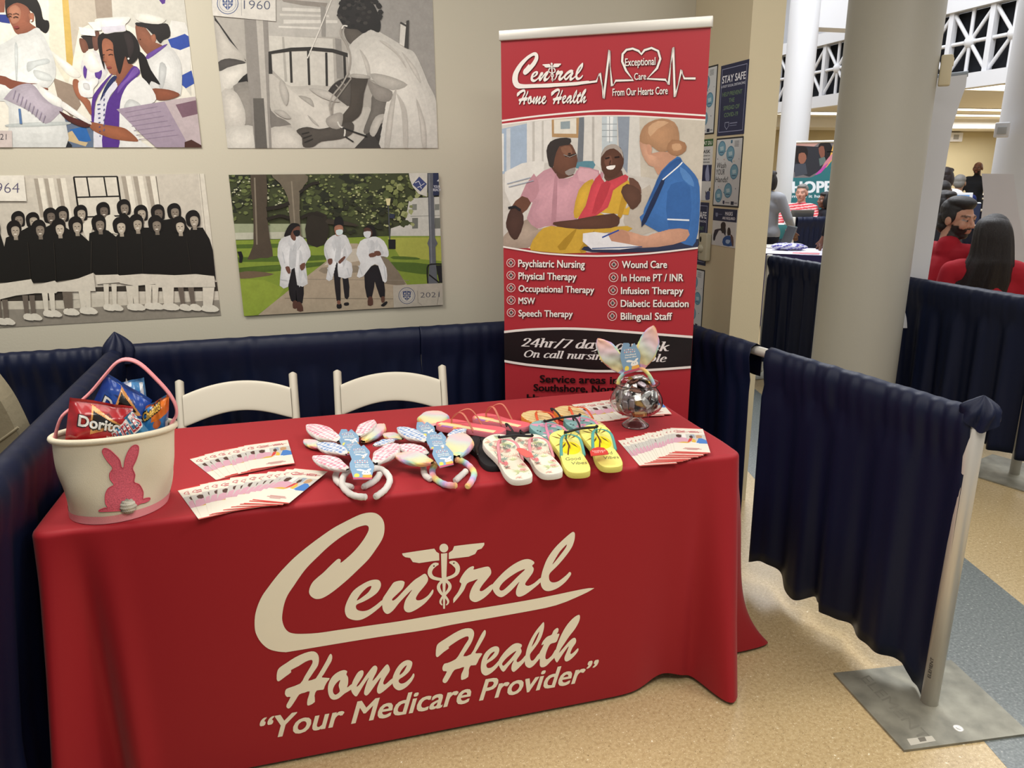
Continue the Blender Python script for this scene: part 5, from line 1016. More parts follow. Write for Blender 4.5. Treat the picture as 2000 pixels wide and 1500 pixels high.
# ================================================================ folding chairs
M_resin = mat('white_resin', '#d6cfbd', .45, spec=.4)
def chair(x, y, rz, label):
    t = thing('folding_chair', label, 'chair', (x, y, 0), rz, 'white folding chairs behind the table')
    hw = .205
    for s in (-1, 1):
        a = MB(); pts = cat([(s * hw, .0, .80), (s * hw, -.035, .72), (s * hw, -.12, .5), (s * hw, -.33, .012)], False, 6)
        a.tube([(s * hw, .004, .803)] + pts + [(s * hw, -.335, .0)], [.010] + [.021] * len(pts) + [.014], 12, flat=.75, up=(1, 0, 0)); a.build('front_leg', M_resin, t)
        a = MB(); a.tube([(s * (hw - .034), -.26, .42), (s * (hw - .034), .09, .012), (s * (hw - .034), .095, 0)], [.014, .014, .01], 12, flat=.75, up=(1, 0, 0)); a.build('rear_leg', M_resin, t)
    def back(u, v):
        xx = -hw + .012 + u * (2 * hw - .024); k = 1 - (2 * u - 1) ** 2
        zt = .757 + .030 * k; zb_ = .648 + .032 * k ** 1.3; ph = v * 2 * math.pi
        zc, hh = (zt + zb_) / 2, (zt + zb_) / 2 - zb_; yc = -.030 - (.78 - zc) * .38 + .035 * k + .005
        c, s_ = math.cos(ph), math.sin(ph); e = .28
        return Vector((xx, yc + .008 * math.copysign(abs(s_) ** .6, s_) - (c * hh) * -.36 * .0 + .36 * hh * math.copysign(abs(c) ** e, c), zc + hh * math.copysign(abs(c) ** e, c)))
    a = MB(); a.grid(back, 40, 32); a.build('backrest', M_resin, t)
    a = MB(); a.rbox(-hw + .024, hw - .024, -.46, -.09, .415, .445, .012); a.build('seat', M_resin, t)
    for z, yy in ((.2, -.25),):
        a = MB(); a.tube([(-hw, yy, z), (hw, yy, z)], .009, 8); a.build('stretcher', M_resin, t)
    a = MB(); a.tube([(-hw + .034, .04, .07), (hw - .034, .04, .07)], .009, 8); a.build('stretcher', M_resin, t)
def chairat(l, r, label):
    a_, b_ = onz(*l, .8), onz(*r, .8); m = (a_ + b_) / 2; chair(m.x, m.y, math.atan2(b_.y - a_.y, b_.x - a_.x), label)
chairat((347, 747), (575, 731), 'left white folding chair behind the table, next to the basket')
chairat((659, 727), (863, 717), 'right white folding chair behind the table, nearer the red banner')
# ================================================================ things on the table
def lerp(a, b, t): return a + (b - a) * t
def mixc(a, b, t): return tuple(lerp(x, y, t) for x, y in zip(a, b))
PAL = [hx(c) for c in ('#f0a098', '#f4c07a', '#efe58a', '#bfdcae', '#a9cfdc', '#c3a6d6', '#f0b2c8', '#f0a098')]
def rainbow(t):
    t = (t % 1) * (len(PAL) - 1); i = int(t); return mixc(PAL[i], PAL[i + 1], t - i)
def gingham(a, b, col, cell=.0068):
    i, j = int(math.floor(a / cell)) % 2, int(math.floor(b / cell)) % 2
    w = hx('#eeeae8'); c = hx(col); return w if i + j == 0 else (c if i + j == 2 else mixc(w, c, .5))
M_plush = cmat('plush_fabric', .9, .2, .5, 900, sheen=.3)
M_card = cmat('printed_card', .5)
def fill(outline, step):
    """dense triangulation of a 2D outline"""
    P = [Vector((p[0], p[1])) for p in outline]; n = len(P); E = [(i, (i + 1) % n) for i in range(n)]
    x0, x1 = min(p.x for p in P), max(p.x for p in P); y0, y1 = min(p.y for p in P), max(p.y for p in P); V = list(P)
    x = x0 + step / 2
    while x < x1:
        y = y0 + step / 2
        while y < y1: V.append(Vector((x, y))); y += step
        x += step
    r = geometry.delaunay_2d_cdt(V, E, [list(range(n))], 1, 1e-5)
    return r[0], r[2]
# ---------------------------------------------------------------- basket
ZB = .9435
rl, rr2 = onz(100, 856, ZB), onz(341, 829, ZB); rc_ = (rl + rr2) / 2; rrad = (rl - rr2).length / 2
bl, br = onz(150, 985, TOPZ), onz(331, 972, TOPZ); brad = (bl - br).length / 2; fr = onz(240, 1021, TOPZ)
vdir = Vector((fr.x, fr.y, 0)).normalized(); bc = Vector((fr.x, fr.y, TOPZ)) + vdir * brad
rx_dir = (rr2 - rl).normalized(); bperp = Vector((-rx_dir.y, rx_dir.x, 0))
def bask(th, z, off=0.0):
    """point on the basket wall"""
    t = max(0, min(1, (z - TOPZ) / (ZB - TOPZ))); c = bc.lerp(Vector((rc_.x, rc_.y, TOPZ)), t); r = lerp(brad, rrad, t) + .004 * math.sin(math.pi * t) + off
    dent = (.006 * math.sin(3 * th + 4 * t) + .003 * math.sin(7 * th - 6 * t + 1)) * math.sin(math.pi * min(1, t * 1.05)) * (1.2 - t)
    k = lerp(.94, .52, t ** .8); q = rx_dir * ((r + dent) * math.cos(th)) + bperp * ((r * k + dent) * math.sin(th)); return Vector((c.x + q.x, c.y + q.y, z))
M_canvas = mat('cream_canvas', '#d8cdb4', .85, bump=.3, bscale=700); M_pinkf = mat('pink_webbing', '#e08f92', .8, bump=.3, bscale=600)
basket = thing('easter_basket', 'cream canvas basket with a pink bunny and pink handle, holding bags of chips', 'basket', bc)
def bput(a, name, m, par=None):
    o = a.build(name, m, par or basket)
    if not par: o.location = -bc
    return o
a = MB(); a.grid(lambda u, v: bask(u * 2 * math.pi, lerp(TOPZ + .018, ZB, v)), 72, 30); a.grid(lambda u, v: bask(-u * 2 * math.pi, lerp(TOPZ + .018, ZB, v), -.004), 72, 10); bbody = bput(a, 'body', M_canvas)
a = MB(); a.grid(lambda u, v: bask(u * 2 * math.pi, lerp(TOPZ + .001, TOPZ + .02, v), .0012), 72, 3); bb = [bask(2 * math.pi * k / 48, TOPZ + .001) for k in range(48)]; a.add(bb, [tuple(range(48))]); bput(a, 'base_trim', M_pinkf)
a = MB(); a.tube([bask(2 * math.pi * k / 64, ZB, .001) for k in range(65)], .0075, 10, caps=False); bput(a, 'rim', M_canvas)
ho = rc_.copy(); hn = Vector((-rx_dir.y, rx_dir.x, 0))
hp = [onpl(u, v, ho + (-vdir) * 0, hn) for u, v in ((108, 862), (110, 842), (122, 812), (150, 790), (178, 765), (205, 733), (228, 708), (250, 702), (275, 712), (305, 740), (330, 768), (343, 792), (344, 812), (334, 828), (330, 848))]
a = MB(); a.tube(cat(hp, False, 4), .0036, 8, flat=4.4, up=hn); bput(a, 'handle', M_pinkf)
def bask_hit(u, v, off=.002):
    r = ray(u, v); lo, hi = 1.2, 2.6
    def f(t):
        p = EYE + r * t; q = (p.z - TOPZ) / (ZB - TOPZ); c = bc.lerp(Vector((rc_.x, rc_.y, TOPZ)), q); d = Vector((p.x - c.x, p.y - c.y, 0)); th = math.atan2(d.dot(bperp) / lerp(.94, .52, max(0, min(1, q)) ** .8), d.dot(rx_dir)); w = bask(th, p.z, off); return d.length - math.hypot(w.x - c.x, w.y - c.y)
    t = lo
    while f(t) > 0 and t < hi: t += .004
    lo, hi = t - .004, t
    for _ in range(14):
        m = (lo + hi) / 2
        if f(m) > 0: lo = m
        else: hi = m
    return EYE + r * hi
vk = (80, 680, 4.167)
def kpx(s, sm=3):
    q = [tuple(float(w) for w in t_.split(',')) for t_ in s.split()]; q = [(p.x, p.y) for p in cat(q, True, sm)] if sm else q
    return [(vk[0] + x / vk[2], vk[1] + y / vk[2]) for x, y in q]
bunny = kpx('500,835 520,815 560,830 600,865 640,910 655,968 675,970 682,920 705,850 740,800 775,788 795,805 790,860 770,920 745,975 765,1030 758,1090 800,1110 832,1170 830,1225 850,1222 885,1218 885,1235 850,1255 815,1262 770,1285 700,1315 620,1325 560,1328 480,1330 475,1318 520,1300 545,1298 525,1260 525,1190 550,1140 595,1112 565,1070 560,1020 585,975 545,925 510,870')
V, F = fill(bunny, 4.5)
a = MB(); a.add([bask_hit(p.x, p.y, .003) for p in V], F); M_felt = mat('pink_felt', '#d5606f', .95, var=.25, vscale=300, bump=.5, bscale=500); bput(a, 'bunny_patch', M_felt, bbody)
a = MB(); a.tube([bask_hit(*p, .0035) for p in bunny + bunny[:1]], .0011, 6, caps=False); bput(a, 'patch_stitching', mat('pink_thread', '#c64c5e', .8), bbody)
pt = bask_hit(80 + 708 / 4.167, 680 + 1288 / 4.167, .004)
a = MB(); rp = random.Random(3)
a.grid(lambda u, v: pt + Vector((math.sin(v * math.pi) * math.cos(u * 6.2832), math.sin(v * math.pi) * math.sin(u * 6.2832) * .8, math.cos(v * math.pi))) * (.0175 + .0018 * math.sin(23 * u * 6.28 + 9 * v) + .0012 * math.sin(40 * v)), 48, 24); bput(a, 'pompom_tail', mat('white_fluff', '#ded6c4', .95, bump=.8, bscale=700), bbody)
# ---------------------------------------------------------------- chip bags
M_foil = cmat('glossy_chip_bag', .28, .6, .25, 60, coat=.3)
def chipbag(label, quad, depth, thick, colf, texts, seed):
    """pillow bag on an upright plane; quad TL TR BR BL as seen; colf(s, t) print, t = 0 at the bottom"""
    o_ = rc_ + vdir * depth; n = -vdir; f = wave_noise(seed, 6, 3, 14); g = wave_noise(seed + 9, 6, 5, 20)
    Q = [onpl(vk[0] + x / vk[2], vk[1] + y / vk[2], o_, n) for x, y in quad]
    def bulge(s, t):
        s = min(1, max(0, s)); t = min(1, max(0, t))
        e = min(t, 1 - t); k = min(1, max(0, (e - .06) / .25)); k2 = min(1, min(s, 1 - s) / .2); return thick * math.sin(k * math.pi / 2) * math.sin(k2 * math.pi / 2)
    def pt_(s, t, side=1, off=0.0):
        p = Q[3].lerp(Q[2], s).lerp(Q[0].lerp(Q[1], s), t); e = min(t, 1 - t)
        cr = .0022 * (f(s * 2 + t) + g(t * 1.6 - s)) + (.003 * math.sin(s * 9 + seed) * (1 - min(1, e / .1)))
        return p + n * (side * (bulge(s, t)) + cr + off)
    a = MB(); a.grid(lambda u, v: pt_(u, v), 72, 72, cfn=lambda u, v: colf(u, v)); a.grid(lambda u, v: pt_(1 - u, v, -1), 24, 24, col=colf(.02, .5))
    W = (Q[3] - Q[2]).length; Hh = (Q[0] - Q[3]).length
    for body, p0, p1, p2, c, off in texts:
        vs, fs = text_mesh(body, off); w = max(q[0] for q in vs)
        out = []
        for x, y in vs:
            aa, b = x / w, y / CAP; s = p0[0] + (p1[0] - p0[0]) * aa + (p2[0] - p0[0]) * b; t = p0[1] + (p1[1] - p0[1]) * aa + (p2[1] - p0[1]) * b
            out.append(pt_(s, t, 1, (.0034 if c != '#101010' else .0022) + .0006 * (off < .04)))
        a.add(out, fs, hx(c), 0, False)
    o = a.build('chip_bag', M_foil); tag(o, label, 'snack', 'bags of chips in the basket'); return o
def tri(p, a, b, c):
    s = lambda p, q, r: (p[0] - r[0]) * (q[1] - r[1]) - (q[0] - r[0]) * (p[1] - r[1])
    x, y, z = s(p, a, b), s(p, b, c), s(p, c, a); return (x >= 0) == (y >= 0) == (z >= 0)
def dor(base, dark):
    base, dark = hx(base), hx(dark)
    def f(s, t):
        if t > .93 or t < .05: return mixc(base, (0, 0, 0, 1), .35)
        A, B, C = (.34, .93), (.36, .36), (.86, .62)
        if tri((s, t), A, B, C):
            if tri((s, t), (.375, .83), (.39, .44), (.76, .63)): return hx('#16110f')
            return hx('#e8a55c')
        if tri((s, t), (.24, .72), (.9, .5), (.62, .82)) : return dark
        return base
    return f
chipbag('red bag of Doritos chips leaning at the left of the basket', [(235, 398), (752, 478), (700, 860), (190, 800)], -.018, .022, dor('#b0161f', '#6d0f14'),
        [('Doritos', (.14, .50), (.93, .47), (.14, .74), '#101010', .05), ('Doritos', (.15, .515), (.92, .485), (.15, .735), '#f1efe9', .03), ('NACHO', (.62, .34), (.78, .34), (.62, .39), '#e8d8c0', .02), ('CHEESE', (.6, .28), (.78, .28), (.6, .33), '#e8d8c0', .02)], 2)
chipbag('blue bag of Doritos chips in the middle of the basket', [(535, 203), (905, 420), (800, 800), (370, 560)], .012, .02, dor('#1c4fae', '#12306f'),
        [('Doritos', (.1, .38), (.92, .40), (.1, .62), '#101010', .05), ('Doritos', (.11, .40), (.91, .42), (.11, .615), '#f1efe9', .03)], 4)
chipbag('light blue bag of chips standing at the back of the basket', [(625, 285), (838, 238), (880, 560), (640, 600)], .04, .014,
        lambda s, t: hx('#d9dcdc') if (t > .86 and s < .5) or (abs(s - .85) < .06 and t < .9 and t > .5) else (hx('#9a2b30') if abs(s - .4) < .05 and abs(t - .88) < .03 else hx('#3f7fb0')), [], 6)
chipbag('teal bag of Ruffles chips at the front of the basket', [(545, 655), (745, 512), (985, 800), (640, 900)], -.034, .014,
        lambda s, t: hx('#a3202c') if .5 < t < .8 and .3 < s < 1 and False else (hx('#cfd8da') if abs(s - .12) < .04 or abs(t - .78) < .02 else hx('#3a7fa6')),
        [('RUFFLES', (.05, .50), (1.0, .66), (.05, .84), '#e9e4df', .06), ('RUFFLES', (.06, .52), (.99, .67), (.06, .83), '#b1202c', .01)], 8)
def che(s, t):
    if t > .93: return hx('#b3521a')
    if t > .62 - .25 * (1 - s) and t > .55 - .1 * s and s > .32 * 1: return hx('#e8791f')
    if (s - .55) ** 2 / .02 + (t - .42) ** 2 / .012 < 1: return hx('#c9642c')
    if abs(s - .95) < .08 and t < .4: return hx('#dfe3e6')
    return hx('#2d7ab8')
chipbag('orange and blue bag of Cheetos leaning at the right of the basket', [(835, 485), (1045, 368), (1030, 720), (800, 760)], .0, .016, che, [('Cheetos', (.0, .60), (.66, .80), (-.04, .86), '#101010', .09), ('Cheetos', (.02, .62), (.64, .80), (-.02, .85), '#e0b34a', .03)], 10)

# ---------------------------------------------------------------- brochures
def make_brochure():
    w, h = .1016, .216; p = Print((0, 0, .0005), (1, 0, 0), (0, 1, 0), 1.2e-5)
    p.sheet(0, 0, w, h, '#d9d2c4', .0003)
    R = lambda x0, y0, x1, y1, c: p.flat([[(x0 * w, y0 * h), (x1 * w, y0 * h), (x1 * w, y1 * h), (x0 * w, y1 * h)]], c)
    Pl = lambda c, s: p.flat([[(float(q.split(',')[0]) * w, float(q.split(',')[1]) * h) for q in s.split()]], c)
    R(0, 0, 1, .022, '#c8342e'); R(0, .985, 1, 1, '#c8342e'); R(0, .36, 1, .73, '#b9b5af'); R(.3, .55, .42, .73, '#d8d5cf'); R(.55, .6, .68, .73, '#8f98a4')
    Pl('#c597a6', '0,.40 .05,.55 .2,.6 .42,.57 .5,.42 .3,.36 0,.36'); Pl('#4a3029', '.13,.6 .12,.68 .2,.71 .29,.68 .27,.59 .2,.57'); Pl('#c9a23c', '.1,.36 .3,.41 .62,.40 .7,.36'); Pl('#c43c36', '.42,.38 .5,.55 .6,.57 .55,.45'); Pl('#d0a83f', '.55,.4 .6,.56 .68,.48 .66,.38'); Pl('#4b2f26', '.52,.58 .52,.66 .6,.68 .63,.6 .58,.56')
    Pl('#b28a66', '.72,.58 .72,.68 .8,.71 .9,.68 .89,.6 .8,.57'); Pl('#4275b8', '.68,.38 .78,.57 .88,.57 1,.5 1,.36 .7,.36'); Pl('#e2e0de', '.42,.36 .55,.40 .76,.37 .74,.36')
    def L(pts, wd, c):
        p.view = None; q = [Vector(a_) for a_ in pts]
        for a_, b_ in zip(q, q[1:]):
            d = (b_ - a_).normalized(); nn = Vector((-d.y, d.x)) * wd / 2; p.flat([[tuple(a_ + nn), tuple(b_ + nn), tuple(b_ - nn), tuple(a_ - nn)]], c)
    X = lambda x, y: (x * w, y * h)
    L([X(.20, .895), X(.12, .87), X(.08, .83), X(.14, .805), X(.5, .83), X(.55, .86), X(.57, .8), X(.6, .87), X(.62, .83), X(.78, .835), X(.8, .87), X(.82, .8), X(.85, .84), X(.94, .84)], .0022, '#b84a55'); L([X(.17, .845), X(.25, .86), X(.33, .845), X(.42, .865)], .005, '#b84a55'); L([X(.16, .79), X(.42, .815)], .004, '#c06068'); L([X(.62, .86), X(.76, .862)], .004, '#c06068'); L([X(.6, .81), X(.78, .812)], .003, '#c06068')
    L([X(.3, .16), X(.72, .16)], .004, '#c28a86'); L([X(.25, .13), X(.78, .13)], .004, '#c28a86'); L([X(.36, .10), X(.66, .10)], .003, '#c28a86')
    return p.mb
BROM = make_brochure()
_bfirst = None
def brochure(x, y, ang, z, label, group):
    global _bfirst
    if _bfirst is None: o = BROM.build('brochure', M_card); _bfirst = o
    else: o = _bfirst.copy(); COL.objects.link(o)
    o.location = (x, y, z); o.rotation_euler = (0, .0, ang); tag(o, label, 'brochure', group); return o
ORD = ['topmost', 'second', 'third', 'fourth', 'fifth', 'sixth', 'seventh', 'eighth', 'ninth', 'tenth', 'eleventh', 'twelfth', 'thirteenth', 'fourteenth', 'fifteenth', 'sixteenth']
def fan(n, A, B, where, group, jit=.008, seed=1):
    """A, B: (bottom-left corner, angle) of the leftmost and the topmost right card"""
    r = random.Random(seed)
    for i in range(n):
        t = i / (n - 1); j = jit * (i not in (0, n - 1))
        x = lerp(A[0], B[0], t) + r.uniform(-j, j) * .7; y = lerp(A[1], B[1], t) + .03 * math.sin(math.pi * t) * 0 + r.uniform(-j, j); g = lerp(A[2], B[2], t) + r.uniform(-.03, .03) * (j > 0)
        k = n - 1 - i
        lab = ('topmost brochure, fully visible, of the fan ' if k == 0 else ORD[k] + ' brochure from the right in the fan ') + where
        if i == 0: lab = 'leftmost bottom brochure of the fan ' + where
        brochure(x, y, math.radians(g), TOPZ + .0006 + .0007 * i, lab, group)
def angof(tl, bl_): d = tl - bl_; return math.degrees(math.atan2(-d.x, d.y))
def corner(u, v): return onz(u, v, TOPZ + .003)
b1, b2 = corner(423, 937), corner(503, 918); fan(9, (b1.x, b1.y, angof(corner(366, 892), b1)), (b2.x, b2.y, angof(corner(495, 869), b2)), 'nearest the white chairs', 'brochures in the rear left fan', seed=3)
b1, b2 = corner(388, 1013), corner(493, 981); fan(13, (b1.x, b1.y, angof(corner(347, 957), b1)), (b2.x, b2.y, angof(corner(568, 925), b2)), 'beside the basket', 'brochures in the front left fan', .005, seed=4)
b1, b2 = corner(1250, 909), corner(1318, 887); fan(15, (b1.x, b1.y, angof(corner(1206, 858), b1)), (b2.x, b2.y, angof(corner(1310, 845), b2)), 'at the right front corner', 'brochures in the front right fan', .004, seed=6)
b1, b2 = corner(1168, 824), corner(1255, 812); fan(7, (b1.x, b1.y, angof(corner(1122, 793), b1)), (b2.x, b2.y, angof(corner(1235, 785), b2)), 'behind the candy bowl', 'brochures in the rear right fan', .005, seed=8)

# ---------------------------------------------------------------- bunny ear headbands
def ear(mb, base, tip, width, nrm, pattern, thick=.3, face=1):
    """puffy ear from base to tip, inner panel on the side of nrm"""
    base, tip = Vector(base), Vector(tip); ax = tip - base; Lh = ax.length; ax.normalize(); sd = ax.cross(nrm).normalized(); nr = sd.cross(ax).normalized()
    kind, c = pattern; nu, nv = 44, 36
    ph = base.x * 31 + base.y * 17
    def prof(t): return max(.10 * (1 - t), math.sin(math.pi * min(1, (t * .93 + .07)) ** 1.15) ** .75) if t < 1 else 0.0
    def P(u, v):
        t = u; th = 2 * math.pi * v; w = width / 2 * (prof(t) if t < .995 else .02); h = width * thick * (prof(t) ** .8 if t < .995 else .02) * .5
        cc, ss = math.cos(th), math.sin(th); hh = h * (.75 if ss > 0 else 1)
        inner = -.35 * h * max(0, ss) ** 3 * (1 - abs(cc) ** 2)
        return base + ax * (t * Lh) + sd * (w * cc) + nr * (hh * ss + inner + .06 * w * math.sin(9 * t + ph)) + (sd * cc + nr * ss) * (.0009 * math.sin(17 * t + 5 * cc + ph) + .0006 * math.sin(31 * t - 7 * ss + ph) + .0004 * math.sin(53 * t + 11 * th))
    def C_(u, v):
        th = 2 * math.pi * v; cc, ss = math.cos(th), math.sin(th); w = width / 2 * prof(u)
        if ss > .25 and abs(cc) < .82 and u > .08:
            if kind == 'gingham': return gingham(u * Lh + 10, cc * w + 10, c)
            return mixc(rainbow(.15 + u * .9 + cc * .12), hx('#e6d2b8'), .55)
        if kind == 'gingham': return hx('#e3dcd6')
        return rainbow(u * 1.3 + cc * .12 + ph * .1)
    mb.grid(P, nu, nv, cfn=C_)
def bandcol(i, n, kind): return hx('#e5dfd8') if kind == 'gingham' else rainbow(i / n * 2.2 + .1)
def hb_tag(parent, quadpts, pl, view):
    """blue hang tag: outline in view units; drawn with bunting, lettering and a bunny"""
    (tl, tr, br_, bl_) = [Vector(q) for q in quadpts]
    def m(x, y):   # 0..1 in tag
        q = bl_.lerp(br_, x).lerp(tl.lerp(tr, x), y); return (q.x, q.y)
    p = Print(pl[0], pl[1], pl[2], 2e-5); p.view = view
    out = [m(*q) for q in ((.22, 1), (.5, 1.0), (.56, .93), (.5, .88), (.6, .86), (.72, .97), (.8, 1), (1.0, .62), (1.0, .5), (.86, .12), (.86, 0), (.1, 0), (.1, .1), (0, .5), (0, .65))]
    L2 = [p.uv(*q) for q in out]
    # card with thickness
    T = geometry.tessellate_polygon([[Vector((x, y, 0)) for x, y in L2]]); n = len(L2)
    vs = [p.P(x, y, 0) for x, y in L2] + [p.P(x, y, -.0008) for x, y in L2]
    p.mb.add(vs, [tuple(t_) for t_ in T] + [tuple(n + i for i in t_) for t_ in T] + [(i, (i + 1) % n, n + (i + 1) % n, n + i) for i in range(n)], hx('#7d9fbd'), 0, False)
    def R(x0, y0, x1, y1, c): p.poly(c, [m(x0, y0), m(x1, y0), m(x1, y1), m(x0, y1)])
    for i in range(6): p.poly('#e9a29b' if i % 2 else '#efe6dc', [m(.2 + i * .1, .80 - .012 * abs(i - 2.5)), m(.28 + i * .1, .80 - .012 * abs(i - 2.5)), m(.24 + i * .1, .74)])
    for i in range(6): p.poly('#efe6dc' if i % 2 else '#e9a29b', [m(.2 + i * .1, .71), m(.28 + i * .1, .71), m(.24 + i * .1, .655)])
    p.text('Headband', m(.25, .57), m(.78, .57), m(.25, .62), '#eceae4', .03); p.text('Serre-t\u00eate', m(.22, .49), m(.8, .49), m(.22, .54), '#eceae4', .03)
    R(.1, 0, .86, .07, '#c0506a'); p.poly('#f0d45a', [m(.16, .1), m(.34, .1), m(.36, .2), m(.26, .24), m(.17, .2)], 2); p.poly('#e9a850', [m(.5, .08), m(.85, .08), m(.85, .18), m(.68, .22), m(.52, .18)], 2)
    p.poly('#f1ede6', [m(.5, .2), m(.8, .2), m(.82, .3), m(.66, .37), m(.5, .3)], 3); p.poly('#f1ede6', [m(.55, .33), m(.3, .36), m(.28, .41), m(.42, .42), m(.62, .36)], 2); p.poly('#f1ede6', [m(.68, .34), m(.74, .42), m(.86, .44), m(.86, .40), m(.78, .34)], 2)
    p.disc('#4d6a86', *m(.6, .28), (m(.62, .28)[0] - m(.6, .28)[0])); p.disc('#4d6a86', *m(.7, .28), (m(.72, .28)[0] - m(.7, .28)[0]))
    p.mb.build('hang_tag', M_card, parent)
def headband(label, view, zE, ears, bands, tagq, kind, group, zB=None, zT=None):
    t = thing('bunny_ear_headband', label, 'headband', (0, 0, 0), 0, group)
    pxp = lambda q, z: onz(view[0] + q[0] / view[2], view[1] + q[1] / view[2], z)
    for (b_, tp, w_, dz) in ears:
        A, B = pxp(b_, zE), pxp(tp, zE + dz); mid_ = (Vector(b_) + Vector(tp)) / 2; d = Vector((tp[0] - b_[0], tp[1] - b_[1])).normalized(); nn = Vector((-d.y, d.x)) * w_ / 2
        width = w_ / view[2] / FPX * 1.28 * (A - EYE).length; Lx = (B - A).length
        a = MB(); ear(a, A, B, min(width, Lx * .95), Vector((-.05, -.22, 1)), kind, .6); a.build('ear', M_plush, t)
    z0 = zB or TOPZ + .0088
    for bd in bands:
        pts = cat([pxp(q[:2], z0 + (q[2] if len(q) > 2 else 0)) for q in bd], False, 5); n = len(pts)
        rr_ = [.0087 * (.55 if i in (0, n - 1) else 1) * (1 + .06 * math.sin(i * 2.1)) for i in range(n)]
        a = MB(); a.tube(pts, rr_, 12, cols=[bandcol(i, n, kind[0]) for i in range(n)]); a.build('band', M_plush, t)
    if tagq: hb_tag(t, tagq, ((0, 0, zT or zE + .016), (1, 0, 0), (0, 1, 0)), view)
    return t
h1 = (590, 800, 8.11); h2 = (745, 795, 9.09); PK = ('gingham', '#e98aa0'); BLU = ('gingham', '#6d94c8'); RB = ('rainbow', None)
headband('rearmost pink gingham bunny ear headband of the left pile', h1, .772, [((585, 500), (70, 245), 250, .004), ((890, 420), (1140, 165), 210, .004)], [], [(560, 310), (840, 310), (960, 560), (590, 600)], PK, 'headbands in the left pile', zT=.7765)
headband('pastel rainbow bunny ear headband in the left pile', h1, .757, [((340, 610), (22, 480), 150, 0), ((960, 500), (1300, 225), 250, .012)], [], [(640, 500), (900, 500), (980, 700), (680, 720)], RB, 'headbands in the left pile', zT=.7775)
headband('blue gingham bunny ear headband in the left pile', h1, .778, [((715, 700), (230, 535), 215, .002), ((1130, 570), (1470, 480), 130, -.01)], [[(560, 960, .012), (530, 1080), (610, 1180), (810, 1235)], [(1240, 1000, .012), (1150, 1130), (955, 1235)]], [(740, 560), (1040, 560), (1110, 800), (760, 830)], BLU, 'headbands in the left pile', zT=.787)
headband('front pink gingham bunny ear headband of the left pile with its white band showing', h1, .787, [((720, 950), (170, 740), 230, -.004), ((1165, 850), (1500, 540), 290, -.004)], [[(760, 950, .028), (660, 1050, .014), (640, 1200, .003), (740, 1320), (870, 1375), (1030, 1385)], [(1090, 950, .028), (1210, 930, .018), (1340, 1010, .006), (1390, 1120), (1330, 1250), (1240, 1330), (1150, 1390)]], [(740, 720), (1120, 720), (1165, 1105), (770, 1105)], PK, 'headbands in the left pile', zT=.806)
headband('rearmost rainbow bunny ear headband of the right pile', h2, .766, [((380, 560), (25, 480), 170, -.002), ((910, 350), (935, 80), 450, .012)], [], [(560, 270), (880, 260), (1010, 480), (720, 560)], RB, 'headbands in the right pile', zT=.7775)
headband('blue gingham bunny ear headband in the right pile', h2, .782, [((800, 610), (280, 365), 240, .002), ((1180, 520), (1510, 390), 150, -.004)], [[(740, 1030, .01), (770, 1200), (880, 1290)], [(1510, 1130), (1400, 1230), (1305, 1315)]], [(800, 440), (1130, 440), (1180, 690), (780, 690)], BLU, 'headbands in the right pile', zT=.787)
headband('pink gingham bunny ear headband in the right pile', h2, .775, [((830, 830), (285, 680), 240, .002), ((1240, 520), (1500, 440), 150, -.004)], [], [(840, 560), (1140, 560), (1180, 760), (830, 760)], PK, 'headbands in the right pile', zT=.7975)
headband('front rainbow bunny ear headband of the right pile with its rainbow band showing', h2, .789, [((900, 990), (245, 840), 290, -.006), ((1340, 880), (1400, 470), 440, -.006)], [[(980, 985, .03), (910, 1100, .014), (915, 1220, .003), (1010, 1315), (1150, 1380), (1345, 1395)], [(1320, 930, .03), (1450, 970, .018), (1580, 1070, .006), (1645, 1180), (1600, 1320), (1520, 1420)]], [(850, 690), (1230, 680), (1330, 1010), (1000, 1090)], RB, 'headbands in the right pile', zT=.809)

# ---------------------------------------------------------------- flip-flops
SOLE = [(0, 0), (.015, .08), (.07, .125), (.2, .145), (.4, .135), (.55, .155), (.7, .185), (.84, .185), (.94, .13), (1, .01), (.965, -.11), (.87, -.165), (.72, -.17), (.55, -.135), (.4, -.118), (.2, -.135), (.07, -.125), (.015, -.085)]
M_foam = cmat('foam_sole', .75, .3, .2, 400); M_strap = lambda n, c: mat(n, c, .4, spec=.5)
def sandal_frame(heel, toe, z0, length=.262, flip=1, z1=None):
    """heel, toe: seen points on the sole's top; solves the toe's height so the sole has its length"""
    A = onz(*heel, z0); best = None
    if z1 is None:
        for k in range(160):
            B = onz(*toe, z0 - .01 + k * .001); d = abs((B - A).length - length)
            if best is None or d < best[0]: best = (d, B)
        B = best[1]
    else: B = onz(*toe, z1); B = A + (B - A).normalized() * length
    x = (B - A).normalized(); y = Vector((0, 0, 1)).cross(x).normalized(); z = x.cross(y)
    return Matrix(((x.x, y.x * flip, z.x, A.x), (x.y, y.y * flip, z.y, A.y), (x.z, y.z * flip, z.z, A.z), (0, 0, 0, 1))), length
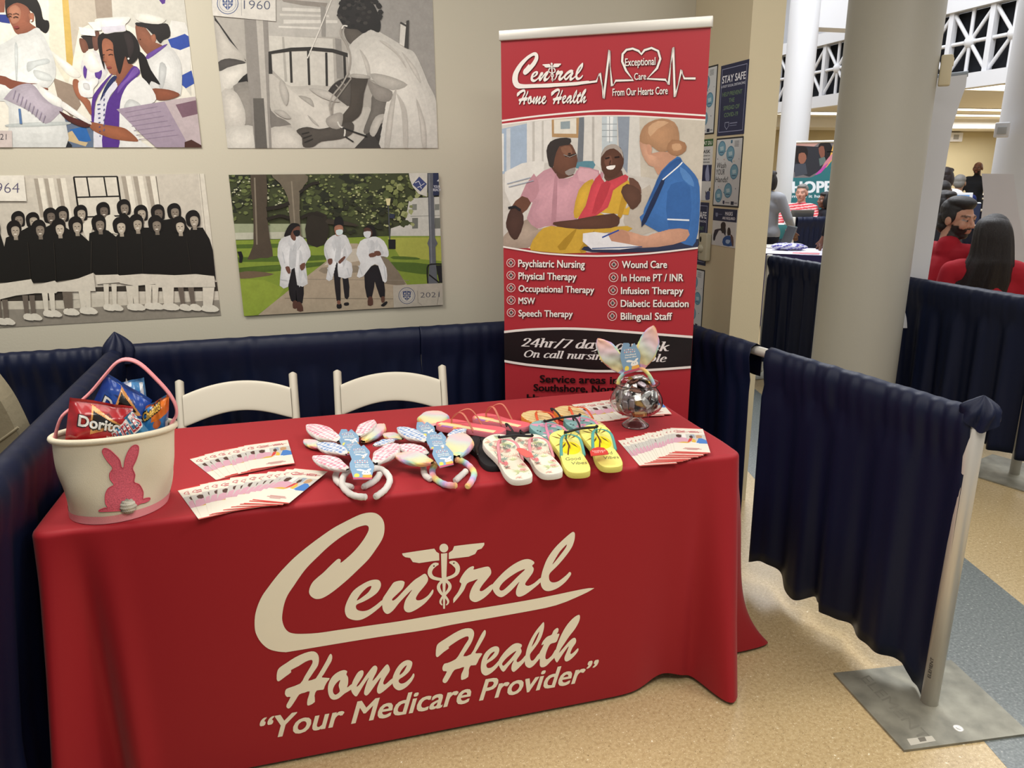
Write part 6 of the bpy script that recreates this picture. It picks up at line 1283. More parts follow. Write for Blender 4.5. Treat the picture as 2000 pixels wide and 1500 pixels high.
def sole(parent, FR, th, side_col, top_col, draw=None, name='sole'):
    M, L = FR; out = [(p.x * L, p.y * L) for p in cat(SOLE, True, 3)]; n = len(out)
    a = MB(); vs = [M @ Vector((x, y, z)) for z in (-th, -.0015) for x, y in out] + [M @ Vector(((x - .5 * L) * .985 + .5 * L, y * .97, 0)) for x, y in out]
    flip = M.determinant() < 0
    fs = [(i, (i + 1) % n, n + (i + 1) % n, n + i) for i in range(n)] + [(n + i, n + (i + 1) % n, 2 * n + (i + 1) % n, 2 * n + i) for i in range(n)]
    T = [(n - 1 - i) for i in range(n)]
    fs2 = [tuple(range(2 * n, 3 * n))]
    if flip: fs = [tuple(reversed(f)) for f in fs]; fs2 = [tuple(reversed(f)) for f in fs2]; T.reverse()
    a.add(vs, fs, hx(side_col), 0, True); a.add(vs, fs2, hx(top_col), 0, False); a.add(vs, [tuple(T)], hx(side_col), 0, False)
    if draw:
        p = Print((0, 0, 0), (1, 0, 0), (0, 1, 0), 2e-5, mapf=lambda x, y, h: M @ Vector((x * L, y * L, h + .0001))); p.uv = lambda x, y: (x, y)
        poly0 = [(x / L, y / L) for x, y in out]; draw(p, poly0); a.v, o0 = a.v + p.mb.v, len(a.v); a.f += [[i + o0 for i in f] for f in p.mb.f]; a.c += p.mb.c; a.m += p.mb.m; a.sm += p.mb.sm
    return a.build(name, M_foam, parent)
def inside(pt_, poly):
    x, y = pt_; r = False
    for i in range(len(poly)):
        (x1, y1), (x2, y2) = poly[i - 1], poly[i]
        if (y1 > y) != (y2 > y) and x < (x2 - x1) * (y - y1) / (y2 - y1) + x1: r = not r
    return r
def strap(parent, FR, m, lift=.028, x0=.78, x1=.40, name='strap', w=.0045):
    M, L = FR; a = MB()
    post = Vector((x0 * L, 0, .012)); 
    a.tube([M @ Vector((x0 * L, 0, -.004)), M @ Vector((x0 * L, 0, .014))], .003, 8)
    for s in (-1, 1):
        pts = cat([(x0 * L, 0, .012), (lerp(x0, x1, .3) * L, s * .055 * L, lift * .9), (lerp(x0, x1, .65) * L, s * .105 * L, lift), (x1 * L, s * .125 * L, .002), ((x1 - .01) * L, s * .122 * L, -.006)], False, 6)
        a.tube([M @ p for p in pts], [w * (.55 + .45 * min(1, i / 8)) for i in range(len(pts))], 8, flat=.35)
    return a.build(name, m, parent)
def pair(label, frames, th, side, top, draw, strapc, hanger=True, tagp=None, lift=.028):
    t = thing('flip_flop_pair', label, 'flip-flops', (0, 0, 0), 0, 'flip-flop pairs on the table'); m = M_strap('strap_' + strapc[1:], strapc)
    for FR in frames: sole(t, FR, th, side, top, draw); 
    for FR in frames:
        if strapc: strap(t, FR, m, lift)
    if hanger:
        P0, P1 = [(M @ Vector((.80 * L, 0, .010))) for M, L in frames]; mid_ = (P0 + P1) / 2; up = Vector((0, .35, 1)).normalized(); fw = (frames[0][0].col[0].xyz + frames[1][0].col[0].xyz).normalized()
        a = MB(); a.tube(cat([P0 - fw * .004 + up * .012, P0 + up * .006, mid_ + fw * .012 + up * .004, P1 + up * .006, P1 - fw * .004 + up * .012], False, 5), .0042, 8, flat=.8)
        a.tube(cat([mid_ + fw * .012 + up * .004, mid_ + fw * .035 + up * .01, mid_ + fw * .052 + up * .018 - (P1 - P0) * .06, mid_ + fw * .05 + up * .022 - (P1 - P0) * .14, mid_ + fw * .038 + up * .02 - (P1 - P0) * .15], False, 5), .0032, 8, flat=.8)
        a.build('hanger', M_strap('black_hanger', '#141316'), t)
    if tagp:
        view, z, pts, c, txt = tagp; p = Print((0, 0, z), (1, 0, 0), (0, 1, 0), 2e-5); p.view = view; p.poly(c, pts)
        lo = list(p.mb.v); p.mb.add([(v_[0], v_[1], v_[2] - .0008) for v_ in lo], [tuple(reversed(f)) for f in p.mb.f[:]], hx(c))
        for s, a0_, a1_, a2_, cc in txt: p.text(s, a0_, a1_, a2_, cc, .0)
        p.mb.build('paper_tag', M_card, t)
    return t
def tropical(p, poly0):
    r = random.Random(11)
    for c, n, sz in (('#d9b9a6', 5, .05), ('#c9d6a0', 9, .05), ('#e3a79f', 10, .045), ('#d97a80', 6, .045), ('#7d9a90', 7, .05), ('#48685f', 6, .04), ('#3d4a45', 10, .012)):
        k = 0
        while k < n:
            x, y = r.uniform(.05, .95), r.uniform(-.15, .15)
            if not inside((x, y), poly0): continue
            k += 1; a0_ = r.uniform(0, 6.28)
            if sz < .02: p.flat([[(x, y), (x + .012, y + .004), (x + .01, y + .012)]], c); continue
            for j in range(5):
                g = a0_ + (j - 2) * .42; l = sz * r.uniform(1.1, 2.0); tip = (x + l * math.cos(g), y + l * math.sin(g)); q1 = (x + l * .5 * math.cos(g + .14), y + l * .5 * math.sin(g + .14)); q2 = (x + l * .5 * math.cos(g - .14), y + l * .5 * math.sin(g - .14))
                if inside(tip, poly0): p.flat([[(x, y), q2, tip, q1]], c)
def clipin(p, poly0, col, pts):
    q = [a_ for a_ in pts if inside(a_, poly0)]
    if len(q) == len(pts): p.flat([pts], col)
def vibes(p, poly0):
    p.flat([[(.55 + .15 * math.cos(k * .3), .115 * math.sin(k * .3)) for k in range(21)]], '#ead21f')
    for k in range(14):
        g = k * .449; c, s = math.cos(g), math.sin(g); a_, b_ = .05, .21
        x0_, y0_ = .73, .0; pts = [(x0_ + a_ * c, y0_ + a_ * s), (x0_ + b_ * .6 * c - .014 * s, y0_ + b_ * .6 * s + .014 * c), (x0_ + b_ * c, y0_ + b_ * s), (x0_ + b_ * .6 * c + .010 * s, y0_ + b_ * .6 * s - .010 * c)]
        clipin(p, poly0, '#8d6a22' if k % 2 else '#6e4d1d', pts)
    p.flat([[(.62, -.01), (.80, .0), (.80, .018), (.6, .01), (.40, .06), (.39, .045)]], '#6b3f22')
    p.text('Good', (.275, .095), (.275, -.07), (.345, .095), '#3c4a44', -.004, .15); p.text('Vibes', (.18, .05), (.18, -.115), (.245, .05), '#3c4a44', -.004, .15)
def stripes(p, poly0):
    for k in range(16):
        x = .04 + k * .06; ys = [y / 200 for y in range(-40, 41) if inside((x + .011, y / 200), poly0) and inside((x, y / 200), poly0)]
        if ys: p.flat([[(x, min(ys)), (x + .022, min(ys)), (x + .022, max(ys)), (x, max(ys))]], '#c89a5a')
def flam(p, poly0):
    r = random.Random(4)
    for c, n, sz in (('#cf8fa8', 16, .05), ('#dfe0dc', 9, .035), ('#1d2326', 12, .016), ('#c9a3bb', 8, .05)):
        k = 0
        while k < n:
            x, y = r.uniform(.05, .95), r.uniform(-.15, .15); g = r.uniform(0, 3.1)
            pts = [(x + sz * math.cos(g + j * .9) * (1 if j % 2 else .6), y + sz * math.sin(g + j * .9) * (1 if j % 2 else .6)) for j in range(7)]; k += 1; clipin(p, poly0, c, pts)
TH = .017
def coral(p, poly0):
    for c, y0_, y1_ in (('#e8b45c', .0, .17), ('#e3cfa0', .03, .12), ('#a96cae', .125, .18)):
        pts = [(x / 40, y_) for x in range(8, 37) for y_ in (0,)]
        L_ = [(x / 40, y0_ if inside((x / 40, y0_), poly0) else None) for x in range(4, 38)]
        for x in range(4, 38):
            q = [(x / 40, y0_), ((x + 1) / 40, y0_), ((x + 1) / 40, y1_), (x / 40, y1_)]; clipin(p, poly0, c, q)
f = sandal_frame
pair('black flip-flops lying underneath the pink tropical pair', [f((973, 910), (929, 850), TOPZ + TH, z1=TOPZ + TH), f((1052, 893), (1012, 842), TOPZ + TH, z1=TOPZ + TH)], TH - .001, '#1b191b', '#232124', None, '#161517', False, lift=.004)
pair('coral flip-flops with bow straps and rainbow edges, rear left of the sandals', [f((985, 842), (878, 826), TOPZ + .034, .24, z1=TOPZ + .034), f((1032, 832), (942, 813), TOPZ + .034, .22, z1=TOPZ + .03)], .016, '#c9707c', '#d9606a', coral, '#c8705a', False, lift=.045)
pair('orange striped flip-flops at the back of the sandals', [f((1098, 850), (1030, 798), TOPZ + TH + .004, z1=TOPZ + TH + .006), f((1172, 838), (1096, 793), TOPZ + TH + .004, z1=TOPZ + TH + .006)], TH, '#d98534', '#e0cf9c', stripes, '#d2552c', False, lift=.022)
pair('teal flip-flops with a pink flamingo print behind the yellow pair', [f((1125, 885), (1056, 825), TOPZ + TH + .012, z1=TOPZ + .046), f((1180, 872), (1116, 806), TOPZ + TH + .012, z1=TOPZ + .046)], TH, '#5f8a8a', '#7fa5a4', flam, '#cf7f9a', True, lift=.02)
pair('white flip-flops with a pink tropical print and pink straps', [f((1022, 937), (966, 848), TOPZ + TH + .002), f((1081, 926), (1028, 847), TOPZ + TH + .002)], TH, '#d9d3c8', '#e3dcc8', tropical, '#d98a92', True,
     ((870, 785, 9.09), TOPZ + .068, [(1255, 840), (1300, 812), (1400, 830), (1520, 900), (1575, 975), (1440, 985), (1340, 930)], '#d8625c', []))
pair('yellow Good Vibes flip-flops with teal straps and a red tag', [f((1133, 924), (1099, 839), TOPZ + TH + .002), f((1197, 913), (1157, 828), TOPZ + TH + .002)], TH, '#d3c766', '#e9de78', vibes, '#4d9a92', True,
     ((1010, 785, 9.09), TOPZ + .052, [(1290, 880), (1345, 822), (1440, 800), (1540, 812), (1612, 878), (1620, 930), (1310, 962)], '#c3382f', [('SANDALS', (1335, 885), (1570, 872), (1330, 862), '#efd9d2'), ('SIZE 7-8', (1370, 908), (1530, 897), (1368, 890), '#efd9d2')]))

# ---------------------------------------------------------------- candy bowl
fb = onz(1241, 831, TOPZ); fb.z = TOPZ
M_glass = mat('clear_glass', '#f4f6f5', .02, trans=1.0, ior=1.45)
bowl = thing('candy_bowl', 'clear footed glass bowl full of wrapped candy near the right end of the table', 'bowl', fb)
a = MB(); outer = [(.0, .0015), (.043, .0), (.044, .003), (.036, .012), (.016, .026), (.009, .034)]
prof = [(0, .031), (.006, .029), (.012, .023), (.026, .012), (.039, .003), (.043, .0003), (.0445, .001), (.043, .005), (.030, .0155), (.016, .027), (.011, .034), (.014, .038), (.045, .043), (.070, .054), (.082, .068), (.0855, .082), (.081, .102), (.071, .120), (.064, .131), (.064, .137), (.072, .145), (.0725, .1465), (.070, .146), (.062, .138), (.062, .131), (.069, .119), (.079, .101), (.083, .082), (.0795, .069), (.068, .056), (.044, .0455), (.0, .041)]
q = cat([(r, z) for r, z in prof], False, 3); a.lathe([(max(0, p.x), p.y) for p in q], 56); a.build('glass', M_glass, bowl)
M_cd = [mat('silver_foil', '#d6d4d2', .3, metal=.85, bump=.5, bscale=250), mat('brown_foil', '#5b3d33', .25, metal=.85, bump=.5, bscale=250), mat('gold_foil', '#d0aa5c', .3, metal=.85, bump=.4, bscale=250), mat('dusky_foil', '#a99da3', .3, metal=.85, bump=.5, bscale=250)]
def candy_mesh(m):
    a = MB(); r = random.Random(2)
    def P(u, v):
        x = (u - .5) * 2; e = abs(x); th = 2 * math.pi * v; c, s = math.cos(th), math.sin(th)
        if e < .62: k = 1 - .25 * (e / .62) ** 4; w, h = .0085 * k, .0055 * k
        elif e < .72: w, h = .005, .002
        else: w, h = .0075 + .0012 * math.sin(5 * v * 6.28), .0006
        return Vector((x * .0225, 1.2 * w * math.copysign(abs(c) ** .6, c) + .0004 * math.sin(11 * th), h * math.copysign(abs(s) ** .6, s) + .0004 * math.sin(7 * th + 9 * x)))
    a.grid(P, 18, 20); return a
protos = []
rnd = random.Random(21); cand = []; prot = {}
cz = fb + Vector((0, 0, .088))
def bowl_r(z):
    Z = [(.046, .040), (.056, .064), (.069, .077), (.082, .081), (.101, .076), (.119, .066), (.131, .059), (.150, .046), (.172, .014)]
    for (z0, r0), (z1, r1) in zip(Z, Z[1:]):
        if z0 <= z <= z1: return lerp(r0, r1, (z - z0) / (z1 - z0))
    return 0
tries = 0
while len(cand) < 95 and tries < 40000:
    tries += 1; z = rnd.uniform(.052, .168); R_ = bowl_r(z) - .011; g = rnd.uniform(0, 6.2832); r = R_ * (rnd.random() ** .33)
    if R_ <= 0: continue
    P_ = Vector((r * math.cos(g), r * math.sin(g), z))
    if all((P_ - c).length > .0185 for c in cand): cand.append(P_)
tocam = Vector((-fb.x, -fb.y, 0)).normalized()
twix = tocam * .069 + tocam.cross(Vector((0, 0, 1))) * -.012 + Vector((0, 0, .062))
cand = [c for c in cand if (c - twix).length > .027]
for i, c in enumerate(cand):
    k = (0, 0, 3, 0, 1, 0, 3, 2, 0, 3, 1, 0)[i % 12]
    if k not in prot: o = candy_mesh(None).build('wrapped_candy', M_cd[k]); prot[k] = o
    else: o = prot[k].copy(); COL.objects.link(o)
    rad = Vector((c.x, c.y, (c.z - .09) * .8)); rad = rad.normalized() if rad.length > 1e-4 else Vector((0, 0, 1))
    tx = rad.cross(Vector((rnd.uniform(-1, 1), rnd.uniform(-1, 1), rnd.uniform(-1, 1)))).normalized(); ty = rad.cross(tx)
    M = Matrix(((tx.x, ty.x, rad.x, fb.x + c.x), (tx.y, ty.y, rad.y, fb.y + c.y), (tx.z, ty.z, rad.z, fb.z + c.z), (0, 0, 0, 1)))
    o.matrix_world = M
    tag(o, {0: 'silver foil wrapped candy in the footed glass bowl', 1: 'dark brown wrapped candy in the footed glass bowl', 2: 'gold foil wrapped candy in the footed glass bowl', 3: 'dusky grey wrapped candy in the footed glass bowl'}[k], 'candy', {0: 'silver candies in the bowl', 1: 'brown candies in the bowl', 2: 'gold candies in the bowl', 3: 'grey candies in the bowl'}[k])
tw = twix + Vector((fb.x, fb.y, fb.z)); rx = tocam.cross(Vector((0, 0, 1))).normalized() * -1; rx = -rx if rx.x < 0 else rx
nz_ = (tocam * .9 - Vector((0, 0, .42))).normalized(); rx = (rx + Vector((0, 0, .12))).normalized(); ry = nz_.cross(rx).normalized()
a = MB(); a.rbox(-.017, .017, -.008, .008, -.006, .006, .003, hx('#b98a55'))
vs, fs = text_mesh('TWIX', .02, .15); wv = max(q[0] for q in vs); a.add([((x / wv - .5) * .024, y / CAP * .009 - .0045, .0063) for x, y in vs], fs, hx('#8c2a22'), 0, False)
a.box(-.022, -.016, -.0075, .0075, -.0008, .0008, hx('#a98a4d')); a.box(.016, .022, -.0075, .0075, -.0008, .0008, hx('#a98a4d'))
o = a.build('wrapped_candy', cmat('gold_wrapper', .3, .6, metal=.4)); o.matrix_world = Matrix(((rx.x, ry.x, nz_.x, tw.x), (rx.y, ry.y, nz_.y, tw.y), (rx.z, ry.z, nz_.z, tw.z), (0, 0, 0, 1))); tag(o, 'gold TWIX candy pressed against the front of the glass bowl', 'candy')
# headband standing in the bowl
vb = (1100, 620, 5.0); hn_ = tocam.copy(); ho_ = Vector((fb.x, fb.y, .9)) - tocam * .005
px5 = lambda q: onpl(vb[0] + q[0] / vb[2], vb[1] + q[1] / vb[2], ho_ + tocam * (q[2] if len(q) > 2 else 0), hn_)
t = thing('bunny_ear_headband', 'rainbow bunny ear headband standing in the candy bowl', 'headband')
for b_, tp, w_ in (((590, 545), (335, 205), 195), ((775, 495), (880, 78), 205)):
    A, B = px5(b_), px5(tp); m_ = (Vector(b_) + Vector(tp)) / 2; d = (Vector(tp) - Vector(b_)).normalized(); nn = Vector((-d.y, d.x)) * w_ / 2
    a = MB(); ear(a, A, B, (px5(m_ + nn) - px5(m_ - nn)).length, tocam, RB, .3); a.build('ear', M_plush, t)
pts = cat([px5(q) for q in ((535, 650), (550, 600), (600, 545, .0), (680, 520, -.01), (760, 500, .0), (820, 540), (860, 600), (885, 655))], False, 5)
a = MB(); a.tube(pts, .006, 12, cols=[rainbow(.2 + i / len(pts) * 1.6) for i in range(len(pts))]); a.build('band', M_plush, t)
hb_tag(t, [(545, 250), (735, 250), (775, 500), (575, 560)], (ho_ + tocam * .018, tocam.cross(Vector((0, 0, 1))).normalized() * -1 if tocam.cross(Vector((0, 0, 1))).x < 0 else tocam.cross(Vector((0, 0, 1))).normalized(), (0, 0, 1)), vb)
# ================================================================ people and the hall beyond
def capsule(mb, p, q, r0, r1, seg=14):
    p, q = Vector(p), Vector(q); d = (q - p); L = d.length
    if L < 1e-6: mb.ball(p, r0, seg=seg); return
    d.normalize(); ref = d.orthogonal().normalized(); b = d.cross(ref); rings = []
    for k in range(5): a_ = math.pi / 2 * (k / 4 - 1); rings.append((p + d * (r0 * math.sin(a_)), max(1e-4, r0 * math.cos(a_))))
    for k in range(1, 5): pass
    for k in range(5): a_ = math.pi / 2 * k / 4; rings.append((q + d * (r1 * math.sin(a_)), max(1e-4, r1 * math.cos(a_))))
    vs = [c + (ref * math.cos(6.2832 * j / seg) + b * math.sin(6.2832 * j / seg)) * r for c, r in rings for j in range(seg)]; n = len(rings)
    fs = [(i * seg + j, i * seg + (j + 1) % seg, (i + 1) * seg + (j + 1) % seg, (i + 1) * seg + j) for i in range(n - 1) for j in range(seg)] + [tuple(reversed(range(seg))), tuple(range((n - 1) * seg, n * seg))]
    mb.add(vs, fs)
def remeshed(mb, name, m, parent, voxel, colf=None, smooth=6):
    """fuse the collected volumes into one continuous skin"""
    o = mb.build(name, m); bm = bmesh.new(); bm.from_mesh(o.data); bmesh.ops.recalc_face_normals(bm, faces=bm.faces); bm.to_mesh(o.data); bm.free()
    r = o.modifiers.new('r', 'REMESH'); r.mode = 'VOXEL'; r.voxel_size = voxel; s = o.modifiers.new('s', 'SMOOTH'); s.iterations = smooth; s.factor = .5
    dg = bpy.context.evaluated_depsgraph_get(); me = bpy.data.meshes.new_from_object(o.evaluated_get(dg)); o.modifiers.clear(); old = o.data; o.data = me; bpy.data.meshes.remove(old)
    me.name = name
    if not me.materials: me.materials.append(m)
    me.polygons.foreach_set('use_smooth', [True] * len(me.polygons))
    if colf:
        for n_ in [c.name for c in me.color_attributes]: me.color_attributes.remove(me.color_attributes[n_])
        ca = me.color_attributes.new('Col', 'FLOAT_COLOR', 'CORNER'); buf = []
        cols = [colf(v.co) for v in me.vertices]
        for l in me.loops: buf.extend(cols[l.vertex_index])
        ca.data.foreach_set('color', buf)
    if parent: o.parent = parent
    return o
M_skin = cmat('skin', .55, .35); M_hair = lambda c: mat('hair_' + c[1:], c, .5, bump=.6, bscale=90, stretch=(6, 6, .6)); M_cloth = cmat('clothing', .85, .2, .2, 500)
def person(loc, yaw, label, skin, hair, shirt, pose='sit', sc=1.0, head_yaw=0.0, head_pitch=0.0, lean=0.0, arms=None, beard=None, hairf='short', shirtf=None, trousers='#20222b', sleeve='short', vox=.012, glasses=False, extra=None, side=0.0):
    t = thing('person', label, 'person', loc, yaw); t.scale = (sc, sc, sc)
    hz, shz, hdz = (.92, 1.41, 1.60) if pose == 'stand' else (.52, 1.00, 1.19)
    hip = Vector((0, 0, hz)); ch = Vector((side, lean, shz)); hd = Vector((side * 1.3, lean * 1.25, hdz))
    HM = Matrix.Translation(hd) @ Matrix.Rotation(head_yaw, 4, 'Z') @ Matrix.Rotation(head_pitch, 4, 'X')
    a = MB()
    def hb(c, r): a.ball((0, 0, 0), 1, seg=18, M=HM @ Matrix.Translation(c) @ Matrix.Diagonal((*r, 1)))
    def hc(p, q, r0, r1): capsule(a, HM @ Vector(p), HM @ Vector(q), r0, r1)
    hb((0, -.012, .03), (.075, .093, .085)); hb((0, .03, -.035), (.058, .06, .075)); hb((0, .058, -.09), (.03, .027, .022)); hc((0, .088, .008), (0, .106, -.026), .008, .013); hc((-.036, .076, .024), (.036, .076, .024), .013, .013)
    for s in (-1, 1): hb((s * .036, .06, -.026), (.027, .027, .03)); hb((s * .075, -.006, -.006), (.012, .022, .033)); hb((s * .033, .079, .004), (.013, .010, .009)); hb((s * .012, .100, -.03), (.009, .009, .008))
    hc((-.02, .084, -.054), (.02, .084, -.054), .008, .008); hc((-.015, .083, -.067), (.015, .083, -.067), .008, .008)
    capsule(a, HM @ Vector((0, -.025, -.06)), ch + Vector((0, -.02, .02)), .05, .06)
    sw = .165
    capsule(a, ch + Vector((-sw * .8, 0, -.03)), ch + Vector((sw * .8, 0, -.03)), .06, .06); capsule(a, ch + Vector((0, 0, -.1)), hip + Vector((0, 0, .08)), .11, .12); capsule(a, hip + Vector((-.07, 0, 0)), hip + Vector((.07, 0, 0)), .11, .11)
    A = arms or [((-.22, .02, -.27), (-.16, .22, -.36)), ((.22, .02, -.27), (.16, .22, -.36))]
    AR = []
    for s, (el, wr) in zip((-1, 1), A):
        S_ = ch + Vector((s * (sw + .015), 0, -.03)); E_ = ch + Vector(el); W__ = ch + Vector(wr); AR.append((S_, E_, W__))
        capsule(a, S_, E_, .05, .04); capsule(a, E_, W__, .038, .027); d = (W__ - E_).normalized(); n_ = d.orthogonal().normalized(); u_ = d.cross(Vector((0, 0, 1))); u_ = u_.normalized() if u_.length > .2 else n_
        capsule(a, W__ + d * .02, W__ + d * .075, .026, .034)
        for k, (off, ln) in enumerate(((-.028, .062), (-.010, .075), (.010, .070), (.027, .055))):
            b0 = W__ + d * .08 + u_ * off; b1 = b0 + d * ln * .55 - Vector((0, 0, .008)); capsule(a, b0, b1, .0095, .009, 8); capsule(a, b1, b1 + d * ln * .45 - Vector((0, 0, .02)), .009, .0075, 8)
        capsule(a, W__ + d * .03 - u_ * s * -.028, W__ + d * .075 + u_ * s * .055, .012, .009, 8)
    L_ = []
    for s in (-1, 1):
        if pose == 'stand': q = (Vector((s * .085, 0, hz)), Vector((s * .095, .01, .49)), Vector((s * .1, -.01, .07)))
        else: q = (Vector((s * .09, .02, hz - .02)), Vector((s * .12, .42, .5)), Vector((s * .12, .38, .07)))
        L_.append(q); capsule(a, q[0], q[1], .085, .06); capsule(a, q[1], q[2], .055, .04); capsule(a, q[2] + Vector((0, 0, -.03)), q[2] + Vector((s * .01, .15, -.035)), .036, .034)
    sk = hx(skin); HI = HM.inverted(); dark = mixc(sk, (.01, .008, .006, 1), .75); lip = mixc(sk, hx('#8a3a38'), .45); bd = hx(beard) if beard else None
    def cf(co):
        p = HI @ co
        if abs(p.x) < .1 and p.y > -.03 and -.14 < p.z < .12:
            ex = abs(p.x) - .033
            if p.y > .05:
                if (ex / .013) ** 2 + ((p.z - .004) / .0075) ** 2 < 1: return (.012, .01, .01, 1) if (ex / .006) ** 2 + ((p.z - .004) / .007) ** 2 < 1 else (.28, .24, .22, 1)
                if abs(ex) < .02 and abs(p.z - .03 + abs(ex) * .2) < .0055: return dark
                if glasses and abs(math.hypot(ex, p.z - .003) - .021) < .004: return (.02, .02, .02, 1)
                if abs(p.x) < .022 and -.073 < p.z < -.049 and p.y > .078: return lip
                if bd and abs(p.x) < .032 and -.05 < p.z < -.04: return bd
            if bd and (p.z < -.068 or (p.z < -.03 and p.y < .062 and p.z < .0)) and p.y > .005 and p.z > -.125: return bd
            if bd and p.y > .06 and p.z < -.046 and abs(p.x) > .018: return bd
        return sk
    body = remeshed(a, 'body', M_skin, t, vox * .62, cf, 3)
    # shirt
    a = MB(); T_ = ch + Vector((0, 0, -.03))
    capsule(a, T_ + Vector((-sw * .82, 0, .0)), T_ + Vector((sw * .82, 0, .0)), .083, .083); capsule(a, T_ + Vector((-.06, .015, -.1)), T_ + Vector((.06, .015, -.1)), .125, .125); capsule(a, T_ + Vector((0, 0, -.1)), hip + Vector((0, 0, .05)), .14, .15); capsule(a, hip + Vector((-.07, 0, .02)), hip + Vector((.07, 0, .02)), .125, .125)
    capsule(a, T_ + Vector((0, -.02, .03)), T_ + Vector((0, -.02, .065)), .075, .066)
    for S_, E_, W__ in AR:
        if sleeve == 'none': continue
        if sleeve == 'short': e = S_.lerp(E_, .8); capsule(a, S_, e, .068, .064)
        else: capsule(a, S_, E_, .068, .056); capsule(a, E_, E_.lerp(W__, .93), .054, .042)
    sh = hx(shirt); remeshed(a, 'shirt', M_cloth, t, vox, shirtf or (lambda co: sh), 4)
    a = MB()
    capsule(a, hip + Vector((-.07, 0, -.03)), hip + Vector((.07, 0, -.03)), .12, .12)
    for q in L_: capsule(a, q[0], q[1], .10, .075); capsule(a, q[1], q[2], .07, .058)
    tr = hx(trousers); remeshed(a, 'trousers', M_cloth, t, vox * 1.3, lambda co: tr, 3)
    a = MB()
    for q in L_: capsule(a, q[2] + Vector((0, -.02, -.032)), q[2] + Vector((0, .17, -.035)), .04, .037)
    a.build('shoes', M_black, t)
    # hair
    if hairf:
        a = MB()
        def hh(c, r): a.ball((0, 0, 0), 1, seg=18, M=HM @ Matrix.Translation(c) @ Matrix.Diagonal((*r, 1)))
        hh((0, -.024, .052), (.081, .092, .078)); hh((0, -.055, .0), (.074, .06, .07))
        if hairf in ('short', 'full'): hh((0, .03, .088), (.062, .05, .03))
        if hairf == 'full':
            for s in (-1, 1): hh((s * .066, -.015, .02), (.018, .045, .05))
            hh((0, -.06, -.05), (.07, .05, .05)); hh((.0, .0, .1), (.075, .085, .04))
        if hairf == 'bob':
            for s in (-1, 1): hh((s * .068, -.005, -.03), (.027, .06, .095)); 
            hh((0, -.05, -.03), (.085, .055, .10)); hh((0, .03, .085), (.07, .045, .035))
        if hairf == 'curly':
            for k in range(9): g = k * .7; hh((.06 * math.cos(g), -.05 + .03 * math.sin(g), -.02 - .09 * (k % 3) / 2), (.035, .035, .04))
        remeshed(a, 'hair', M_hair(hair), t, vox * .6, None, 2)
    return t, HM, ch
def yaw_to(dx, dy): return math.atan2(-dx, dy)   # local +y looks along (dx, dy)
def ground(p): return Vector((p.x, p.y, 0))
def camyaw(p, off): return math.atan2(p.x, -p.y) + off if False else math.atan2(-(-p.x), -p.y) + off
# red shirt man: head centre at about (1866, 430), looking right and a little towards us
HD = atd(1868, 428, 5.55); fdir = Vector((HD.x, HD.y, 0)).normalized(); rdir = Vector((fdir.y, -fdir.x, 0))
look = (rdir * .82 - fdir * .55).normalized()
bl_ = (rdir * .62 + fdir * .78).normalized(); loc = ground(HD) - bl_ * .12; sc_ = HD.z / 1.19; hy_ = yaw_to(look.x, look.y) - yaw_to(bl_.x, bl_.y); hy_ = (hy_ + math.pi) % (2 * math.pi) - math.pi
t, HM, ch = person(loc, yaw_to(bl_.x, bl_.y), 'person with dark hair and beard in a red shirt, turned sideways behind the navy drape', '#b98a72', '#1d1817', '#a3202c', sc=sc_, lean=.10, beard='#2b2220', hairf='full', vox=.009, head_pitch=-.12, head_yaw=hy_)
# red shirt woman seen from behind with long hair
HD = atd(1938, 460, 5.2); fdir = Vector((HD.x, HD.y, 0)).normalized(); rdir = Vector((fdir.y, -fdir.x, 0)); sc_ = HD.z / 1.19
look = (fdir * .97 - rdir * .2).normalized(); loc = ground(HD) - look * .05
t, HM, ch = person(loc, yaw_to(look.x, look.y), 'person in a red shirt with long dark hair seen from behind, at the right edge', '#b98a72', '#1a1413', '#a3202c', sc=sc_, lean=.05, hairf='short', vox=.010)
pl_n = -fdir; rows = [(1943, 423, 8), (1942, 424, 34), (1941, 430, 58), (1940, 442, 72), (1939, 458, 80), (1938, 475, 84), (1935, 500, 90), (1927, 525, 104), (1918, 550, 116), (1908, 575, 118), (1900, 600, 95)]
R_ = cat([(q[0], q[1], q[2]) for q in rows], False, 5); HDp = HD - fdir * .03
wn = wave_noise(77, 8, 6, 40)
def hairP(u, v):
    i = min(int(v * (len(R_) - 1)), len(R_) - 2); q = R_[i].lerp(R_[i + 1], v * (len(R_) - 1) - i); c = onpl(q.x, q.y, HDp, pl_n); w = (onpl(q.x + q.z / 2, q.y, HDp, pl_n) - onpl(q.x - q.z / 2, q.y, HDp, pl_n)).length / 2
    th = 2 * math.pi * u; dep = min(w * 1.25, .15) * (1 - .35 * v); rip = 1 + .03 * wn(th * 2) + .05 * v * math.sin(th * 9 + 3 * v)
    return c + rdir * (w * math.cos(th) * rip) - fdir * (dep * math.sin(th) * rip) + fdir * .0
a = MB(); a.grid(hairP, 90, 60); o = a.build('hair', mat('long_dark_hair', '#1c1413', .38, bump=.9, bscale=60, stretch=(8, 8, .5)), t); o.matrix_parent_inverse = t.matrix_world.inverted()
bpy.context.view_layer.update(); o.matrix_parent_inverse = t.matrix_world.inverted()
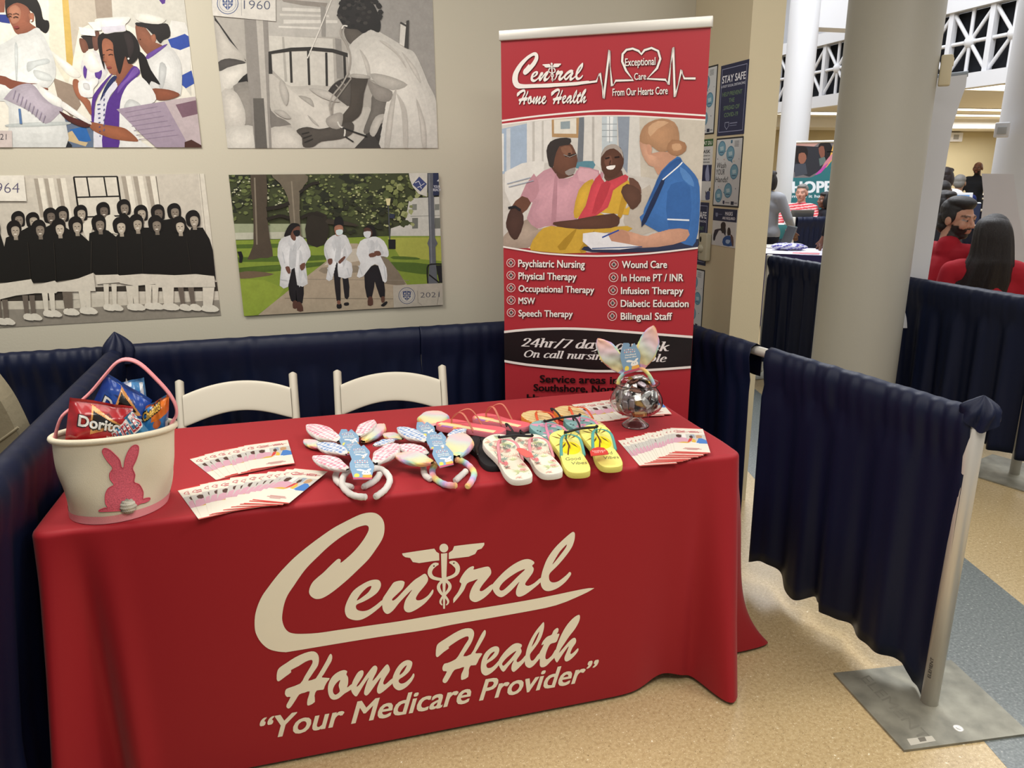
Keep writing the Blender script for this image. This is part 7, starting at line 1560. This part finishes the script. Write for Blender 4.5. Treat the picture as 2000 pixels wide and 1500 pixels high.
# white display sheets
M_sheet = mat('white_display_sheet', '#d3d3d8', .55)
def displaysheet(poly, d, label, bar=None, foot=True):
    o_ = atd(sum(p[0] for p in poly) / len(poly), sum(p[1] for p in poly) / len(poly), d); n = -Vector((o_.x, o_.y, 0)).normalized(); r_ = Vector((-n.y, n.x, 0))
    pts = [onpl(x, y, o_, n) for x, y in poly]; base = ground(o_); t = thing('display_banner', label, 'banner', base)
    a = MB(); q = [((p - base).dot(r_), p.z) for p in pts]
    V, F = fill(q, .06)
    wv = lambda p: .02 * math.sin(p.y * 4 + p.x * 2) 
    top = [r_ * p.x + n * wv(p) + Vector((0, 0, p.y)) for p in V]; a.add(top, F); a.add([p - n * .002 for p in top], [tuple(reversed(f)) for f in F]); a.build('sheet', M_sheet, t)
    xs = [p[0] for p in q]; x0, x1 = min(xs), max(xs); zt = max(p[1] for p in q); zb_ = min(p[1] for p in q)
    xm = sum(xs[:2]) / 2
    a = MB(); a.tube([r_ * xm - n * .05, r_ * xm - n * .05 + Vector((0, 0, zt - .01))], .01, 10); a.build('support_pole', M_steel, t)
    a = MB(); a.tube([r_ * (xm - .2) - n * .05 + Vector((0, 0, .015)), r_ * (xm + .2) - n * .05 + Vector((0, 0, .015))], .015, 8); a.tube([r_ * xm - n * .25 + Vector((0, 0, .012)), r_ * xm + n * .12 + Vector((0, 0, .012))], .012, 8); a.build('foot', M_steel, t)
    if bar:
        p, q_ = [onpl(x, y, o_, n) - base for x, y in bar]; a = MB(); a.tube([p, q_], .016, 10); a.build('top_rail', mat('grey_rail', '#8d949c', .5), t)
displaysheet([(1790, 158), (1889, 146), (1886, 170), (1875, 200), (1861, 245), (1851, 300), (1838, 380), (1824, 470), (1813, 540), (1795, 640), (1745, 640), (1768, 400)], 4.98, 'white back of a tall display banner against the cream column', ((1790, 156), (1891, 144)))
displaysheet([(1917, 339), (1980, 340), (1984, 375), (1992, 430), (2003, 485), (2012, 560), (1935, 560), (1925, 470), (1916, 428), (1921, 385)], 6.6, 'white curved display sheet behind the long-haired person')
# standing person in black polo, far
def far(u, v, d, lk, label, skin, hair, shirt, **k):
    HD = atd(u, v, d); f_ = Vector((HD.x, HD.y, 0)).normalized(); r_ = Vector((f_.y, -f_.x, 0)); look = (r_ * lk[0] - f_ * lk[1]).normalized(); pose = k.get('pose', 'sit'); hz = 1.60 if pose == 'stand' else 1.19
    return person(ground(HD) - look * k.get('lean', 0) * 1.25, yaw_to(look.x, look.y), label, skin, hair, shirt, sc=HD.z / hz if HD.z > .9 else 1, **k)
far(1910, 329, 16.5, (-.25, .97), 'bald bearded person in a black polo shirt standing in front of the tan wall', '#6b4533', '#1b1515', '#22242a', pose='stand', beard='#191414', hairf=None, arms=[((-.27, .03, -.28), (-.24, .1, -.52)), ((.27, .03, -.28), (.24, .1, -.52))])
far(1874, 358, 14.5, (.1, -1), 'grey-haired person in a blue suit seen from behind, left of the standing person', '#a57f68', '#7c7a76', '#1e2c66', sleeve='long')
far(1848, 346, 13.6, (.5, -.85), 'person with a dark bob in a white top, beside the white display banner', '#4f342a', '#241b1c', '#d6d3cf', hairf='bob')
far(1842, 376, 10.2, (.5, -.8), 'person with dark curly hair seated beside the white display banner', '#5b3d30', '#1a1516', '#31323c', hairf='curly')
far(1848, 399, 8.3, (.85, .5), 'person with glasses and dark hair seated behind the bearded person', '#8a5f4a', '#1a1516', '#2a2b33', hairf='bob', glasses=True)
# left group
stripef = lambda co: hx('#c9404a') if math.sin(co.z * 170 + co.x * 25) > -.2 else hx('#e2b3b0')
far(1566, 377, 12.0, (-.25, .97), 'grey-haired person in a red striped polo shirt seated at the teal table', '#c08f7c', '#6d6a67', '#c9404a', shirtf=stripef, arms=[((-.27, .12, -.25), (-.05, .30, -.30)), ((.27, .12, -.25), (.08, .30, -.30))])
t, HM, ch = far(1611, 391, 11.9, (-.9, .35), 'person with dark hair in black beside the striped polo, holding a phone', '#7a5443', '#161213', '#1c1c22', hairf='bob', sleeve='long', arms=[((-.22, .12, -.25), (-.10, .34, -.10)), ((.22, .12, -.25), (.12, .34, -.12))])
a = MB(); p = ch + Vector((-.1, .43, -.05)); a.rbox(p.x - .036, p.x + .036, p.y - .004, p.y + .004, p.z - .07, p.z + .07, .003); o = a.build('phone', M_black); o.matrix_world = t.matrix_world; bpy.context.view_layer.update(); o.matrix_world = t.matrix_world; tag(o, 'dark phone held by the person beside the striped polo', 'phone')
far(1504, 352, 9.3, (.6, -.8), 'person in a grey sweatshirt with dark hair standing at the edge of the cream wall', '#6b4838', '#1a1415', '#8f9094', pose='stand', hairf='bob', sleeve='long', arms=[((-.26, .05, -.28), (-.2, .2, -.5)), ((.26, .08, -.28), (.2, .3, -.46))])
# person in black gown mostly behind the column, reaching to the table
HD = atd(1676, 350, 8.15); f_ = Vector((HD.x, HD.y, 0)).normalized(); r_ = Vector((f_.y, -f_.x, 0)); look = (-r_ * .9 - f_ * .3).normalized()
hand = onz(1606, 474, .82); yw = yaw_to(look.x, look.y); hl = Matrix.Rotation(-yw, 4, 'Z') @ (hand - ground(HD)) - Vector((0, .12, 1.41)); hl *= .93
t, HM, ch = person(ground(HD), yw, 'person in a black gown and cap behind the cream column, reaching over the table', '#7a5443', '#161213', '#17171b', pose='stand', sc=1.0, sleeve='long', lean=.12, arms=[(hl * .5 + Vector((0, -.03, -.04)), hl), ((.26, 0, -.28), (.26, .06, -.5))])
a = MB(); CM = HM @ Matrix.Translation((0, -.01, .115)) @ Matrix.Rotation(.785, 4, 'Z'); a.box(-.125, .125, -.125, .125, 0, .008, M=CM); a.lathe([(.082, -.05), (.085, 0)], 24, M=HM @ Matrix.Translation((0, -.015, .115))); a.build('mortarboard', M_black, t)
# tables
def drapedtable(p, w, d, rz, label, top, cloth, skirt=True, h=.75):
    t = thing('draped_table', label, 'table', ground(p), rz); a = MB(); a.rbox(-w / 2, w / 2, -d / 2, d / 2, h - .03, h, .008); a.build('tabletop', mat('top_' + top[1:], top, .7), t)
    def fn(u, v):
        s = u * 2 * (w + d); P = (s - w / 2, -d / 2) if s < w else ((w / 2, s - w - d / 2) if s < w + d else ((w / 2 - (s - w - d), d / 2) if s < 2 * w + d else (-w / 2, d / 2 - (s - 2 * w - d))))
        k = 1 + .02 * v * math.sin(s * 38) + .004; return Vector((P[0] * k, P[1] * (1 + .04 * v * math.sin(s * 38) + .008), lerp(h - .001, .01, v)))
    a = MB(); a.grid(fn, 160, 6); a.build('skirt', mat('skirt_' + cloth[1:], cloth, .7), t); return t
P_ = onz(1508, 436, .80); drapedtable(P_, 1.25, .6, -.25, 'teal covered table in front of the striped polo', '#c9cdcc', '#3d7c80', h=.80)
lp = P_ + Vector((.55, .1, 0))
def laptop(p, rz, label, z, sc=1):
    t = thing('laptop', label, 'laptop', (p.x, p.y, z), rz); a = MB(); a.rbox(-.16, .16, -.11, .11, 0, .016, .005); a.build('base', M_steel, t)
    M = Matrix.Translation((0, .11, .014)) @ Matrix.Rotation(-.32, 4, 'X'); a = MB(); a.rbox(-.16, .16, -.005, .005, 0, .22, .004, M=M); a.build('lid', mat('laptop_grey', '#77797c', .4, metal=.6), t)
    a = MB(); a.box(-.15, .15, -.0058, -.0050, .012, .21, M=M); a.build('screen', mat('dark_screen', '#33343a', .2), t); return t
q = atd(1559, 428, 11.55); laptop(q, math.radians(160), 'grey laptop on the teal table in front of the striped polo', .80)
# nearer table beside the aisle drape
tb = onz(1552, 490, .75); drapedtable(tb, 1.6, .7, -.72, 'table with white and purple cover behind the aisle drape', '#cfcbd8', '#2b2760')
tx = Vector((math.cos(-.72), math.sin(-.72), 0)); ty = Vector((.659, .752, 0))
lp = onz(1512, 481, .76); laptop(lp, -1.9, 'open laptop with a dark screen on the table left of the cream column', .7505)
M_pap = lambda c: mat('paper_' + c[1:], c, .7)
for (u, v), w, d, c, lab in (((1520, 493), .42, .25, '#e3e2e6', 'white papers spread on the table beside the laptop'), ((1580, 491), .4, .22, '#dcdae6', 'white sheet on the purple part of the table'), ((1574, 495), .25, .12, '#c9797f', 'pink leaflet on the table beside the white sheet')):
    p = onz(u, v, .752); a = MB(); a.box(-w / 2, w / 2, -d / 2, d / 2, 0, .002 if c != '#c9797f' else .004); o = a.build('paper', M_pap(c)); o.location = (p.x, p.y, .7503); o.rotation_euler = (0, 0, -.7); tag(o, lab, 'paper')
p = onz(1540, 485, .77); a = MB(); wn2 = wave_noise(5, 6, 5, 20)
a.grid(lambda u, v: Vector((.17 * (1 + .16 * wn2(u * 9)) * math.cos(6.283 * u) * math.sin(v * 3.14), .09 * math.sin(6.283 * u) * math.sin(v * 3.14), .036 + .036 * math.cos(v * 3.14) * (1 + .45 * math.sin(7 * u * 6.2832) * math.sin(v * 3.14)))), 40, 16, cfn=lambda u, v: hx('#5a54a0') if math.sin(u * 60 + v * 20) > .4 else hx('#c9c8d6')); o = a.build('folded_shirts', M_cloth); o.location = (p.x, p.y, .7505); o.rotation_euler = (0, 0, -.7); tag(o, 'bundle of white and purple fabric on the table beside the laptop', 'fabric')
# drape between the tables with its pale post
q0, q1 = onz(1557, 424, .93), onz(1612, 423, .93)
curtain('curtain', q0, q1, .93, .05, 'navy drape panel between the teal table and the purple table', 41, 1, .02, 5); upright((q0.x - .05, q0.y), 'pale post at the left of the drape between the two tables', .2, .93)
# rows of drape in the far hall
for i, (v, d, n_) in enumerate(((379, 0, 'farthest'), (387, 0, 'second farthest'), (396, 0, 'middle'), (409, 0, 'second nearest'), (440, 0, 'nearest'))):
    q0, q1 = onz(1862 + i * 1, v + 1, .93), onz(1945, v, .93); q1.y = q0.y - .2; curtain('curtain', q0, q1, .93, .05, n_ + ' navy drape row between the bearded person and the white display sheet', 60 + i, 1, .02, 10); pipe((q0.x, q0.y - .06), (q1.x, q1.y - .06), .925, n_ + ' pale crossbar between the bearded person and the white display sheet', .02)
# small display box
q = atd(1879, 386, 13.0); t = thing('display_box', 'white box with a blue picture in front of the blue suit', 'box', q, -.8); a = MB(); a.rbox(-.13, .13, -.05, .05, -.07, .07, .005); a.build('carton', M_white, t); a = MB(); a.box(-.09, .09, -.0515, -.0505, -.05, .04); a.build('picture', mat('blue_picture', '#5b8fc9', .5), t)
q.z -= .071; drapedtable(q, .5, .4, -.8, 'draped table under the white box with the blue picture', '#c9cdcc', '#14203f', h=q.z)
# ---- HOPE banner
hb0 = atd(1595, 350, 12.9); n = -Vector((hb0.x, hb0.y, 0)).normalized(); r_ = Vector((-n.y, n.x, 0)); base = ground(hb0)
t = thing('rollup_banner', 'teal HOPE roll-up banner in front of the far white column', 'banner', base)
p = Print(base + n * .004, r_, (0, 0, 1), 1e-4); p.view = (1480, 0, 2.679); w0, w1 = p.uv(188, 900)[0], p.uv(408, 900)[0]; zt = p.uv(300, 742)[1]
p.sheet(w0, .05, w1, zt, '#2c6a70'); 
p.poly('#6f6a6c', '180,740 420,740 420,800 330,900 280,930 180,930'); p.poly('#b98f86', '180,740 330,740 250,800 180,800'); p.poly('#2b2c33', '180,760 350,770 345,880 270,925 190,900'); p.poly('#1d1719', '192,790 215,765 255,770 262,810 240,850 200,850', 2); p.poly('#8a5a48', '215,805 245,800 255,830 235,860 215,845', 2); p.poly('#41454f', '190,860 250,855 260,910 195,925'); p.poly('#1d1719', '315,770 335,745 380,750 392,800 360,850 340,800', 2); p.poly('#7a4d3e', '318,775 345,765 350,815 330,825', 2); p.poly('#5a6a66', '320,830 350,820 360,850 325,870')
p.poly('#d5a24e', '400,740 420,740 420,790 385,850 350,880 380,810', 2); p.poly('#c07a86', '350,850 395,800 400,820 330,895', 2); p.poly('#b0479c', '300,915 345,870 370,855 330,905', 2); p.poly('#2c6a70', '180,935 280,928 340,900 420,800 420,1100 180,1100', 0)
p.text('HOPE', (183, 1008), (386, 1006), (183, 948), '#dde3e8', .04); p.text('make it happen', (180, 1034), (400, 1034), (180, 1018), '#dde3e8', .02)
o = p.mb.build('banner_sheet', M_vinyl, t); o.location = -base
a = MB(); a.tube([r_ * (w0 - .0) + Vector((0, 0, zt)), r_ * w1 + Vector((0, 0, zt))], .02, 10); a.build('top_rail', M_steel, t); a = MB(); a.rbox(-.42, .42, -.1, .1, 0, .08, .02, M=Matrix.Rotation(math.atan2(r_.y, r_.x), 4, 'Z')); a.build('base_cassette', M_steel, t); a = MB(); a.tube([n * -.05, n * -.05 + Vector((0, 0, zt))], .015, 8); a.build('support_pole', M_steel, t)
